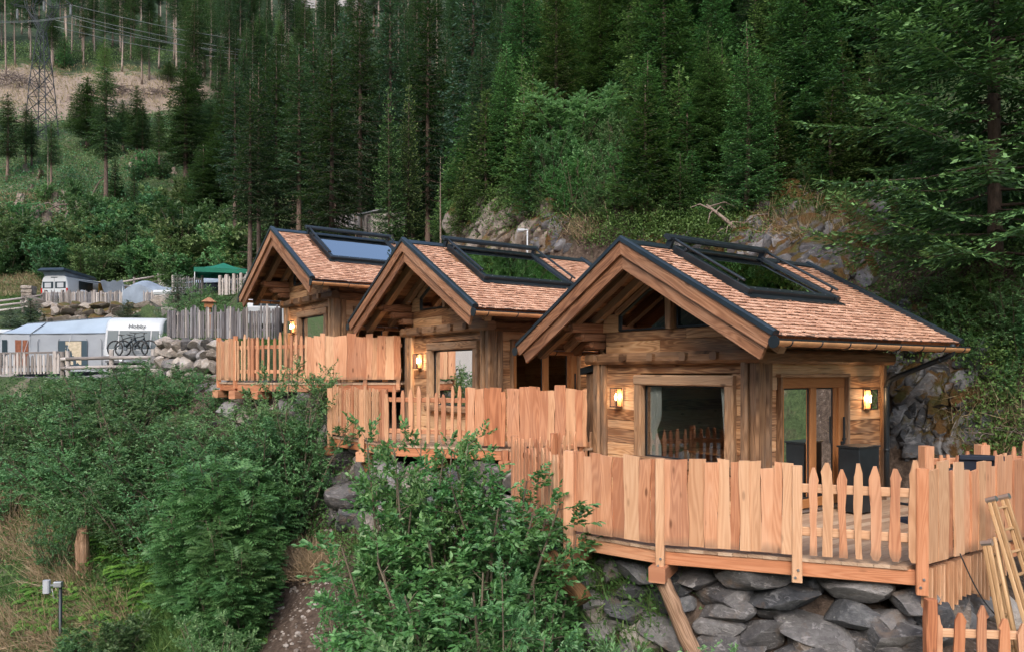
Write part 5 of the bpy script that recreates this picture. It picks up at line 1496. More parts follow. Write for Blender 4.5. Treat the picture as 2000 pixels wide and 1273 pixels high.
# ------------------------------------------------------------------ shrubs on the slope below the decks
GS = 'shrubs on the slope below the decks'
def bush(px, Y, top, kind, h0, label, w=None, nm='leafy_shrub', grp=GS):
    return grow(kind, px, Y, top, label, nm, 'shrub', grp, SF, w, h0, sink=.1)
BL = (
 (775, 10.7, 735, WHB[0], 5.0, .74, 'tall broad-leaved shrub whose tip stands before the middle deck\'s slats'),
 (835, 10.3, 745, WHB[1], 5.0, .78, 'slender broad-leaved shrub right of the tallest tip before the middle deck'),
 (915, 10.4, 795, WHB[2], 5.0, 1.15, 'broad-leaved shrub before the middle deck\'s red plank'),
 (985, 10.5, 800, WHB[0], 5.0, 1.0, 'broad-leaved shrub touching the middle deck\'s right end beam'),
 (1045, 9.9, 975, WHB[1], 5.0, .75, 'broad-leaved shrub covering the left end of the nearest deck'),
 (705, 11.4, 965, WHB[2], 5.0, .48, 'broad-leaved shrub with a leafy arm over the bare soil left of the brown prop'),
 (800, 10.6, 860, WHB[1], 5.0, 1.25, 'dense broad-leaved shrub in the middle of the picture\'s lower half'),
 (905, 9.6, 1000, WHB[0], 5.0, 1.2, None), (985, 9.4, 1040, WHB[2], 5.0, .9, None), (865, 9.7, 1040, WHB[0], 5.0, .85, None), (860, 9.0, 1090, WHB[2], 5.0, 1.1, None), (960, 10.3, 880, WHB[1], 5.0, 1.2, None),
 (1115, 8.5, 1180, SAL[0], 3.6, .6, 'grey-green willow shrub below the short brown prop'),
 (1010, 8.3, 1110, SAL[1], 3.6, .8, None), (930, 8.4, 1130, SAL[2], 3.6, 1.0, None), (850, 8.6, 1180, SAL[0], 3.6, .95, None), (850, 8.7, 1175, SAL[1], 3.6, .7, None), (1200, 8.2, 1225, SAL[1], 3.6, .55, None), (1070, 8.0, 1200, SAL[2], 3.6, .7, None), (980, 8.0, 1210, SAL[0], 3.6, .9, None),
 (1330, 8.0, 1225, SAL[2], 3.6, .6, 'small willow shrub left of the pale slanting prop\'s foot'),
 (1408, 8.35, 1128, SLIM, 3.2, .9, 'thin upright willow sapling before the boulder wall'),
 (1500, 8.1, 1255, SAL[0], 3.6, .5, None),
)
for (px, Y, top, k, h0, w, lab) in BL:
    bush(px, Y, top, k, h0, lab or ('dense broad-leaved shrub in the thicket before the middle deck' if k in WHB else 'grey-green willow shrub in the thicket at the bottom of the picture'), w)
LB = 'grey-green willow shrub in the dense thicket below the caravan'
for (px, Y, top, w) in ((110, 22, 725, 1.15), (190, 21.5, 702, 1.2), (270, 21.5, 692, 1.2), (345, 21.5, 715, 1.2), (420, 20.5, 752, 1.1), (50, 22.5, 750, 1.1), (150, 20, 770, 1.2), (240, 19.5, 760, 1.2), (330, 19, 780, 1.2), (410, 18.5, 795, 1.1), (5, 21.5, 780, 1.1), (70, 20.5, 815, 1.1), (300, 17.8, 850, 1.1), (200, 18.5, 830, 1.1), (120, 18.8, 850, 1.0), (370, 17.4, 840, 1.0), (20, 19.5, 870, .9), (260, 17.2, 910, .9), (460, 17.5, 790, 1.0), (480, 18.5, 765, .95), (170, 17.8, 910, .8), (330, 16.6, 920, .8), (20, 27, 749, .7), (75, 26.5, 756, .75), (130, 26.5, 742, .8), (185, 26.5, 729, .8), (250, 26, 719, .8), (300, 25.5, 726, .8), (345, 24.5, 749, .8), (385, 23, 740, .8)):
    bush(px, Y, top, SALF[rf.randrange(2)], 3.6, LB, w)
for (px, Y, top, w, lab) in ((565, 17.2, 672, .95, 'tall slender willow shrub before the farthest deck\'s pickets'), (610, 16.6, 745, .95, 'willow shrub right of the tall slender one, below the farthest deck'), (530, 16.8, 770, 1.05, 'willow shrub with many bare stems below the farthest deck'), (560, 16.2, 830, .75, None), (500, 16.5, 835, 1.0, None), (520, 15.6, 915, .55, None)):
    bush(px, Y, top, SAL[rf.randrange(3)], 3.6, lab or 'willow shrub in the clump below the farthest deck', w)
for (px, Y, top, w, lab) in ((452, 14.9, 868, .8, 'dark rowan bush with feathery leaves, largest of the rowans'), (405, 15.4, 885, .8, None), (485, 15.3, 890, .7, None), (365, 15.4, 950, .7, None), (455, 14.2, 990, .7, None), (490, 14.7, 985, .5, None), (425, 14.2, 1050, .6, None), (470, 13.9, 1060, .55, None), (400, 15, 1000, .55, None)):
    bush(px, Y, top, ROW[rf.randrange(2)], 4.2, lab or 'dark rowan bush with feathery leaves in the clump below the willows', w, 'rowan_bush')
for (px, Y, top, w, lab) in ((235, 14.6, 1130, .6, 'small rowan bush by the fern bank at the lower left'), (170, 14.8, 1180, .6, None), (110, 17, 1000, .5, None), (420, 12.6, 1200, .5, None)):
    bush(px, Y, top, (ROW[0], SALF[0], SCR[0])[rf.randrange(3)], 3.3, lab or 'low green bush on the grassy slope at the lower left', w, 'low_bush')
# shrubs hanging over the rock at the right, and saplings on the rock
for (px, by, top, k, w, lab) in ((1880, 690, 570, HANG, .42, 'leafy shrub hanging over the dark rock right of the gutter\'s end'), (1960, 700, 545, HANG, .48, 'leafy shrub at the right edge above the small picket fence'), (1835, 665, 585, SAL[1], .40, None), (1925, 640, 500, WHB[2], .45, None), (1995, 730, 600, SAL[0], .42, None), (2030, 700, 560, HANG, .5, None), (1905, 740, 640, SAL[2], .30, None), (1965, 780, 690, HANG, .26, None), (1850, 620, 530, HANG, .4, None), (1900, 600, 500, SAL[0], .4, None)):
    p = hit(px, by); h0 = 4.0 if k is HANG else (5.0 if k in WHB else 3.6)
    plant('leafy_shrub', k, (p.x, p.y, p.z - .1), (w, w, max(.2, ((HZ - top) / F * p.y - p.z) / h0 * 1.1)), rf.uniform(0, 6.3), lab or 'leafy shrub on the rock bank right of the nearest cabin', 'shrub', 'shrubs on the rock bank', SF)
for (px, Y, w) in ((1050, 23.2, .5), (1080, 22.6, .6), (1110, 23, .55), (1140, 22.4, .6), (1170, 22.8, .5), (1205, 22.2, .6), (1230, 23, .5), (1095, 24, .6), (1060, 24.6, .6), (1160, 24.2, .6), (1030, 24.2, .45), (1215, 24.5, .6)):
    x = (px - 1000) / F * Y; plant('leafy_shrub', (SAL + SCR)[rf.randrange(5)], (x, Y, hz(x, Y) - .1), w, rf.uniform(0, 6.3), 'low leafy shrub at the forest edge above the cabins', 'shrub', 'shrubs at the forest edge', SF)
for (px, py, w) in ((1062, 425, .42), (1095, 432, .4), (1120, 410, .45), (1150, 428, .42), (1180, 405, .45), (1205, 430, .4), (1235, 412, .4), (1080, 405, .4), (1140, 395, .4), (1215, 395, .45), (1260, 430, .35), (1045, 410, .4), (1170, 440, .35), (1110, 445, .32)):
    p = hit(px, py); plant('leafy_shrub', (SAL + WHB)[rf.randrange(6)], (p.x, p.y, p.z - .1), (w, w, w * .75), rf.uniform(0, 6.3), 'low leafy shrub at the forest edge above the cabins', 'shrub', 'shrubs at the forest edge', SF)
# low growth between the roofs and the forest edge
n = 0; tries = 0
while n < 95 and tries < 3000:
    tries += 1
    px = rf.uniform(860, 1800); Y = rf.uniform(18, 32); x = (px - 1000) / F * Y; s_, n_ = sn(x, Y)
    nb = float(np.interp(s_, [-40, -6, 10, 13, 17, 21, 26, 60], [4.2, 4.8, 5.2, 6.0, 9.0, 14, 19, 24]))
    if not nb + 1.3 < n_ < nb + 6.5 or 1060 < px < 1200 or (1450 < px < 1740 and n_ < nb + 3.2): continue
    z = hz(x, Y)
    if rf.random() < .72:
        h = rf.uniform(1.3, 3.6); w = max(h / 5, .30) * rf.uniform(1, 1.4)
        plant('young_spruce', SPY[rf.randrange(2)], (x, Y, z - .1), (w, w, h / 5), rf.uniform(0, 6.3), 'small young spruce at the edge of the rock above the cabins', 'tree', G_NEAR)
    else:
        w = rf.uniform(.25, .5); plant('leafy_shrub', (SCR + SAL)[rf.randrange(5)], (x, Y, z - .1), w, rf.uniform(0, 6.3), 'low leafy shrub at the forest edge above the cabins', 'shrub', 'shrubs at the forest edge', SF)
    n += 1
# scrub on the hillside behind the camp
tries = 0; n = 0
while n < 170 and tries < 4000:
    tries += 1
    px = rf.uniform(-40, 500); by = rf.uniform(330, 560) if n < 60 else rf.uniform(420, 560)
    if by > 545 and px < 90: continue
    if px < 190 and by < 475 and rf.random() < .8: continue
    p = hit(px, by)
    if p is None or p.y < 44: continue
    w = rf.uniform(.8, 1.7) * (1 if by > 430 else .7)
    k = SCR[rf.randrange(3)] if rf.random() < .8 else SPY[1]
    plant('scrub_bush' if k in SCR else 'young_spruce', k, (p.x, p.y, p.z - .1), (w, w, w * rf.uniform(.8, 1.25)) if k in SCR else w * .45, rf.uniform(0, 6.3), 'green bush among the scrub on the hillside above the camp' if k in SCR else 'small young spruce among the scrub above the camp', 'bush' if k in SCR else 'tree', 'scrub on the hillside above the camp', SF if k in SCR else ('trunk', 'crown')); n += 1
for (px, by, w, lab) in ((360, 520, 2.4, 'big rounded dark green bush left of the green canopy'), (150, 505, 1.7, None), (60, 520, 1.8, None), (230, 470, 1.6, None), (300, 440, 1.5, None), (390, 440, 1.7, None), (90, 530, 1.4, None), (20, 545, 1.4, None), (330, 480, 1.6, None), (250, 520, 1.6, None), (170, 540, 1.3, None), (440, 500, 1.6, None)):
    p = hit(px, by); plant('scrub_bush', SCR[rf.randrange(3)], (p.x, p.y, p.z - .1), w, rf.uniform(0, 6.3), lab or 'green bush among the scrub on the hillside above the camp', 'bush', 'scrub on the hillside above the camp', SF)
# shrubs between the camp terraces
for (px, Y, top, w, k, lab) in ((392, 36, 545, .9, SALF[0], 'leafy shrub before the green canopy\'s picket fence'), (375, 35, 570, .8, SALF[1], None), (420, 37, 570, .8, SALF[0], None), (335, 38, 600, .6, SALF[1], None), (500, 31, 590, .7, SALF[0], 'leafy shrub behind the silvery fence left of the farthest cabin'), (460, 33, 590, .7, SALF[1], None), (525, 30, 600, .6, SALF[0], None), (360, 39, 585, .7, SALF[1], None), (310, 40, 620, .5, SALF[0], None),
                              (265, 27.5, 700, .6, SALF[0], 'shrub growing before the bicycle\'s caravan'), (300, 27.2, 690, .7, SALF[1], None), (235, 27.6, 715, .5, SALF[0], None), (325, 26, 720, .55, SALF[1], None)):
    bush(px, Y, top, k, 3.6, lab or ('leafy shrub between the camp terraces' if Y > 29 else 'low leafy shrub along the caravan terrace edge'), w, 'leafy_shrub', 'shrubs between the camp terraces')
for (px, Y, top, w, lab) in ((348, 40, 540, 1.0, 'young blue-green pine before the long grey picket fence'), (58, 43, 585, 1.1, 'young blue-green pine left of the caravan\'s grey awning'), (250, 43, 588, .8, 'small blue-green pine behind the caravan roof'), (20, 44, 600, .7, 'small pine at the left edge behind the caravan awning')):
    grow(PINE, px, Y, top, lab, 'pine_tree', 'tree', 'young pines between the camp terraces', ('trunk', 'crown'), w, 3.2)

# ------------------------------------------------------------------ stumps and brushwood on the logged slope
def stump_mesh(seed):
    rr = random.Random(seed); st = random.getstate(); b = MB()
    b.tube([(0, 0, -.3), (0, 0, .1), (.03, .02, .5), (.05, 0, 1.0)], [.62, .45, .36, .33], 14, jit=.16, sm=False)
    for k in range(6):
        a = rr.uniform(0, 6.3); b.tube([(0, 0, .25), (.55 * math.cos(a), .55 * math.sin(a), -.05), (.85 * math.cos(a), .85 * math.sin(a), -.35)], [.16, .10, .04], 6, jit=.1)
    for k in range(5):
        a = rr.uniform(0, 6.3); r_ = .25; b.beam((r_ * math.cos(a), r_ * math.sin(a), .9), (r_ * math.cos(a), r_ * math.sin(a), rr.uniform(1.05, 1.4)), .07, .05, (1, 0, 0), h1=.01, w1=.02)
    return b.mesh('tree_stump', M['stump'])
STM = [stump_mesh(i) for i in range(3)]
for (px, by, s, lab) in ((40, 402, 1.15, 'pale upright tree stump left of two small stumps'), (68, 434, 1.35, 'tallest pale tree stump, above the brushwood heap'), (90, 440, 1.25, 'weathered grey stump beside the tallest one'), (107, 394, .8, 'small stump, left of a pair on the logged slope'), (124, 386, .75, 'small stump, right of a pair on the logged slope'), (112, 416, .8, 'low stump below the small pair'),
                        (80, 348, .8, None), (92, 390, .9, None), (340, 340, .55, None), (255, 328, .5, None), (116, 204, .6, None), (118, 226, .55, None), (108, 150, .6, None), (240, 165, .5, None), (36, 172, .6, None), (52, 335, .7, None), (225, 205, .8, None), (300, 185, .8, None), (175, 180, .7, None), (143, 445, .5, None), (20, 455, .7, None), (60, 375, .6, None), (150, 405, .5, None), (35, 420, .6, None), (70, 190, .8, None), (135, 200, .8, None)):
    p = hit(px, by); o = link('tree_stump', STM[rf.randrange(3)]); o.location = p; o.scale = (s, s, s * rf.uniform(.8, 1.1)); o.rotation_euler = (rf.uniform(-.1, .1), rf.uniform(-.1, .1), rf.uniform(0, 6))
    tag(o, lab or 'pale tree stump scattered on the logged slope', 'tree stump', 'stumps on the logged slope')
def brush_heap(loc, r, h, n, name, lab, cat, mat='brush'):
    b = MB()
    for i in range(n):
        a = rnd.uniform(0, 6.3); q = rnd.random() ** .5 * r; c = Vector((q * math.cos(a), q * math.sin(a), h * (1 - (q / r) ** 2) * rnd.random()))
        d = Vector((rnd.gauss(0, 1), rnd.gauss(0, 1), rnd.gauss(0, .35))).normalized() * rnd.uniform(.4, 1.0) * r * .6
        m = Vector((rnd.gauss(0, .1), rnd.gauss(0, .1), rnd.gauss(0, .12))) * r * .5
        b.tube([c - d, c + m, c + d], [rnd.uniform(.006, .018) * r, .012 * r, .004 * r], 4, caps=False)
    o = b.build(name, M[mat]); o.location = loc; return tag(o, lab, cat)
brush_heap(hit(48, 462), 2.6, 1.6, 260, 'brushwood_heap', 'heap of dead grey branches below the tallest stump', 'brushwood')
brush_heap(hit(230, 185), 3.0, .9, 140, 'brushwood_heap', 'dead branches lying in the bare clearing below the bright larch', 'brushwood')
brush_heap(hit(40, 165), 3.5, .8, 120, 'brushwood_heap', 'dead branches lying at the clearing\'s left end by the pylon', 'brushwood')
brush_heap(hit(305, 190), 2.5, .8, 100, 'brushwood_heap', 'dead branches lying at the clearing\'s right end', 'brushwood')
for (px, by, tx, ty, lab) in ((880, 425, 790, 345, 'dead leaning trunk lying against the spruces above the cliff'), (1455, 470, 1380, 400, 'dead branch stump leaning out above the nearest cabin\'s ridge'), (90, 412, 205, 412, 'fallen pale trunk lying across the logged slope'), (175, 425, 172, 390, 'thin dead snag on the logged slope')):
    p = hit(px, by); q = at(tx, ty, p.y + .3)
    b = MB(); d = q - p; b.tube([V3(0, 0, 0), d * .5, d], [.006 * p.y / 2, .005 * p.y / 2, .002 * p.y / 2], 7, jit=.08)
    for k in range(12):
        c = d * rnd.uniform(.2, .95); e = Vector((rnd.gauss(0, 1), rnd.gauss(0, .6), rnd.gauss(-.2, .7))) * .035 * p.y * rnd.uniform(.5, 1); b.tube([c, c + e * .6, c + e + V3(0, 0, -.01 * p.y)], [.0012 * p.y, .0009 * p.y, .0004 * p.y], 4, caps=False)
    o = b.build('dead_trunk', M['palebark']); o.location = p; tag(o, lab, 'dead tree')
b = MB(); b.tube([(0, 0, -.3), (.02, 0, .3), (0, .03, .8), (.05, 0, 1.15)], [.24, .19, .17, .12], 12, jit=.15, sm=False)
for k in range(6):
    a = k * 1.05; b.beam((.11 * math.cos(a), .11 * math.sin(a), .9), (.12 * math.cos(a), .12 * math.sin(a), 1.15 + .25 * rnd.random()), .07, .05, (1, 0, 0), w1=.01, h1=.01)
o = b.build('broken_trunk', M['propwood']); p = hit(160, 1130); o.location = p; o.scale = (.8, .8, .95); tag(o, 'splintered orange-brown trunk stub standing in the slope\'s leaves at the left', 'tree stump')
# ------------------------------------------------------------------ rocks
import bmesh
def faceted(seed, sub=3, cuts=11, soft=.05):
    """angular boulder of about unit radius"""
    r = random.Random(seed); bm = bmesh.new(); bmesh.ops.create_icosphere(bm, subdivisions=sub, radius=1.0)
    V = np.array([v.co[:] for v in bm.verts]); Fc = np.array([[v.index for v in f.verts] for f in bm.faces]); bm.free()
    for k in range(cuts):
        n = np.array([r.gauss(0, 1), r.gauss(0, 1), r.gauss(0, 1)]); n /= np.linalg.norm(n); d = r.uniform(.46, .82)
        t = V @ n - d; V -= np.outer(np.maximum(t, 0) * .92, n)
    ph = np.array([r.uniform(0, 9) for _ in range(3)])
    nz = fbm(V[:, 0] * 1.0 + ph[0], V[:, 1] + V[:, 2] * 1.7 + ph[1], 3.1, 5)
    V = V * (1 + soft * nz)[:, None]
    return V, Fc
BASE = [faceted(500 + i, 4, 17, .045) for i in range(10)]
ROCKM = {}
def rock_mesh(i, mat):
    if (i, mat) not in ROCKM:
        V, Fc = BASE[i]; me = np_mesh('boulder', V, [Fc], M[mat], None, True)
        try: me.set_sharp_from_angle(angle=R(20))
        except Exception: pass
        ROCKM[(i, mat)] = me
    return ROCKM[(i, mat)]
rk = random.Random(5)
def stone(parent, p, sx, sy, sz, rz, mat, name='boulder', tilt=.25):
    o = link(name, rock_mesh(rk.randrange(len(BASE)), mat), parent)
    o.location = Vector(p) - (parent.location if parent else Vector()); o.scale = (sx, sy, sz)
    o.rotation_euler = (rk.uniform(-tilt, tilt), rk.uniform(-tilt, tilt), rz + rk.uniform(-.2, .2) + (PI if rk.random() < .5 else 0))
    return o
def snw(s, n, z): return Vector((A1[0] + DS[0] * s + DN[0] * n, A1[1] + DS[1] * s + DN[1] * n, z))
def edge(s): return float(np.interp(s, ES, EN))
ang_row = math.atan2(DS[1], DS[0])
def boulder_wall(s0, s1, ztop, zbot, lab, mats, wmin, wmax, hmin, hmax, lean=.42, off=.0, maxn=95):
    o = empty('boulder_wall', snw((s0 + s1) / 2, edge((s0 + s1) / 2), (ztop(s0) + zbot) / 2)); n = 0
    z = zbot
    top = max(ztop(s0), ztop(s1))
    while z < top:
        h = rk.uniform(hmin, hmax); s = s0 + rk.uniform(0, .4)
        while s < s1 and n < maxn:
            w = rk.uniform(wmin, wmax); hh = h * rk.uniform(.85, 1.3)
            sc = s + w / 2
            if z + h * .2 < ztop(sc):
                zz = z + hh / 2 + rk.uniform(-.08, .08); d = (ztop(sc) - zz)
                stone(o, snw(sc, edge(sc) + off - d * lean - .05 + rk.uniform(-.08, .08), zz), w * .64, .50 * rk.uniform(.8, 1.2) * max(.7, min(1.2, w)), hh * .66, ang_row, mats[rk.randrange(len(mats))]); n += 1
            s += w * .80
        z += h * .74
    return tag(o, lab, 'boulder wall', 'boulder walls below the decks')
boulder_wall(-4.9, .6, lambda s: -2.50, -4.0, 'wall of large grey boulders under the nearest deck', ['boulder', 'boulder', 'slaterock', 'boulder', 'warmboulder'], .38, 1.0, .24, .42, .42, 0, 98)
boulder_wall(1.2, 8.6, lambda s: float(np.interp(s, [1, 4, 6, 8.6], [-1.9, -1.75, -1.7, -1.2])), -3.3, 'boulder bank with dark and pale stones under the middle deck', ['boulder', 'slaterock', 'warmboulder', 'boulder'], .6, 1.3, .45, .75)
boulder_wall(8.6, 14.5, lambda s: float(np.interp(s, [8.6, 14], [-.75, -.50])), -1.7, 'low boulder bank under the farthest deck', ['boulder', 'boulder', 'slaterock', 'warmboulder'], .6, 1.2, .45, .7)
# boulders under the right side of the nearest deck
o = empty('boulder_wall', (P2[0], P2[1], -3)); tag(o, 'boulders below the pale board skirt behind the wooden ladders', 'boulder wall', 'boulder walls below the decks')
for k in range(26):
    t = rk.uniform(-.1, 3.2); zz = rk.uniform(-4.2, -2.75)
    stone(o, (P2[0] + vv.x * t - uu.x * .35 + (-2.7 - zz) * .35 * uu.x, P2[1] + vv.y * t - uu.y * .35 + (-2.7 - zz) * .35 * uu.y, zz), rk.uniform(.35, .6), .38, rk.uniform(.25, .4), R(35), ['boulder', 'warmboulder'][rk.randrange(2)])
# dry stone walls of the camp
def dry_wall(p, q, hgt, lab, mats, w0, w1, h0, bat=.25, maxn=98):
    p = Vector(p); q = Vector(q); d = (q - p); Lh = math.hypot(d.x, d.y); dh = Vector((d.x, d.y, 0)).normalized(); nr = Vector((dh.y, -dh.x, 0))
    if nr.y > 0: nr = -nr
    o = empty('stone_wall', p); n = 0; z = 0
    while z < hgt:
        h = h0 * rk.uniform(.8, 1.2); s = rk.uniform(-.2, .2)
        while s < Lh and n < maxn:
            w = rk.uniform(w0, w1); c = p + dh * (s + w / 2) + V3(0, 0, d.z * (s + w / 2) / Lh + z + h / 2) + nr * (bat * (hgt - z) + rk.uniform(-.06, .06))
            stone(o, c, w * .62, w * .5, h * .68, math.atan2(dh.y, dh.x), mats[rk.randrange(len(mats))], 'stone', .3); n += 1; s += w * .92
        z += h * .84
    return tag(o, lab, 'stone wall', 'stone walls of the camp')
dry_wall(at(316, 738, 27.4), at(436, 752, 23.2), 1.35, 'rough stone wall between the bicycle and the farthest deck', ['warmboulder', 'warmboulder', 'boulder'], .4, .85, .42)
dry_wall(at(85, 632, 47.6), at(322, 632, 44.5), 1.05, 'low pale stone wall under the camper van\'s long fence', ['warmboulder', 'sandrock'], .6, 1.4, .5)
for (px, by, Y, s, lab) in ((72, 592, 48.5, .75, 'pale boulder at the left end of the long grey fence'), (318, 592, 42, .7, 'rounded boulder at the right end of the long grey fence'), (330, 610, 39, .55, 'smaller boulder below the rounded one by the long grey fence'), (350, 590, 41, .5, 'boulder among plants below the fence of the green canopy')):
    o = link('boulder', rock_mesh(rk.randrange(10), 'warmboulder')); o.location = at(px, by, Y); o.scale = (s * 1.2, s, s * .8); o.rotation_euler = (0, 0, rk.uniform(0, 6)); tag(o, lab, 'boulder')
o = empty('stone_pillar', at(56, 592, 50)); 
b = MB()
for k in range(6): b.beam((-.35, 0, -.2 + k * .24), (.35, 0, -.2 + k * .24), .55 + rnd.uniform(-.05, .05), .235, (0, 0, 1), .04, 3, .03)
b.build('pillar_stones', M['warmboulder'], o); tag(o, 'square pillar of stacked stones left of the camper van', 'pillar')

# cliffs: masses of angular blocks
def crag(pts, nblk, size, mat, lab, spread, name='rock_face', flat=.75, seed=1, strike=None):
    """blocks scattered over the terrain around photo points (px,py)"""
    r = random.Random(seed); Vs = []; Fs = []; n = 0; org = None
    strike = strike or Vector((.75, .2, .65)).normalized()
    for i in range(nblk):
        px, py = pts[r.randrange(len(pts))]
        px += r.gauss(0, spread); py += r.gauss(0, spread * .55)
        p = hit(px, py)
        if p is None: continue
        if org is None: org = p.copy()
        V, Fc = BASE[r.randrange(len(BASE))]
        s = size * r.uniform(.35, 1.0) * (1.4 if r.random() < .12 else 1)
        ax = (strike + Vector((r.gauss(0, .16), r.gauss(0, .16), r.gauss(0, .16)))).normalized()
        m = ax.to_track_quat('Z', 'Y').to_matrix() @ Matrix.Rotation(r.uniform(0, 6.3), 3, 'Z') @ Matrix.Diagonal((s * r.uniform(.5, .8), s * r.uniform(.45, .75), s * r.uniform(.9, 1.35)))
        W = V @ np.array(m).T + np.array(p - org) + np.array(DN.tolist() + [0.]) * s * .28
        Vs.append(W); Fs.append(Fc + n); n += len(W)
    me = np_mesh(name, np.concatenate(Vs), [np.concatenate(Fs)], M[mat], None, True)
    try: me.set_sharp_from_angle(angle=R(30))
    except Exception: pass
    o = link(name, me); o.location = org
    return tag(o, kind='structure')
crag([(x_, y_) for x_ in range(1470, 1710, 24) for y_ in (400, 430, 460, 490, 520)], 120, .62, 'mossrock', 'x', 18, seed=3)
crag([(x_, y_) for x_ in range(1560, 1700, 20) for y_ in (395, 420)], 40, .5, 'mossrock', 'x', 14, seed=4)
crag([(x_, y_) for x_ in range(840, 1090, 25) for y_ in (425, 450, 475, 495)], 110, .75, 'sandrock', 'x', 18, seed=5, strike=Vector((.5, -.4, .5)).normalized())
crag([(x_, y_) for x_ in range(1730, 1920, 22) for y_ in (690, 730, 770, 810, 850, 880)], 190, .46, 'darkrock', 'x', 20, seed=6, strike=Vector((.45, .1, .85)).normalized())
crag([(x_, y_) for x_ in (1700, 1740, 1780) for y_ in (620, 660, 690)], 50, .5, 'darkrock', 'x', 20, seed=8)
crag([(1860, 770), (1890, 800), (1850, 820), (1880, 840), (1900, 780)], 16, .42, 'mossrock', 'x', 16, seed=9)
crag([(1390, 480), (1440, 490), (1340, 480), (1250, 480)], 36, .5, 'mossrock', 'x', 20, seed=10)
crag([(1060, 450), (1090, 440), (1070, 480)], 24, .6, 'mossrock', 'x', 16, seed=11)
# the far bare cliff at the top of the picture
V = []; 
r = random.Random(21); Vs = []; Fs = []; n = 0
for i in range(70):
    px = r.uniform(575, 735); py = r.uniform(-40, 45)
    c = at(px, py, 235 + r.uniform(-8, 8)); Vb, Fc = BASE[r.randrange(10)]; s = r.uniform(5, 11)
    W = Vb * np.array([s * .6, s * .6, s * 1.5]) + np.array(c); Vs.append(W); Fs.append(Fc + n); n += len(W)
me = np_mesh('rock_face', np.concatenate(Vs), [np.concatenate(Fs)], M['farcliff'], None, True); tag(link('rock_face', me), kind='structure')
# loose stones on the bare soil
r = random.Random(31); Vs = []; Fs = []; n = 0
V8, F8 = faceted(900, 1, 7)
for i in range(420):
    px = r.gauss(600, 45); py = r.uniform(1070, 1270) if i < 300 else r.uniform(930, 1070)
    if i >= 300: px = r.gauss(660, 30)
    p = hit(px, py)
    if p is None: continue
    s = .018 + .05 * r.random() ** 3
    a = r.uniform(0, 6.3); m = np.array(Matrix.Rotation(a, 3, 'Z'))
    Vs.append((V8 * np.array([s * r.uniform(.7, 1.4), s, s * .6])) @ m.T + np.array(p)); Fs.append(F8 + n); n += len(V8)
tag(link('scree', np_mesh('scree', np.concatenate(Vs), [np.concatenate(Fs)], M['warmboulder'])), kind='stuff')

# ------------------------------------------------------------------ ground cover
def cover(name, n, region, mat, mk, seed, ymax=200):
    """scatter leaf clumps on the terrain: region(r) gives a photo point to aim at"""
    g = np.random.default_rng(seed); r = random.Random(seed); lv = Leaves()
    for i in range(n):
        px, py = region(r)
        if 500 < px < 690 and py > 1070 and name != 'dry_grass': continue
        p = hit(px, py)
        if p is None or p.y > ymax: continue
        mk(lv, np.array(p), g, r, p.y)
    o = link(name, lv.mesh(name, M[mat])); return tag(o, kind='stuff')
def leafy(k, size, up):
    def mk(lv, p, g, r, Y):
        s = size * (1 + Y / 45)
        P = p + g.normal(0, 1, (k, 3)) * np.array([s * 2.2, s * 2.2, s * .8]) + np.array([0, 0, s * up * r.random()])
        lv.add(P, g.normal(0, 1, (k, 3)) + np.array([0, 0, .25]), np.array([0, 0, 1]) + g.normal(0, .5, (k, 3)), s * g.uniform(.6, 1.2, k), s * .55, .4 + g.normal(0, .2, k))
    return mk
def blades(k, ln, wd):
    def mk(lv, p, g, r, Y):
        s = 1 + Y / 30
        P = p + g.normal(0, 1, (k, 3)) * np.array([.10 * s, .10 * s, 0.0]); D = g.normal(0, .55, (k, 3)) + np.array([-.25, -.35, .75])
        lv.add(P, D, g.normal(0, 1, (k, 3)), ln * s * g.uniform(.6, 1.3, k), wd * s, .45 + g.normal(0, .22, k), 'tri', 0, .25)
    return mk
def frond(lv, p, g, r, Y):
    nf = r.randrange(4, 7); a0 = r.uniform(0, 6.3)
    for k in range(nf):
        a = a0 + k * 6.28 / nf + r.uniform(-.3, .3); L = r.uniform(.30, .55); d = np.array([math.cos(a), math.sin(a), 0]); sd = np.array([-d[1], d[0], 0])
        u = np.linspace(.1, 1, 15); base = p + d * (L * u)[:, None] + np.array([0, 0, 1]) * (L * (.75 * u - .62 * u * u))[:, None]
        w = L * .26 * np.sin(np.clip(u * 1.05, 0, 1) * 2.6 + .35); tn = np.full(15, r.gauss(.5, .2)) + g.normal(0, .06, 15)
        for sg in (-1, 1): lv.add(base, d * .45 + sd * sg + np.array([0, 0, -.15]), np.array([0, 0, 1.0]) + d * .3 + g.normal(0, .1, (15, 3)), w, .045 * L / .45, tn)
def poly_region(*boxes):
    def f(r):
        b = boxes[r.randrange(len(boxes))]; return r.uniform(b[0], b[1]), r.uniform(b[2], b[3])
    return f
cover('ground_leaves', 5200, poly_region((-30, 420, 860, 1290), (-30, 300, 780, 1100), (150, 520, 1080, 1290), (-30, 700, 740, 900), (600, 1300, 1080, 1290), (420, 700, 900, 1120)), 'creeper', leafy(9, .065, 1.6), 41, 40)
cover('ground_leaves', 5200, poly_region((-20, 500, 300, 570), (-20, 480, 395, 560), (0, 340, 90, 125), (0, 400, 225, 330)), 'scrub', leafy(7, .075, 2.2), 42)
cover('ground_leaves', 5200, poly_region((780, 1110, 370, 440), (1100, 1500, 350, 480), (1460, 1760, 290, 420), (1660, 2010, 420, 690), (1700, 2010, 560, 720), (1900, 2010, 690, 900), (690, 850, 400, 470), (1150, 1450, 430, 490)), 'creeper', leafy(9, .055, 1.6), 43, 60)
cover('ground_leaves', 1300, poly_region((-20, 420, 225, 430), (-20, 300, 330, 480)), 'scrub', leafy(9, .10, 2.0), 51)
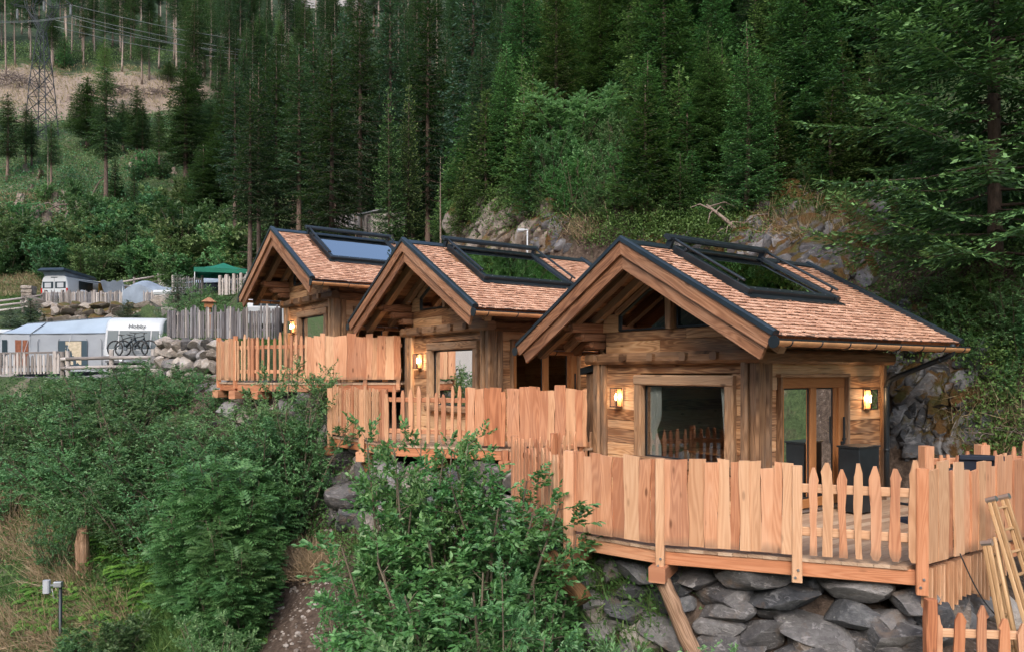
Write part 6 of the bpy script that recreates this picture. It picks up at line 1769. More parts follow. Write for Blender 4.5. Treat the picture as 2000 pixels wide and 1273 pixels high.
cover('ground_leaves', 1500, poly_region((850, 1110, 395, 470), (1230, 1480, 430, 490), (1480, 1700, 385, 430)), 'creeper', leafy(9, .06, 2.0), 52, 60)
cover('ground_ferns', 420, poly_region((230, 340, 1040, 1200), (160, 260, 1150, 1260), (300, 360, 1030, 1110), (400, 540, 1180, 1280), (60, 150, 1140, 1230), (100, 220, 950, 1100)), 'fern', frond, 44, 40)
cover('dry_grass', 1300, poly_region((0, 110, 960, 1100), (0, 160, 1190, 1290), (170, 260, 1170, 1290), (560, 640, 1080, 1130), (80, 170, 1080, 1160)), 'drygrass', blades(9, .30, .014), 45, 60)
cover('dry_grass', 260, poly_region((1560, 1690, 390, 470), (1860, 2010, 780, 890), (1690, 1780, 640, 700), (1480, 1580, 420, 470), (1090, 1180, 440, 480)), 'drygrass', blades(8, .26, .010), 46, 60)
cover('dry_grass', 2400, poly_region((-10, 345, 130, 215), (-10, 110, 380, 470), (0, 90, 540, 580)), 'drygrass', blades(5, .14, .02), 47)
cover('grass', 4200, poly_region((-10, 440, 395, 520), (330, 560, 655, 676), (0, 120, 560, 600), (100, 480, 520, 580), (690, 850, 420, 470)), 'grass', blades(8, .11, .010), 48)
cover('grass', 3000, poly_region((-10, 420, 900, 1290), (300, 560, 1100, 1290), (560, 1300, 1050, 1290)), 'grass', blades(8, .28, .012), 49, 40)
brush_heap(hit(1960, 868), .55, .2, 40, 'brushwood_heap', 'dead grey twigs lying on the bank above the small picket fence at the right', 'brushwood')
# ------------------------------------------------------------------ the camp site
def axes(o, rz):
    o.rotation_euler = (0, 0, rz); return o
def extr(b, prof, x0, x1, mi=0):
    """profile in (y,z) extruded along x"""
    b.ring_solid([[(x, y, z) for y, z in prof] for x in (x0, x1)], [0, x1 - x0], [.3 * i for i in range(len(prof) + 1)], mi)
# caravan seen from its front end
CV = at(258, 738, 33.2); CV.z = hz(CV.x, CV.y)
CS = at(258, 616, 33.2).z - CV.z                       # its height on the terrace
cz = CS / 2.62
car = empty('caravan', CV, R(8)); car.scale = (1, 1, cz)
tag(car, 'white caravan with a grey tinted front window and a name on its front', 'caravan')
W = 1.18
prof = [(.10, .42), (-.02, .62), (-.06, .95), (.0, 1.12), (.03, 1.18), (.20, 1.92), (.24, 1.97), (.30, 2.22), (.48, 2.44), (.80, 2.56), (1.6, 2.6), (2.4, 2.54), (3.2, 2.60), (5.4, 2.56), (5.7, 2.3), (5.75, .42)]
b = MB()
def sect(x, k): return [(x, y + (0.10 * k if y < 1 else -.1 * k), 1.4 + (z - 1.4) * (1 - .05 * k)) for y, z in prof]
b.ring_solid([sect(-W, 1), sect(-W + .06, .35), sect(-W + .16, 0), sect(W - .16, 0), sect(W - .06, .35), sect(W, 1)], [0, .1, .2, 2, 2.1, 2.2], [.3 * i for i in range(len(prof) + 1)], 0, True)
b.build('body', M['white'], car)
def strip(x0, x1, z0, z1, mat, nm, par, out=.012):
    """panel following the sloped front face"""
    b = MB(); f_ = lambda z: .03 + (z - 1.18) / .74 * .17
    P0_ = [(x0, f_(z0) - out, z0), (x1, f_(z0) - out, z0), (x1, f_(z1) - out, z1), (x0, f_(z1) - out, z1)]
    b.ring_solid([[(x, y + .02, z) for x, y, z in P0_], P0_], [0, .02], [0, 1, 2, 3, 4]); return b.build(nm, M[mat], par)
fw_ = strip(-W + .06, W - .06, 1.02, 1.95, 'palegrey', 'front_window_surround', car)
for x0, x1 in ((-W + .14, -.62), (-.56, .70), (.76, W - .13)): strip(x0, x1, 1.05, 1.92, 'glass_blue', 'window', fw_, .03)
tc = bpy.data.curves.new('lettering', 'FONT'); tc.body = 'Hobby'; tc.size = .27; tc.extrude = .004; tc.align_x = 'CENTER'; tc.shear = .12; tc.offset = .002
tmp = bpy.data.objects.new('tmp', tc); COL.objects.link(tmp); bpy.context.view_layer.update()
tm = bpy.data.meshes.new_from_object(tmp.evaluated_get(bpy.context.evaluated_depsgraph_get())); bpy.data.objects.remove(tmp); tm.materials.clear(); tm.materials.append(M['lettering'])
o = link('lettering', tm, car); o.location = (.12, .215, 2.05); o.rotation_euler = (R(76), 0, 0)
b = MB(); b.box((-W + .05, -.055, .50), (W - .05, -.02, .60), .01); b.build('bumper_strip', M['palegrey'], car)
b = MB(); b.tube([(-.55, .1, .44), (0, -1.15, .46)], .05, 8); b.tube([(.55, .1, .44), (0, -1.15, .46)], .05, 8); b.tube([(0, -1.15, .46), (0, -1.35, .52)], .06, 8); b.build('drawbar', M['galv'], car)
b = MB(); b.tube([(0, -1.05, .62), (0, -1.05, .02)], .035, 8); b.tube([(-.05, -1.05, .11), (.05, -1.05, .11)], .11, 12); b.build('jockey_wheel', M['black'], car)
for sx in (-1, 1):
    b = MB(); b.tube([(sx * (W - .12), 2.6, .32), (sx * (W + .02), 2.6, .32)], .32, 18); b.build('wheel', M['black'], car)
    b = MB(); b.box((sx * (W - .25) - .10, -.075, .66), (sx * (W - .25) + .10, -.03, .76), .01); b.build('marker_light', M['redlight'] if sx > 0 else M['white'], car)
# awning tent on the caravan's side
tent = empty('awning_tent', CV + Vector((-1.2, .1, 0)), R(14)); tent.scale = (1, 1, cz)
tag(tent, 'grey awning tent with a pale blue roof, attached to the white caravan', 'awning')
def tpt(x, y, z): return (x, y, z)
A_ = [(-4.25, .55, 1.75), (-2.95, .10, 1.72), (-.02, .35, 1.80)]
RT = [(-3.55, 1.6, 2.28), (-2.6, 1.0, 2.32), (-.02, 1.1, 2.62)]
b = MB()
rows = []
for i in range(9):
    t = i / 8; row = []
    for j in range(13):
        u = j / 12
        def L2(Q): return Vector(Q[0]).lerp(Vector(Q[1]), u * 3) if u < 1 / 3 else Vector(Q[1]).lerp(Vector(Q[2]), (u - 1 / 3) * 1.5)
        a, c = L2(A_), L2(RT)
        p = a.lerp(c, t); p.z -= .06 * math.sin(t * PI) * (1 - abs(u - .5)); row.append(p)
    rows.append(row)
b.grid(rows)
bk = [(-3.9, 3.6, 1.9), (-2.6, 3.9, 2.0), (-.02, 4.0, 2.5)]
b.quad(RT[0], RT[1], bk[1], bk[0]); b.quad(RT[1], RT[2], bk[2], bk[1]); b.quad(A_[0], RT[0], bk[0], (-4.4, 3.3, 1.7))
b.build('roof', M['tentblue'], tent)
def wallq(a, c, zb, nm, mat, n=10, par=tent, off=0.0, z0=0, z1=1, u0=0, u1=1, wv=.012):
    b = MB(); a = Vector(a); c = Vector(c); rows = []
    d = (c - a).normalized(); nr = Vector((d.y, -d.x, 0)).normalized()
    for i in range(7):
        t = z0 + (z1 - z0) * i / 6; row = []
        for j in range(n + 1):
            u = u0 + (u1 - u0) * j / n; top = a.lerp(c, u); p = Vector((top.x, top.y, zb + (top.z - zb) * t))
            row.append(p + nr * (off + wv * math.sin(u * 17 + t * 5)))
        rows.append(row)
    b.grid(rows); return b.build(nm, M[mat], par)
w1 = wallq(A_[0], A_[1], 0, 'side_wall', 'tentgrey'); w2 = wallq(A_[1], A_[2], 0, 'front_wall', 'tentgrey', 20)
wallq((-4.4, 3.3, 1.7), A_[0], 0, 'end_wall', 'tentgrey')
for (u0, u1) in ((.08, .26), (.52, .72), (.76, .96)): wallq(A_[0], A_[1], 0, 'window', 'orangecloth' if u0 > .4 else 'glass_dark', 4, w1, .025, .16, .84, u0, u1)
wallq(A_[1], A_[2], 0, 'window', 'glass_blue', 8, w2, .025, .16, .82, .36, .74)
wallq(A_[1], A_[2], 0, 'window_curtain', 'cushion', 8, w2, .032, .18, .80, .45, .66, .02)
b = MB()
for u in (.10, .36, .74, .93):
    p = Vector(A_[1]).lerp(Vector(A_[2]), u); b.tube([(p.x, p.y - .03, .2), (p.x, p.y - .03, p.z * .8), (p.x + (.05 if u < .5 else -.05), p.y - .03, p.z * .87)], .012, 5)
b.build('zip_seam', M['greyplastic'], w2)
b = MB()
for q_ in (A_, RT): b.tube([Vector(p) + V3(0, -.01, .012) for p in q_], .022, 5)
b.tube([Vector(A_[1]), Vector(RT[1])], .022, 5); b.build('piping', M['greyplastic'], tent)
for (x, y, z), (gx, gy) in (((-4.25, .55, 1.75), (-5.1, -.2)), ((-2.95, .10, 1.72), (-3.0, -1.1)), ((-1.4, .2, 1.76), (-1.4, -1.0))):
    b = MB(); b.tube([(x, y, z), (gx, gy, .02)], .008, 4); b.build('guy_rope', M['white'], tent)
# bicycles on the drawbar
def bike_parts(o):
    R_ = .355
    def wheel(x):
        b = MB(); b.tube([(x + R_ * math.cos(a), 0, R_ + R_ * math.sin(a)) for a in [2 * PI * k / 28 for k in range(29)]], .032, 8); w_ = b.build('wheel', M['black'], o)
        b = MB(); b.tube([(x + (R_ - .035) * math.cos(a), 0, R_ + (R_ - .035) * math.sin(a)) for a in [2 * PI * k / 28 for k in range(29)]], .012, 5)
        for k in range(16):
            a = 2 * PI * k / 16; b.tube([(x, .03 * (-1) ** k, R_), (x + (R_ - .03) * math.cos(a), 0, R_ + (R_ - .03) * math.sin(a))], .0025, 3)
        b.tube([(x, -.05, R_), (x, .05, R_)], .035, 8); b.build('rim', M['greyplastic'], w_)
    wheel(-.58); wheel(.60)
    b = MB(); bb = (-.10, 0, .36); hd = (.36, 0, .92); st = (-.22, 0, .78)
    b.tube([bb, (.18, 0, .70), (.37, 0, .80)], [.045, .042, .035], 8); b.tube([st, (.1, 0, .86), hd], .024, 8); b.tube([bb, st, (-.28, 0, .95)], .020, 8)
    for s_ in (-1, 1): b.tube([bb, (-.58, .05 * s_, R_)], .014, 6); b.tube([(-.20, 0, .70), (-.58, .05 * s_, R_)], .012, 6); b.tube([(.38, .05 * s_, .74), (.60, .05 * s_, R_)], .022, 7)
    b.tube([(.34, 0, .98), (.38, 0, .74)], .026, 8); b.build('frame', M['blackmetal'], o)
    b = MB(); b.tube([(-.40, 0, .98), (-.28, 0, .97), (-.13, 0, .96)], [.05, .055, .02], 8, flat=.4); b.build('saddle', M['black'], o)
    b = MB(); b.tube([(.34, 0, .98), (.38, 0, 1.04)], .02, 6); b.tube([(.33, -.36, 1.06), (.39, -.12, 1.05), (.39, .12, 1.05), (.33, .36, 1.06)], .015, 6); b.build('handlebar', M['black'], o)
    b = MB(); b.tube([(-.10, -.06, .36), (-.10, .06, .36)], .085, 14); b.tube([(-.10, -.08, .36), (.04, -.08, .28)], .012, 5); b.tube([(-.10, .08, .36), (-.24, .08, .44)], .012, 5); b.build('crank', M['greyplastic'], o)
bp = CV + Matrix.Rotation(R(8), 3, 'Z') @ Vector((.05, -.72, .62))
bk1 = empty('bicycle', bp, R(-6)); bike_parts(bk1); bk1.scale = (.95, .95, .95); tag(bk1, 'black mountain bicycle in front, on the caravan\'s drawbar', 'bicycle', 'bicycles on the caravan')
bk2 = copy_tree(bk1); bk2.location = bp + Vector((.16, .42, .03)); bk2.rotation_euler = (0, 0, R(2)); tag(bk2, 'second black bicycle, half hidden behind the front one on the caravan', 'bicycle', 'bicycles on the caravan')
# neighbouring caravans, partly seen
def small_caravan(px, Y, top, w, ln, rz, lab, ground=None):
    x = (px - 1000) / F * Y; z = hz(x, Y) if ground is None else ground; hgt = (HZ - top) / F * Y - z
    o = empty('caravan', (x, Y, z), rz)
    pr = [(.1, .4), (0, 1.0), (.1, 1.6), (.35, hgt - .25), (.8, hgt), (ln - .4, hgt), (ln, hgt - .5), (ln, .4)]
    b = MB(); b.ring_solid([[(xx, y, zz) for y, zz in pr] for xx in (-w / 2, w / 2)], [0, w], [.3 * i for i in range(len(pr) + 1)]); b.build('body', M['white'], o)
    b = MB(); b.box((-w / 2 + .2, -.01, 1.05), (w / 2 - .2, .09, 1.55), .01); b.build('window', M['glass_dark'], o)
    for sx in (-1, 1):
        b = MB(); b.box((sx * (w / 2 - .0) - .012, .8, hgt * .5), (sx * (w / 2) + .012, 1.9, hgt * .72), .004); b.build('side_window', M['glass_dark'], o)
        b = MB(); b.tube([(sx * (w / 2 - .1), ln * .5, .31), (sx * (w / 2 + .02), ln * .5, .31)], .31, 16); b.build('wheel', M['black'], o)
    return tag(o, lab, 'caravan')
small_caravan(-12, 36.5, 641, 2.2, 4.5, R(-6), 'white caravan cut off by the left edge beside the awning tent')
small_caravan(330, 40, 628, 2.2, 4.5, R(25), 'white caravan roof showing behind the bicycle\'s caravan and stone wall', at(330, 640, 40).z - 1.9)
small_caravan(534, 29.5, 578, 1.9, 4.0, R(12), 'white caravan half hidden behind the silvery fence and the farthest cabin')
# camper van on the upper terrace
vp = at(106, 592, 53.5); vp.z = hz(vp.x, vp.y); vs_ = (at(106, 539, 53.5).z - vp.z) / 2.55
van = empty('camper_van', vp, R(-7)); van.scale = (1, 1, vs_)
tag(van, 'white camper van with dark raised pop-up roof, seen from the rear', 'van')
pr = [(-1.0, .35), (-1.03, .9), (-1.02, 1.3), (-.98, 1.75), (-.90, 2.3), (-.80, 2.5), (-.6, 2.56), (.6, 2.56), (.80, 2.5), (.90, 2.3), (.98, 1.75), (1.02, 1.3), (1.03, .9), (1.0, .35)]
b = MB(); b.ring_solid([[(x * k, y, .35 + (z - .35) * (1 - (1 - k) * .4)) for x, z in pr] for y, k in ((0, .96), (.06, 1), (4.6, 1), (5.4, .86))], [0, .1, 4, 5], [.3 * i for i in range(15)], 0); b.build('body', M['white'], van)
for sx in (-1, 1):
    b = MB(); b.box((sx * .47 - .40, -.02, 1.30), (sx * .47 + .40, .05, 1.98), .03); wn = b.build('rear_window', M['glass_dark'], van)
    b = MB(); b.box((sx * .47 - .24, -.03, 1.40), (sx * .47 + .24, -.021, 1.86), 0); b.build('blind', M['palegrey'], wn)
    b = MB(); b.box((sx * .955 - .05, -.03, .85), (sx * .955 + .05, .07, 1.35), .01); b.build('tail_light', M['redlight'], van)
    b = MB(); b.tube([(sx * .85, .9, .34), (sx * 1.04, .9, .34)], .34, 16); b.build('wheel', M['black'], van)
b = MB(); b.box((-.012, -.012, .6), (.012, .05, 2.4), .002); b.build('door_gap', M['greyplastic'], van)
b = MB(); b.box((-.24, -.03, 2.36), (.24, .06, 2.43), .01); b.build('brake_light', M['glass_dark'], van)
b = MB(); b.box((-1.0, -.06, .40), (1.0, .06, .62), .03); b.build('bumper', M['greyplastic'], van)
b = MB(); b.ring_solid([[(-.8, .1, 2.55), (.8, .1, 2.55), (.8, 3.0, 2.55), (-.8, 3.0, 2.55)], [(-.82, -.1, 2.95), (.82, -.1, 2.95), (.82, 3.0, 2.62), (-.82, 3.0, 2.62)]], [0, .4], [0, 1, 2, 3, 4]); b.build('roof_bellows', M['tarp'], van)
b = MB(); b.ring_solid([[(-.95, -.35, 2.93), (.95, -.35, 2.93), (.95, 3.1, 2.60), (-.95, 3.1, 2.60)], [(-1.0, -.38, 3.05), (1.0, -.38, 3.05), (1.0, 3.1, 2.74), (-1.0, 3.1, 2.74)], [(-.85, -.2, 3.30), (.85, -.2, 3.30), (.85, 3.0, 2.95), (-.85, 3.0, 2.95)]], [0, .15, .4], [0, 1, 2, 3, 4]); b.build('popup_roof', M['trim'], van)
b = MB(); b.box((1.035, 1.1, .8), (1.045, 2.6, 2.2), 0); b.build('side_opening', M['glass_dark'], van)
o = empty('side_awning', vp + Vector((1.15, .5, 0)), R(-7))
b = MB(); b.ring_solid([[(0, .3, 2.32 * vs_), (0, 3.4, 2.32 * vs_), (2.7, 3.4, 1.85 * vs_), (2.7, .3, 1.85 * vs_)], [(0, .3, 2.36 * vs_), (0, 3.4, 2.36 * vs_), (2.7, 3.4, 1.90 * vs_), (2.7, .3, 1.90 * vs_)]], [0, .05], [0, 1, 2, 3, 4]); b.build('canopy', M['tarp'], o)
for y in (.3, 3.4):
    b = MB(); b.tube([(2.68, y, 0), (2.68, y, 1.88 * vs_)], .03, 6); b.build('pole', M['white'], o)
b = MB(); b.beam((2.7, .28, 1.88 * vs_), (2.7, 3.42, 1.88 * vs_), .08, .12); b.build('front_rail', M['white'], o)
tag(o, 'grey folding awning on white poles at the camper van\'s side', 'awning')
b = MB(); rows = [[(x, .12 * math.sin(x * 5), 1.25 * (1 - .25 * (x / 2.1)) * t + .55) for x in [2.1 * j / 10 for j in range(11)]] for t in [i / 5 for i in range(6)]]; b.grid(rows)
o = b.build('yellow_sheet', M['yellowcloth']); o.location = vp + Vector((1.45, 3.0, 0)); tag(o, 'mustard yellow cloth hung under the camper van\'s side awning', 'cloth')
b = MB(); b.grid([[(x, .15 * math.sin(x * 3) + .9 * t, 1.5 * (1 - t) + .08 * math.sin(x * 9)) for x in [1.6 * j / 8 for j in range(9)]] for t in [i / 5 for i in range(6)]])
o = b.build('windbreak', M['tarp']); o.location = at(196, 592, 53.2) ; o.location.z = hz(o.location.x, 53.2); tag(o, 'blue-grey windbreak cloth right of the side awning\'s pole', 'windbreak')
def dome(px, by, Y, r, h, mat, nm, lab, cat):
    b = MB(); rows = []
    for i in range(9):
        a = i / 8 * PI / 2; rows.append([(r * math.cos(a) * math.cos(t), r * .8 * math.cos(a) * math.sin(t), h * math.sin(a)) for t in [2 * PI * k / 20 for k in range(21)]])
    b.grid(rows); o = b.build(nm, M[mat]); p = at(px, by, Y); p.z = hz(p.x, Y); o.location = p; return tag(o, lab, cat)
dome(160, 592, 51.8, .75, 1.15, 'tentgrey', 'dome_tent', 'small pale dome tent behind the long grey fence', 'tent')
# tarpaulin shelter and the car with a roof tent
p = at(282, 598, 47.5); p.z = hz(p.x, p.y)
o = empty('tarp_shelter', p, R(-4)); b = MB(); rows = []
for i in range(7):
    t = i / 6; rows.append([(x, 2.2 * t, 1.45 + .25 * math.cos(x * 1.4 + .5) - .35 * (2 * t - 1) ** 2 - .10 * math.sin(x * 3)) for x in [-1.4 + 2.8 * j / 14 for j in range(15)]])
b.grid(rows); b.grid([[(x, -.02, (1.10 + .25 * math.cos(x * 1.4 + .5) - .10 * math.sin(x * 3)) * (1 - t)) for x in [-1.4 + 2.8 * j / 14 for j in range(15)]] for t in (0, .5, 1)]); b.build('tarp_sheet', M['tarp'], o)
for x in (-1.4, 1.4):
    b = MB(); b.tube([(x, 0, 0), (x, 0, 1.35)], .025, 6); b.build('pole', M['galv'], o)
tag(o, 'sagging blue-grey tarpaulin shelter behind the long grey fence', 'shelter')
p = at(325, 592, 45.5); p.z = hz(p.x, p.y) + .0
car2 = empty('parked_car', p, R(-10)); ht = at(325, 556, 45.5).z - p.z; k = ht / 1.5
car2.scale = (1, 1, k)
pr = [(0, .3), (-.05, .6), (0, .85), (.95, 1.0), (1.55, 1.46), (3.2, 1.5), (3.9, 1.1), (4.1, .9), (4.1, .3)]
b = MB(); b.ring_solid([[(x * (1 if z < 1.05 else .86), y, z) for y, z in pr] for x in (-.86, .86)], [0, 1.7], [.4 * i for i in range(10)]); b.build('body', M['white'], car2)
b = MB(); b.ring_solid([[(-.72, .98, 1.035), (.72, .98, 1.035), (.66, 1.52, 1.455), (-.66, 1.52, 1.455)], [(-.72, .96, 1.05), (.72, .96, 1.05), (.66, 1.50, 1.47), (-.66, 1.50, 1.47)]], [0, .02], [0, 1, 2, 3, 4]); b.build('windscreen', M['tentblue'], car2)
for sx in (-1, 1):
    for y in (.75, 3.3):
        b = MB(); b.tube([(sx * .72, y, .31), (sx * .88, y, .31)], .31, 16); b.build('wheel', M['black'], car2)
tag(car2, 'white car with a pale windscreen below the blue-grey roof tent', 'car')
p2 = Vector((p.x + .9, p.y + 3.2, 0)); p2.z = at(340, 556, p2.y).z
o = empty('roof_tent', p2, R(-8)); zt = at(340, 541, p2.y).z - p2.z; b = MB()
b.ring_solid([[(-1.35, 0, .12), (1.6, 0, .12), (1.6, 2.2, .12), (-1.35, 2.2, .12)], [(-.2, .9, zt + .1), (1.3, .9, zt + .1), (1.3, 1.3, zt + .1), (-.2, 1.3, zt + .1)]], [0, .8], [0, 1, 2, 3, 4]); b.build('canopy', M['tarp'], o)
b = MB(); b.ring_solid([[(-1.25, .1, -1.6), (1.5, .1, -1.6), (1.5, 2.1, -1.6), (-1.25, 2.1, -1.6)], [(-1.25, .1, .119), (1.5, .1, .119), (1.5, 2.1, .119), (-1.25, 2.1, .119)]], [0, 1], [0, 1, 2, 3, 4]); b.build('tent_wall', M['navy'], o)
tag(o, 'blue-grey peaked tent roof behind the white car', 'tent')
# green canopy
p = at(437, 575, 46.8); p.z = hz(p.x, p.y); z1 = at(437, 531, 46.8).z - p.z; z2 = at(437, 514, 46.8).z - p.z
o = empty('green_canopy', p, R(20)); b = MB(); h_ = 1.62
c4 = [(-h_, -h_), (h_, -h_), (h_, h_), (-h_, h_)]
base = len(b.v)
for i in range(4):
    a, c = c4[i], c4[(i + 1) % 4]
    b.grid([[Vector((a[0], a[1], z1)).lerp(Vector((c[0], c[1], z1)), u).lerp(Vector((0, 0, z2)), t) - V3(0, 0, .10 * math.sin(PI * t)) for u in (0, .25, .5, .75, 1)] for t in (0, .33, .66, 1)])
    b.grid([[Vector((a[0], a[1], z1 - .26 * t)).lerp(Vector((c[0], c[1], z1 - .26 * t)), u) for u in (0, .5, 1)] for t in (1, 0)])
b.build('canopy', M['green_canvas'], o)
for x, y in c4:
    b = MB(); b.tube([(x * .97, y * .97, 0), (x * .97, y * .97, z1)], .03, 6); b.build('leg', M['white'], o)
tag(o, 'green square canopy on white legs behind a picket fence', 'canopy')
# fences of the camp
def far_fence(p, q, z0, z1, spec, mats, lab, rails=(.3, .85), posts=(0, .25, .5, .75, 1), posth=None, postw=.16):
    o = empty('picket_fence', Vector((p[0], p[1], z0))); tag(o, lab, 'fence', 'weathered picket fences of the camp')
    fence_run(o, p, q, z0, spec, mats, rails, mats[0], zq=z1, posts=posts, posth=posth, postw=postw, railw=.08); return o
GW = [M['greywood'], M['greywood'], M['bluewood']]
def fl(a, c, spec, mats, lab, **kw):
    P = at(*a); Q = at(*c); return far_fence((P.x, P.y), (Q.x, Q.y), P.z, Q.z, spec, mats, lab, **kw)
fl((85, 598, 50.5), (318, 600, 47.0), dict(kind=1, wmin=.07, wmax=.11, gap=(.03, .06), hmin=.85, hmax=1.05, wav=.006, tall=.1, tilt=.02), GW, 'long weathered grey picket fence before the camper van', posts=(.02, .17, .31, .45, .72, .97), posth=1.05)
fl((338, 575, 43.5), (395, 574, 45.5), dict(kind=1, wmin=.06, wmax=.10, gap=(.05, .09), hmin=.9, hmax=1.05, wav=.006, tilt=.03), GW, 'short grey picket fence right of the white car', posts=(0, 1), postw=.12)
fl((430, 578, 44.5), (485, 572, 44), dict(kind=1, wmin=.06, wmax=.10, gap=(.04, .08), hmin=.9, hmax=1.15, wav=.006, tilt=.03), GW, 'grey picket fence below the green canopy')
fl((-12, 731, 31), (118, 729, 30.6), dict(kind=1, wmin=.085, wmax=.125, gap=(.03, .06), hmin=.75, hmax=.92, wav=.004, tilt=.02), [M['greywood']], 'weathered picket fence at the left edge before the awning tent', posts=(0, .93), posth=.9)
fl((331, 660, 27.8), (548, 662, 24.2), dict(kind=1, wmin=.06, wmax=.115, gap=(.02, .06), hmin=.85, hmax=1.08, wav=.008, tall=.2, tilt=.035), [M['bluewood'], M['bluewood'], M['greywood']], 'silvery picket fence on the stone wall beside the farthest cabin', posts=(.0, .05, .57, .99), posth=.98, postw=.13)
fl((655, 452, 44), (700, 447, 43), dict(kind=1, wmin=.06, wmax=.1, gap=(.05, .08), hmin=.6, hmax=.8, wav=.006, tilt=.03), GW, 'small picket fence under the trees above the farthest skylight')
fl((715, 455, 37), (790, 452, 36), dict(kind=1, wmin=.06, wmax=.1, gap=(.05, .08), hmin=.6, hmax=.8, wav=.006, tilt=.03), GW, 'dark picket fence under the trees behind the middle cabin')
def rail_fence(pts, zr, lab, r=.07):
    P = [at(*p) for p in pts]; o = empty('rail_fence', P[0]); tag(o, lab, 'fence')
    for p in P:
        b = MB(); b.tube([p - P[0] + V3(0, 0, -.2), p - P[0] + V3(0, 0, .9)], r * 1.25, 9, jit=.08, sm=False); b.build('post', M['greywood'], o)
    for k in range(len(P) - 1):
        for z in zr:
            b = MB(); b.tube([P[k] - P[0] + V3(0, -.08, z), P[k + 1] - P[0] + V3(0, -.08, z)], r, 8, jit=.06); b.build('rail', M['greywood'], o)
rail_fence([(122, 730, 30.5), (133, 729, 30.4), (218, 727, 30), (300, 727, 29.4)], (.22, .58), 'log rail fence before the caravan\'s drawbar')
rail_fence([(-20, 614, 49), (45, 606, 49.2), (84, 600, 49.4)], (.15, .45, .75), 'log rail fence running left from the stone pillar')
rail_fence([(212, 575, 56), (262, 566, 56), (310, 558, 57), (345, 552, 57)], (.3, .7), 'log rail fence climbing behind the tarpaulin shelter')
# bird house post, shed roof under the trees
p = at(408, 640, 30.5); p.z = hz(p.x, p.y); zt = at(408, 584, 30.5).z - p.z
o = empty('bird_house', p, R(20)); b = MB(); b.beam((0, 0, -.1), (0, 0, zt - .3), .16, .16, (0, 1, 0)); b.build('post', M['barge'], o)
b = MB(); b.box((-.17, -.17, zt - .36), (.17, .17, zt - .12)); b.build('feeding_box', M['doorwood'], o)
b = MB(); b.ring_solid([[(-.28, -.28, zt - .13), (.28, -.28, zt - .13), (.28, .28, zt - .13), (-.28, .28, zt - .13)], [(-.03, -.03, zt + .06), (.03, -.03, zt + .06), (.03, .03, zt + .06), (-.03, .03, zt + .06)]], [0, .3], [0, .5, 1, 1.5, 2]); b.build('roof', M['barge'], o)
tag(o, 'reddish wooden bird house on a post behind the silvery fence', 'bird house')
p = at(735, 450, 38); o = empty('shed', p, R(-20)); zt = at(735, 418, 38).z - p.z; b = MB()
b.box((-.55, -.4, -.6), (.55, .8, zt - .15)); b.build('wall', M['greywood'], o)
b = MB(); b.ring_solid([[(-.75, -.7, zt - .16), (.8, -.7, zt + .05), (.8, 1.1, zt + .05), (-.75, 1.1, zt - .16)], [(-.75, -.7, zt - .12), (.8, -.7, zt + .09), (.8, 1.1, zt + .09), (-.75, 1.1, zt - .12)]], [0, .05], [0, 1, 2, 3, 4]); b.build('roof', M['palegrey'], o)
tag(o, 'small shed with a pale slanting roof under the trees above the middle cabin', 'shed')
# camera pole on the cliff, antenna post on the slope
p = at(1030, 478, 21.0); o = empty('camera_pole', p); b = MB(); b.tube([(0, 0, -.8), (0, 0, .42)], .022, 8); b.build('pole', M['white'], o)
b = MB(); b.beam((.01, 0, .40), (-.12, -.05, .40), .04, .04); b.tube([(-.10, -.04, .385), (-.27, -.10, .36)], [.045, .05], 10, sm=False); b.build('camera_head', M['white'], o)
tag(o, 'small white camera on a thin pole at the foot of the pale cliff', 'camera')
Yp = 15.5; p = at(118, 1330, Yp); zt = at(118, 1136, Yp).z - p.z; o = empty('antenna_post', p)
b = MB(); b.tube([(0, 0, -1.5), (0, 0, zt)], .034, 10); b.build('pole', M['blackmetal'], o)
b = MB(); b.box((-.30, -.12, zt - .20), (-.17, -.02, zt + .06), .02); b.build('antenna_panel', M['palegrey'], o)
b = MB(); b.tube([(-.17, -.06, zt - .05), (.05, -.03, zt - .05)], .022, 8); b.box((-.10, -.08, zt - .09), (.05, .02, zt + .02), .012); b.tube([(-.14, -.05, zt - .12), (-.11, -.05, zt - .30), (-.02, -.03, zt - .34)], .006, 5); b.build('bracket', M['galv'], o)
tag(o, 'white antenna panel on a black post at the lower left', 'antenna')
# lattice pylon and its cables
YP = 92.0; pb = hit(82, 283); YP = pb.y; o = empty('power_pylon', pb)
def pp(px, py, dy=0.0): q = at(px, py, YP) - pb; q.y += dy; return q
b = MB(); lr = .0031 * YP / 7
def bar(a, c, k=1.0): b.tube([a, c], lr * k, 4, sm=False)
lv_ = [(283, 22), (255, 20), (225, 18.5), (195, 17), (165, 15), (135, 12.5), (105, 9.5), (80, 7), (62, 5.5)]
cx_ = 82
for k in range(len(lv_) - 1):
    (y0, w0), (y1, w1) = lv_[k], lv_[k + 1]
    D0, D1 = w0 / F * YP, w1 / F * YP
    for sx in (-1, 1):
        for sy in (-1, 1): bar(pp(cx_ + sx * w0, y0, sy * D0), pp(cx_ + sx * w1, y1, sy * D1), 1.5)
    for sy in (-1, 1):
        bar(pp(cx_ - w0, y0, sy * D0), pp(cx_ + w1, y1, sy * D1)); bar(pp(cx_ + w0, y0, sy * D0), pp(cx_ - w1, y1, sy * D1)); bar(pp(cx_ - w1, y1, sy * D1), pp(cx_ + w1, y1, sy * D1), .8)
    for sx in (-1, 1):
        bar(pp(cx_ + sx * w0, y0, -D0), pp(cx_ + sx * w1, y1, D1)); bar(pp(cx_ + sx * w0, y0, D0), pp(cx_ + sx * w1, y1, -D1))
b.build('tower', M['lattice'], o)
b = MB()
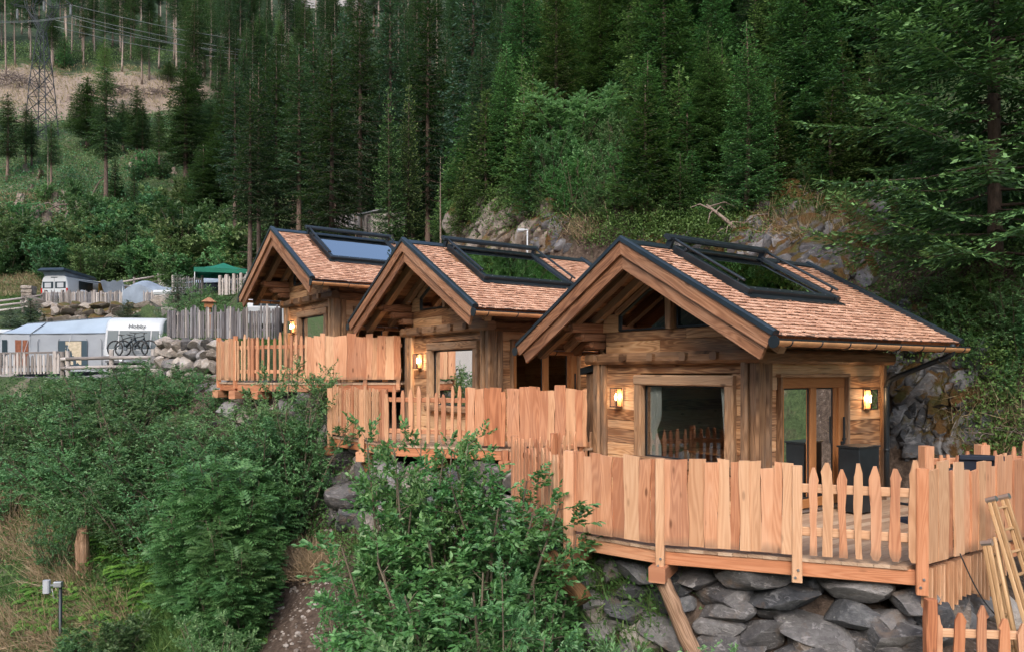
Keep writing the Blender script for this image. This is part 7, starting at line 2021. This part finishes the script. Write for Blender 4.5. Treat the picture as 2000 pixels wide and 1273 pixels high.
for sx in (-1, 1):
    for (a, c) in (((5, 62), (30, 15)), ((2, 62), (18, 15)), ((30, 15), (18, 15)), ((30, 15), (34, -8)), ((18, 15), (12, -8)), ((34, -8), (58, 10)), ((30, 15), (58, 10)), ((12, -8), (0, -2)), ((18, 15), (0, -2)), ((34, -8), (20, -40)), ((12, -8), (20, -40)), ((4, 50), (20, 30)), ((8, 50), (13, 38)), ((14, 38), (24, 26)), ((18, 40), (10, 30)), ((34, -8), (12, -8)), ((22, -18), (24, -40))):
        for dy in (-.25, .25): bar(pp(cx_ + sx * a[0], a[1], dy), pp(cx_ + sx * c[0], c[1], dy), 1.1)
b.build('cross_arm', M['lattice'], o)
for px, py in ((138, 12), (34, 20), (86, 5)):
    b = MB()
    for k in range(7): b.tube([pp(px, py + k * 2.6), pp(px, py + k * 2.6 + 1.5)], [.16, .10], 8, sm=False)
    b.tube([pp(px, py - 2), pp(px, py + 20)], .03, 5); b.build('insulator', M['palegrey'], o)
tag(o, 'dark steel lattice pylon with two hanging insulators above the logged clearing', 'pylon')
CG = 'power cables strung from the pylon'
for (y0, x0, y1, lab, dz) in ((30, 138, 118, 'upper of the cables running right from the pylon\'s right insulator', .6), (34, 138, 124, 'lower of the cables running right from the pylon\'s right insulator', 1.0), (40, 108, 112, 'cable running right from the pylon\'s middle', 1.0), (8, 130, 95, 'topmost cable running right from the pylon', .8), (52, 105, 122, 'lowest cable running right from the pylon', 1.2)):
    a, c = at(x0, y0, YP), at(620, y1, YP + 22)
    b = MB(); b.tube([a.lerp(c, t) - a - V3(0, 0, dz * 4 * t * (1 - t)) for t in [i / 16 for i in range(17)]], .034, 5); w_ = b.build('power_cable', M['wire']); w_.location = a; tag(w_, lab, 'cable', CG)
for (x0, y0, y1, lab) in ((138, 31, 37, 'upper cable running left out of the picture from the pylon'), (138, 33, 40, 'lower cable running left out of the picture from the pylon')):
    a, c = at(x0, y0, YP), at(-60, y1, YP - 8)
    b = MB(); b.tube([a.lerp(c, t) - a - V3(0, 0, .5 * 4 * t * (1 - t)) for t in [i / 10 for i in range(11)]], .034, 5); w_ = b.build('power_cable', M['wire']); w_.location = a; tag(w_, lab, 'cable', CG)
# ------------------------------------------------------------------ camera, sky, light
cd = bpy.data.cameras.new('camera'); cam = bpy.data.objects.new('camera', cd); COL.objects.link(cam)
cam.location = (0, 0, 0); cam.rotation_euler = (R(90), 0, 0)
cd.sensor_width = 36; cd.sensor_fit = 'HORIZONTAL'; cd.lens = 36 * F / 2000
cd.shift_y = (HZ - 636.5) / 2000
cd.clip_start = .05; cd.clip_end = 3000
scene.camera = cam
w = bpy.data.worlds.new('World'); scene.world = w; w.use_nodes = True
nt = w.node_tree; nt.nodes.clear()
sk = nt.nodes.new('ShaderNodeTexSky'); sk.sky_type = 'NISHITA'; sk.sun_disc = False
SE, SA = R(40), R(194)            # sun elevation; azimuth clockwise from +Y
sk.sun_elevation = SE; sk.sun_rotation = SA
sk.air_density = 1.1; sk.dust_density = 3.0; sk.ozone_density = .8
bg = nt.nodes.new('ShaderNodeBackground'); bg.inputs[1].default_value = .15
ow = nt.nodes.new('ShaderNodeOutputWorld')
nt.links.new(sk.outputs[0], bg.inputs[0]); nt.links.new(bg.outputs[0], ow.inputs[0])
sd = bpy.data.lights.new('sun', 'SUN'); sd.energy = 1.15; sd.angle = R(50); sd.color = (1, .95, .89)
so = bpy.data.objects.new('sun', sd); COL.objects.link(so)
dirv = Vector((math.sin(SA) * math.cos(SE), math.cos(SA) * math.cos(SE), math.sin(SE)))
so.rotation_euler = dirv.to_track_quat('Z', 'Y').to_euler()
so.location = (0, 0, 30)
vs = scene.view_settings
vs.view_transform = 'Standard'; vs.look = 'None'; vs.exposure = 1.08; vs.gamma = 1
scene.cycles.max_bounces = 6; scene.cycles.diffuse_bounces = 3; scene.cycles.transparent_max_bounces = 12
scene.cycles.use_denoising = True; scene.cycles.sample_clamp_indirect = 3.0
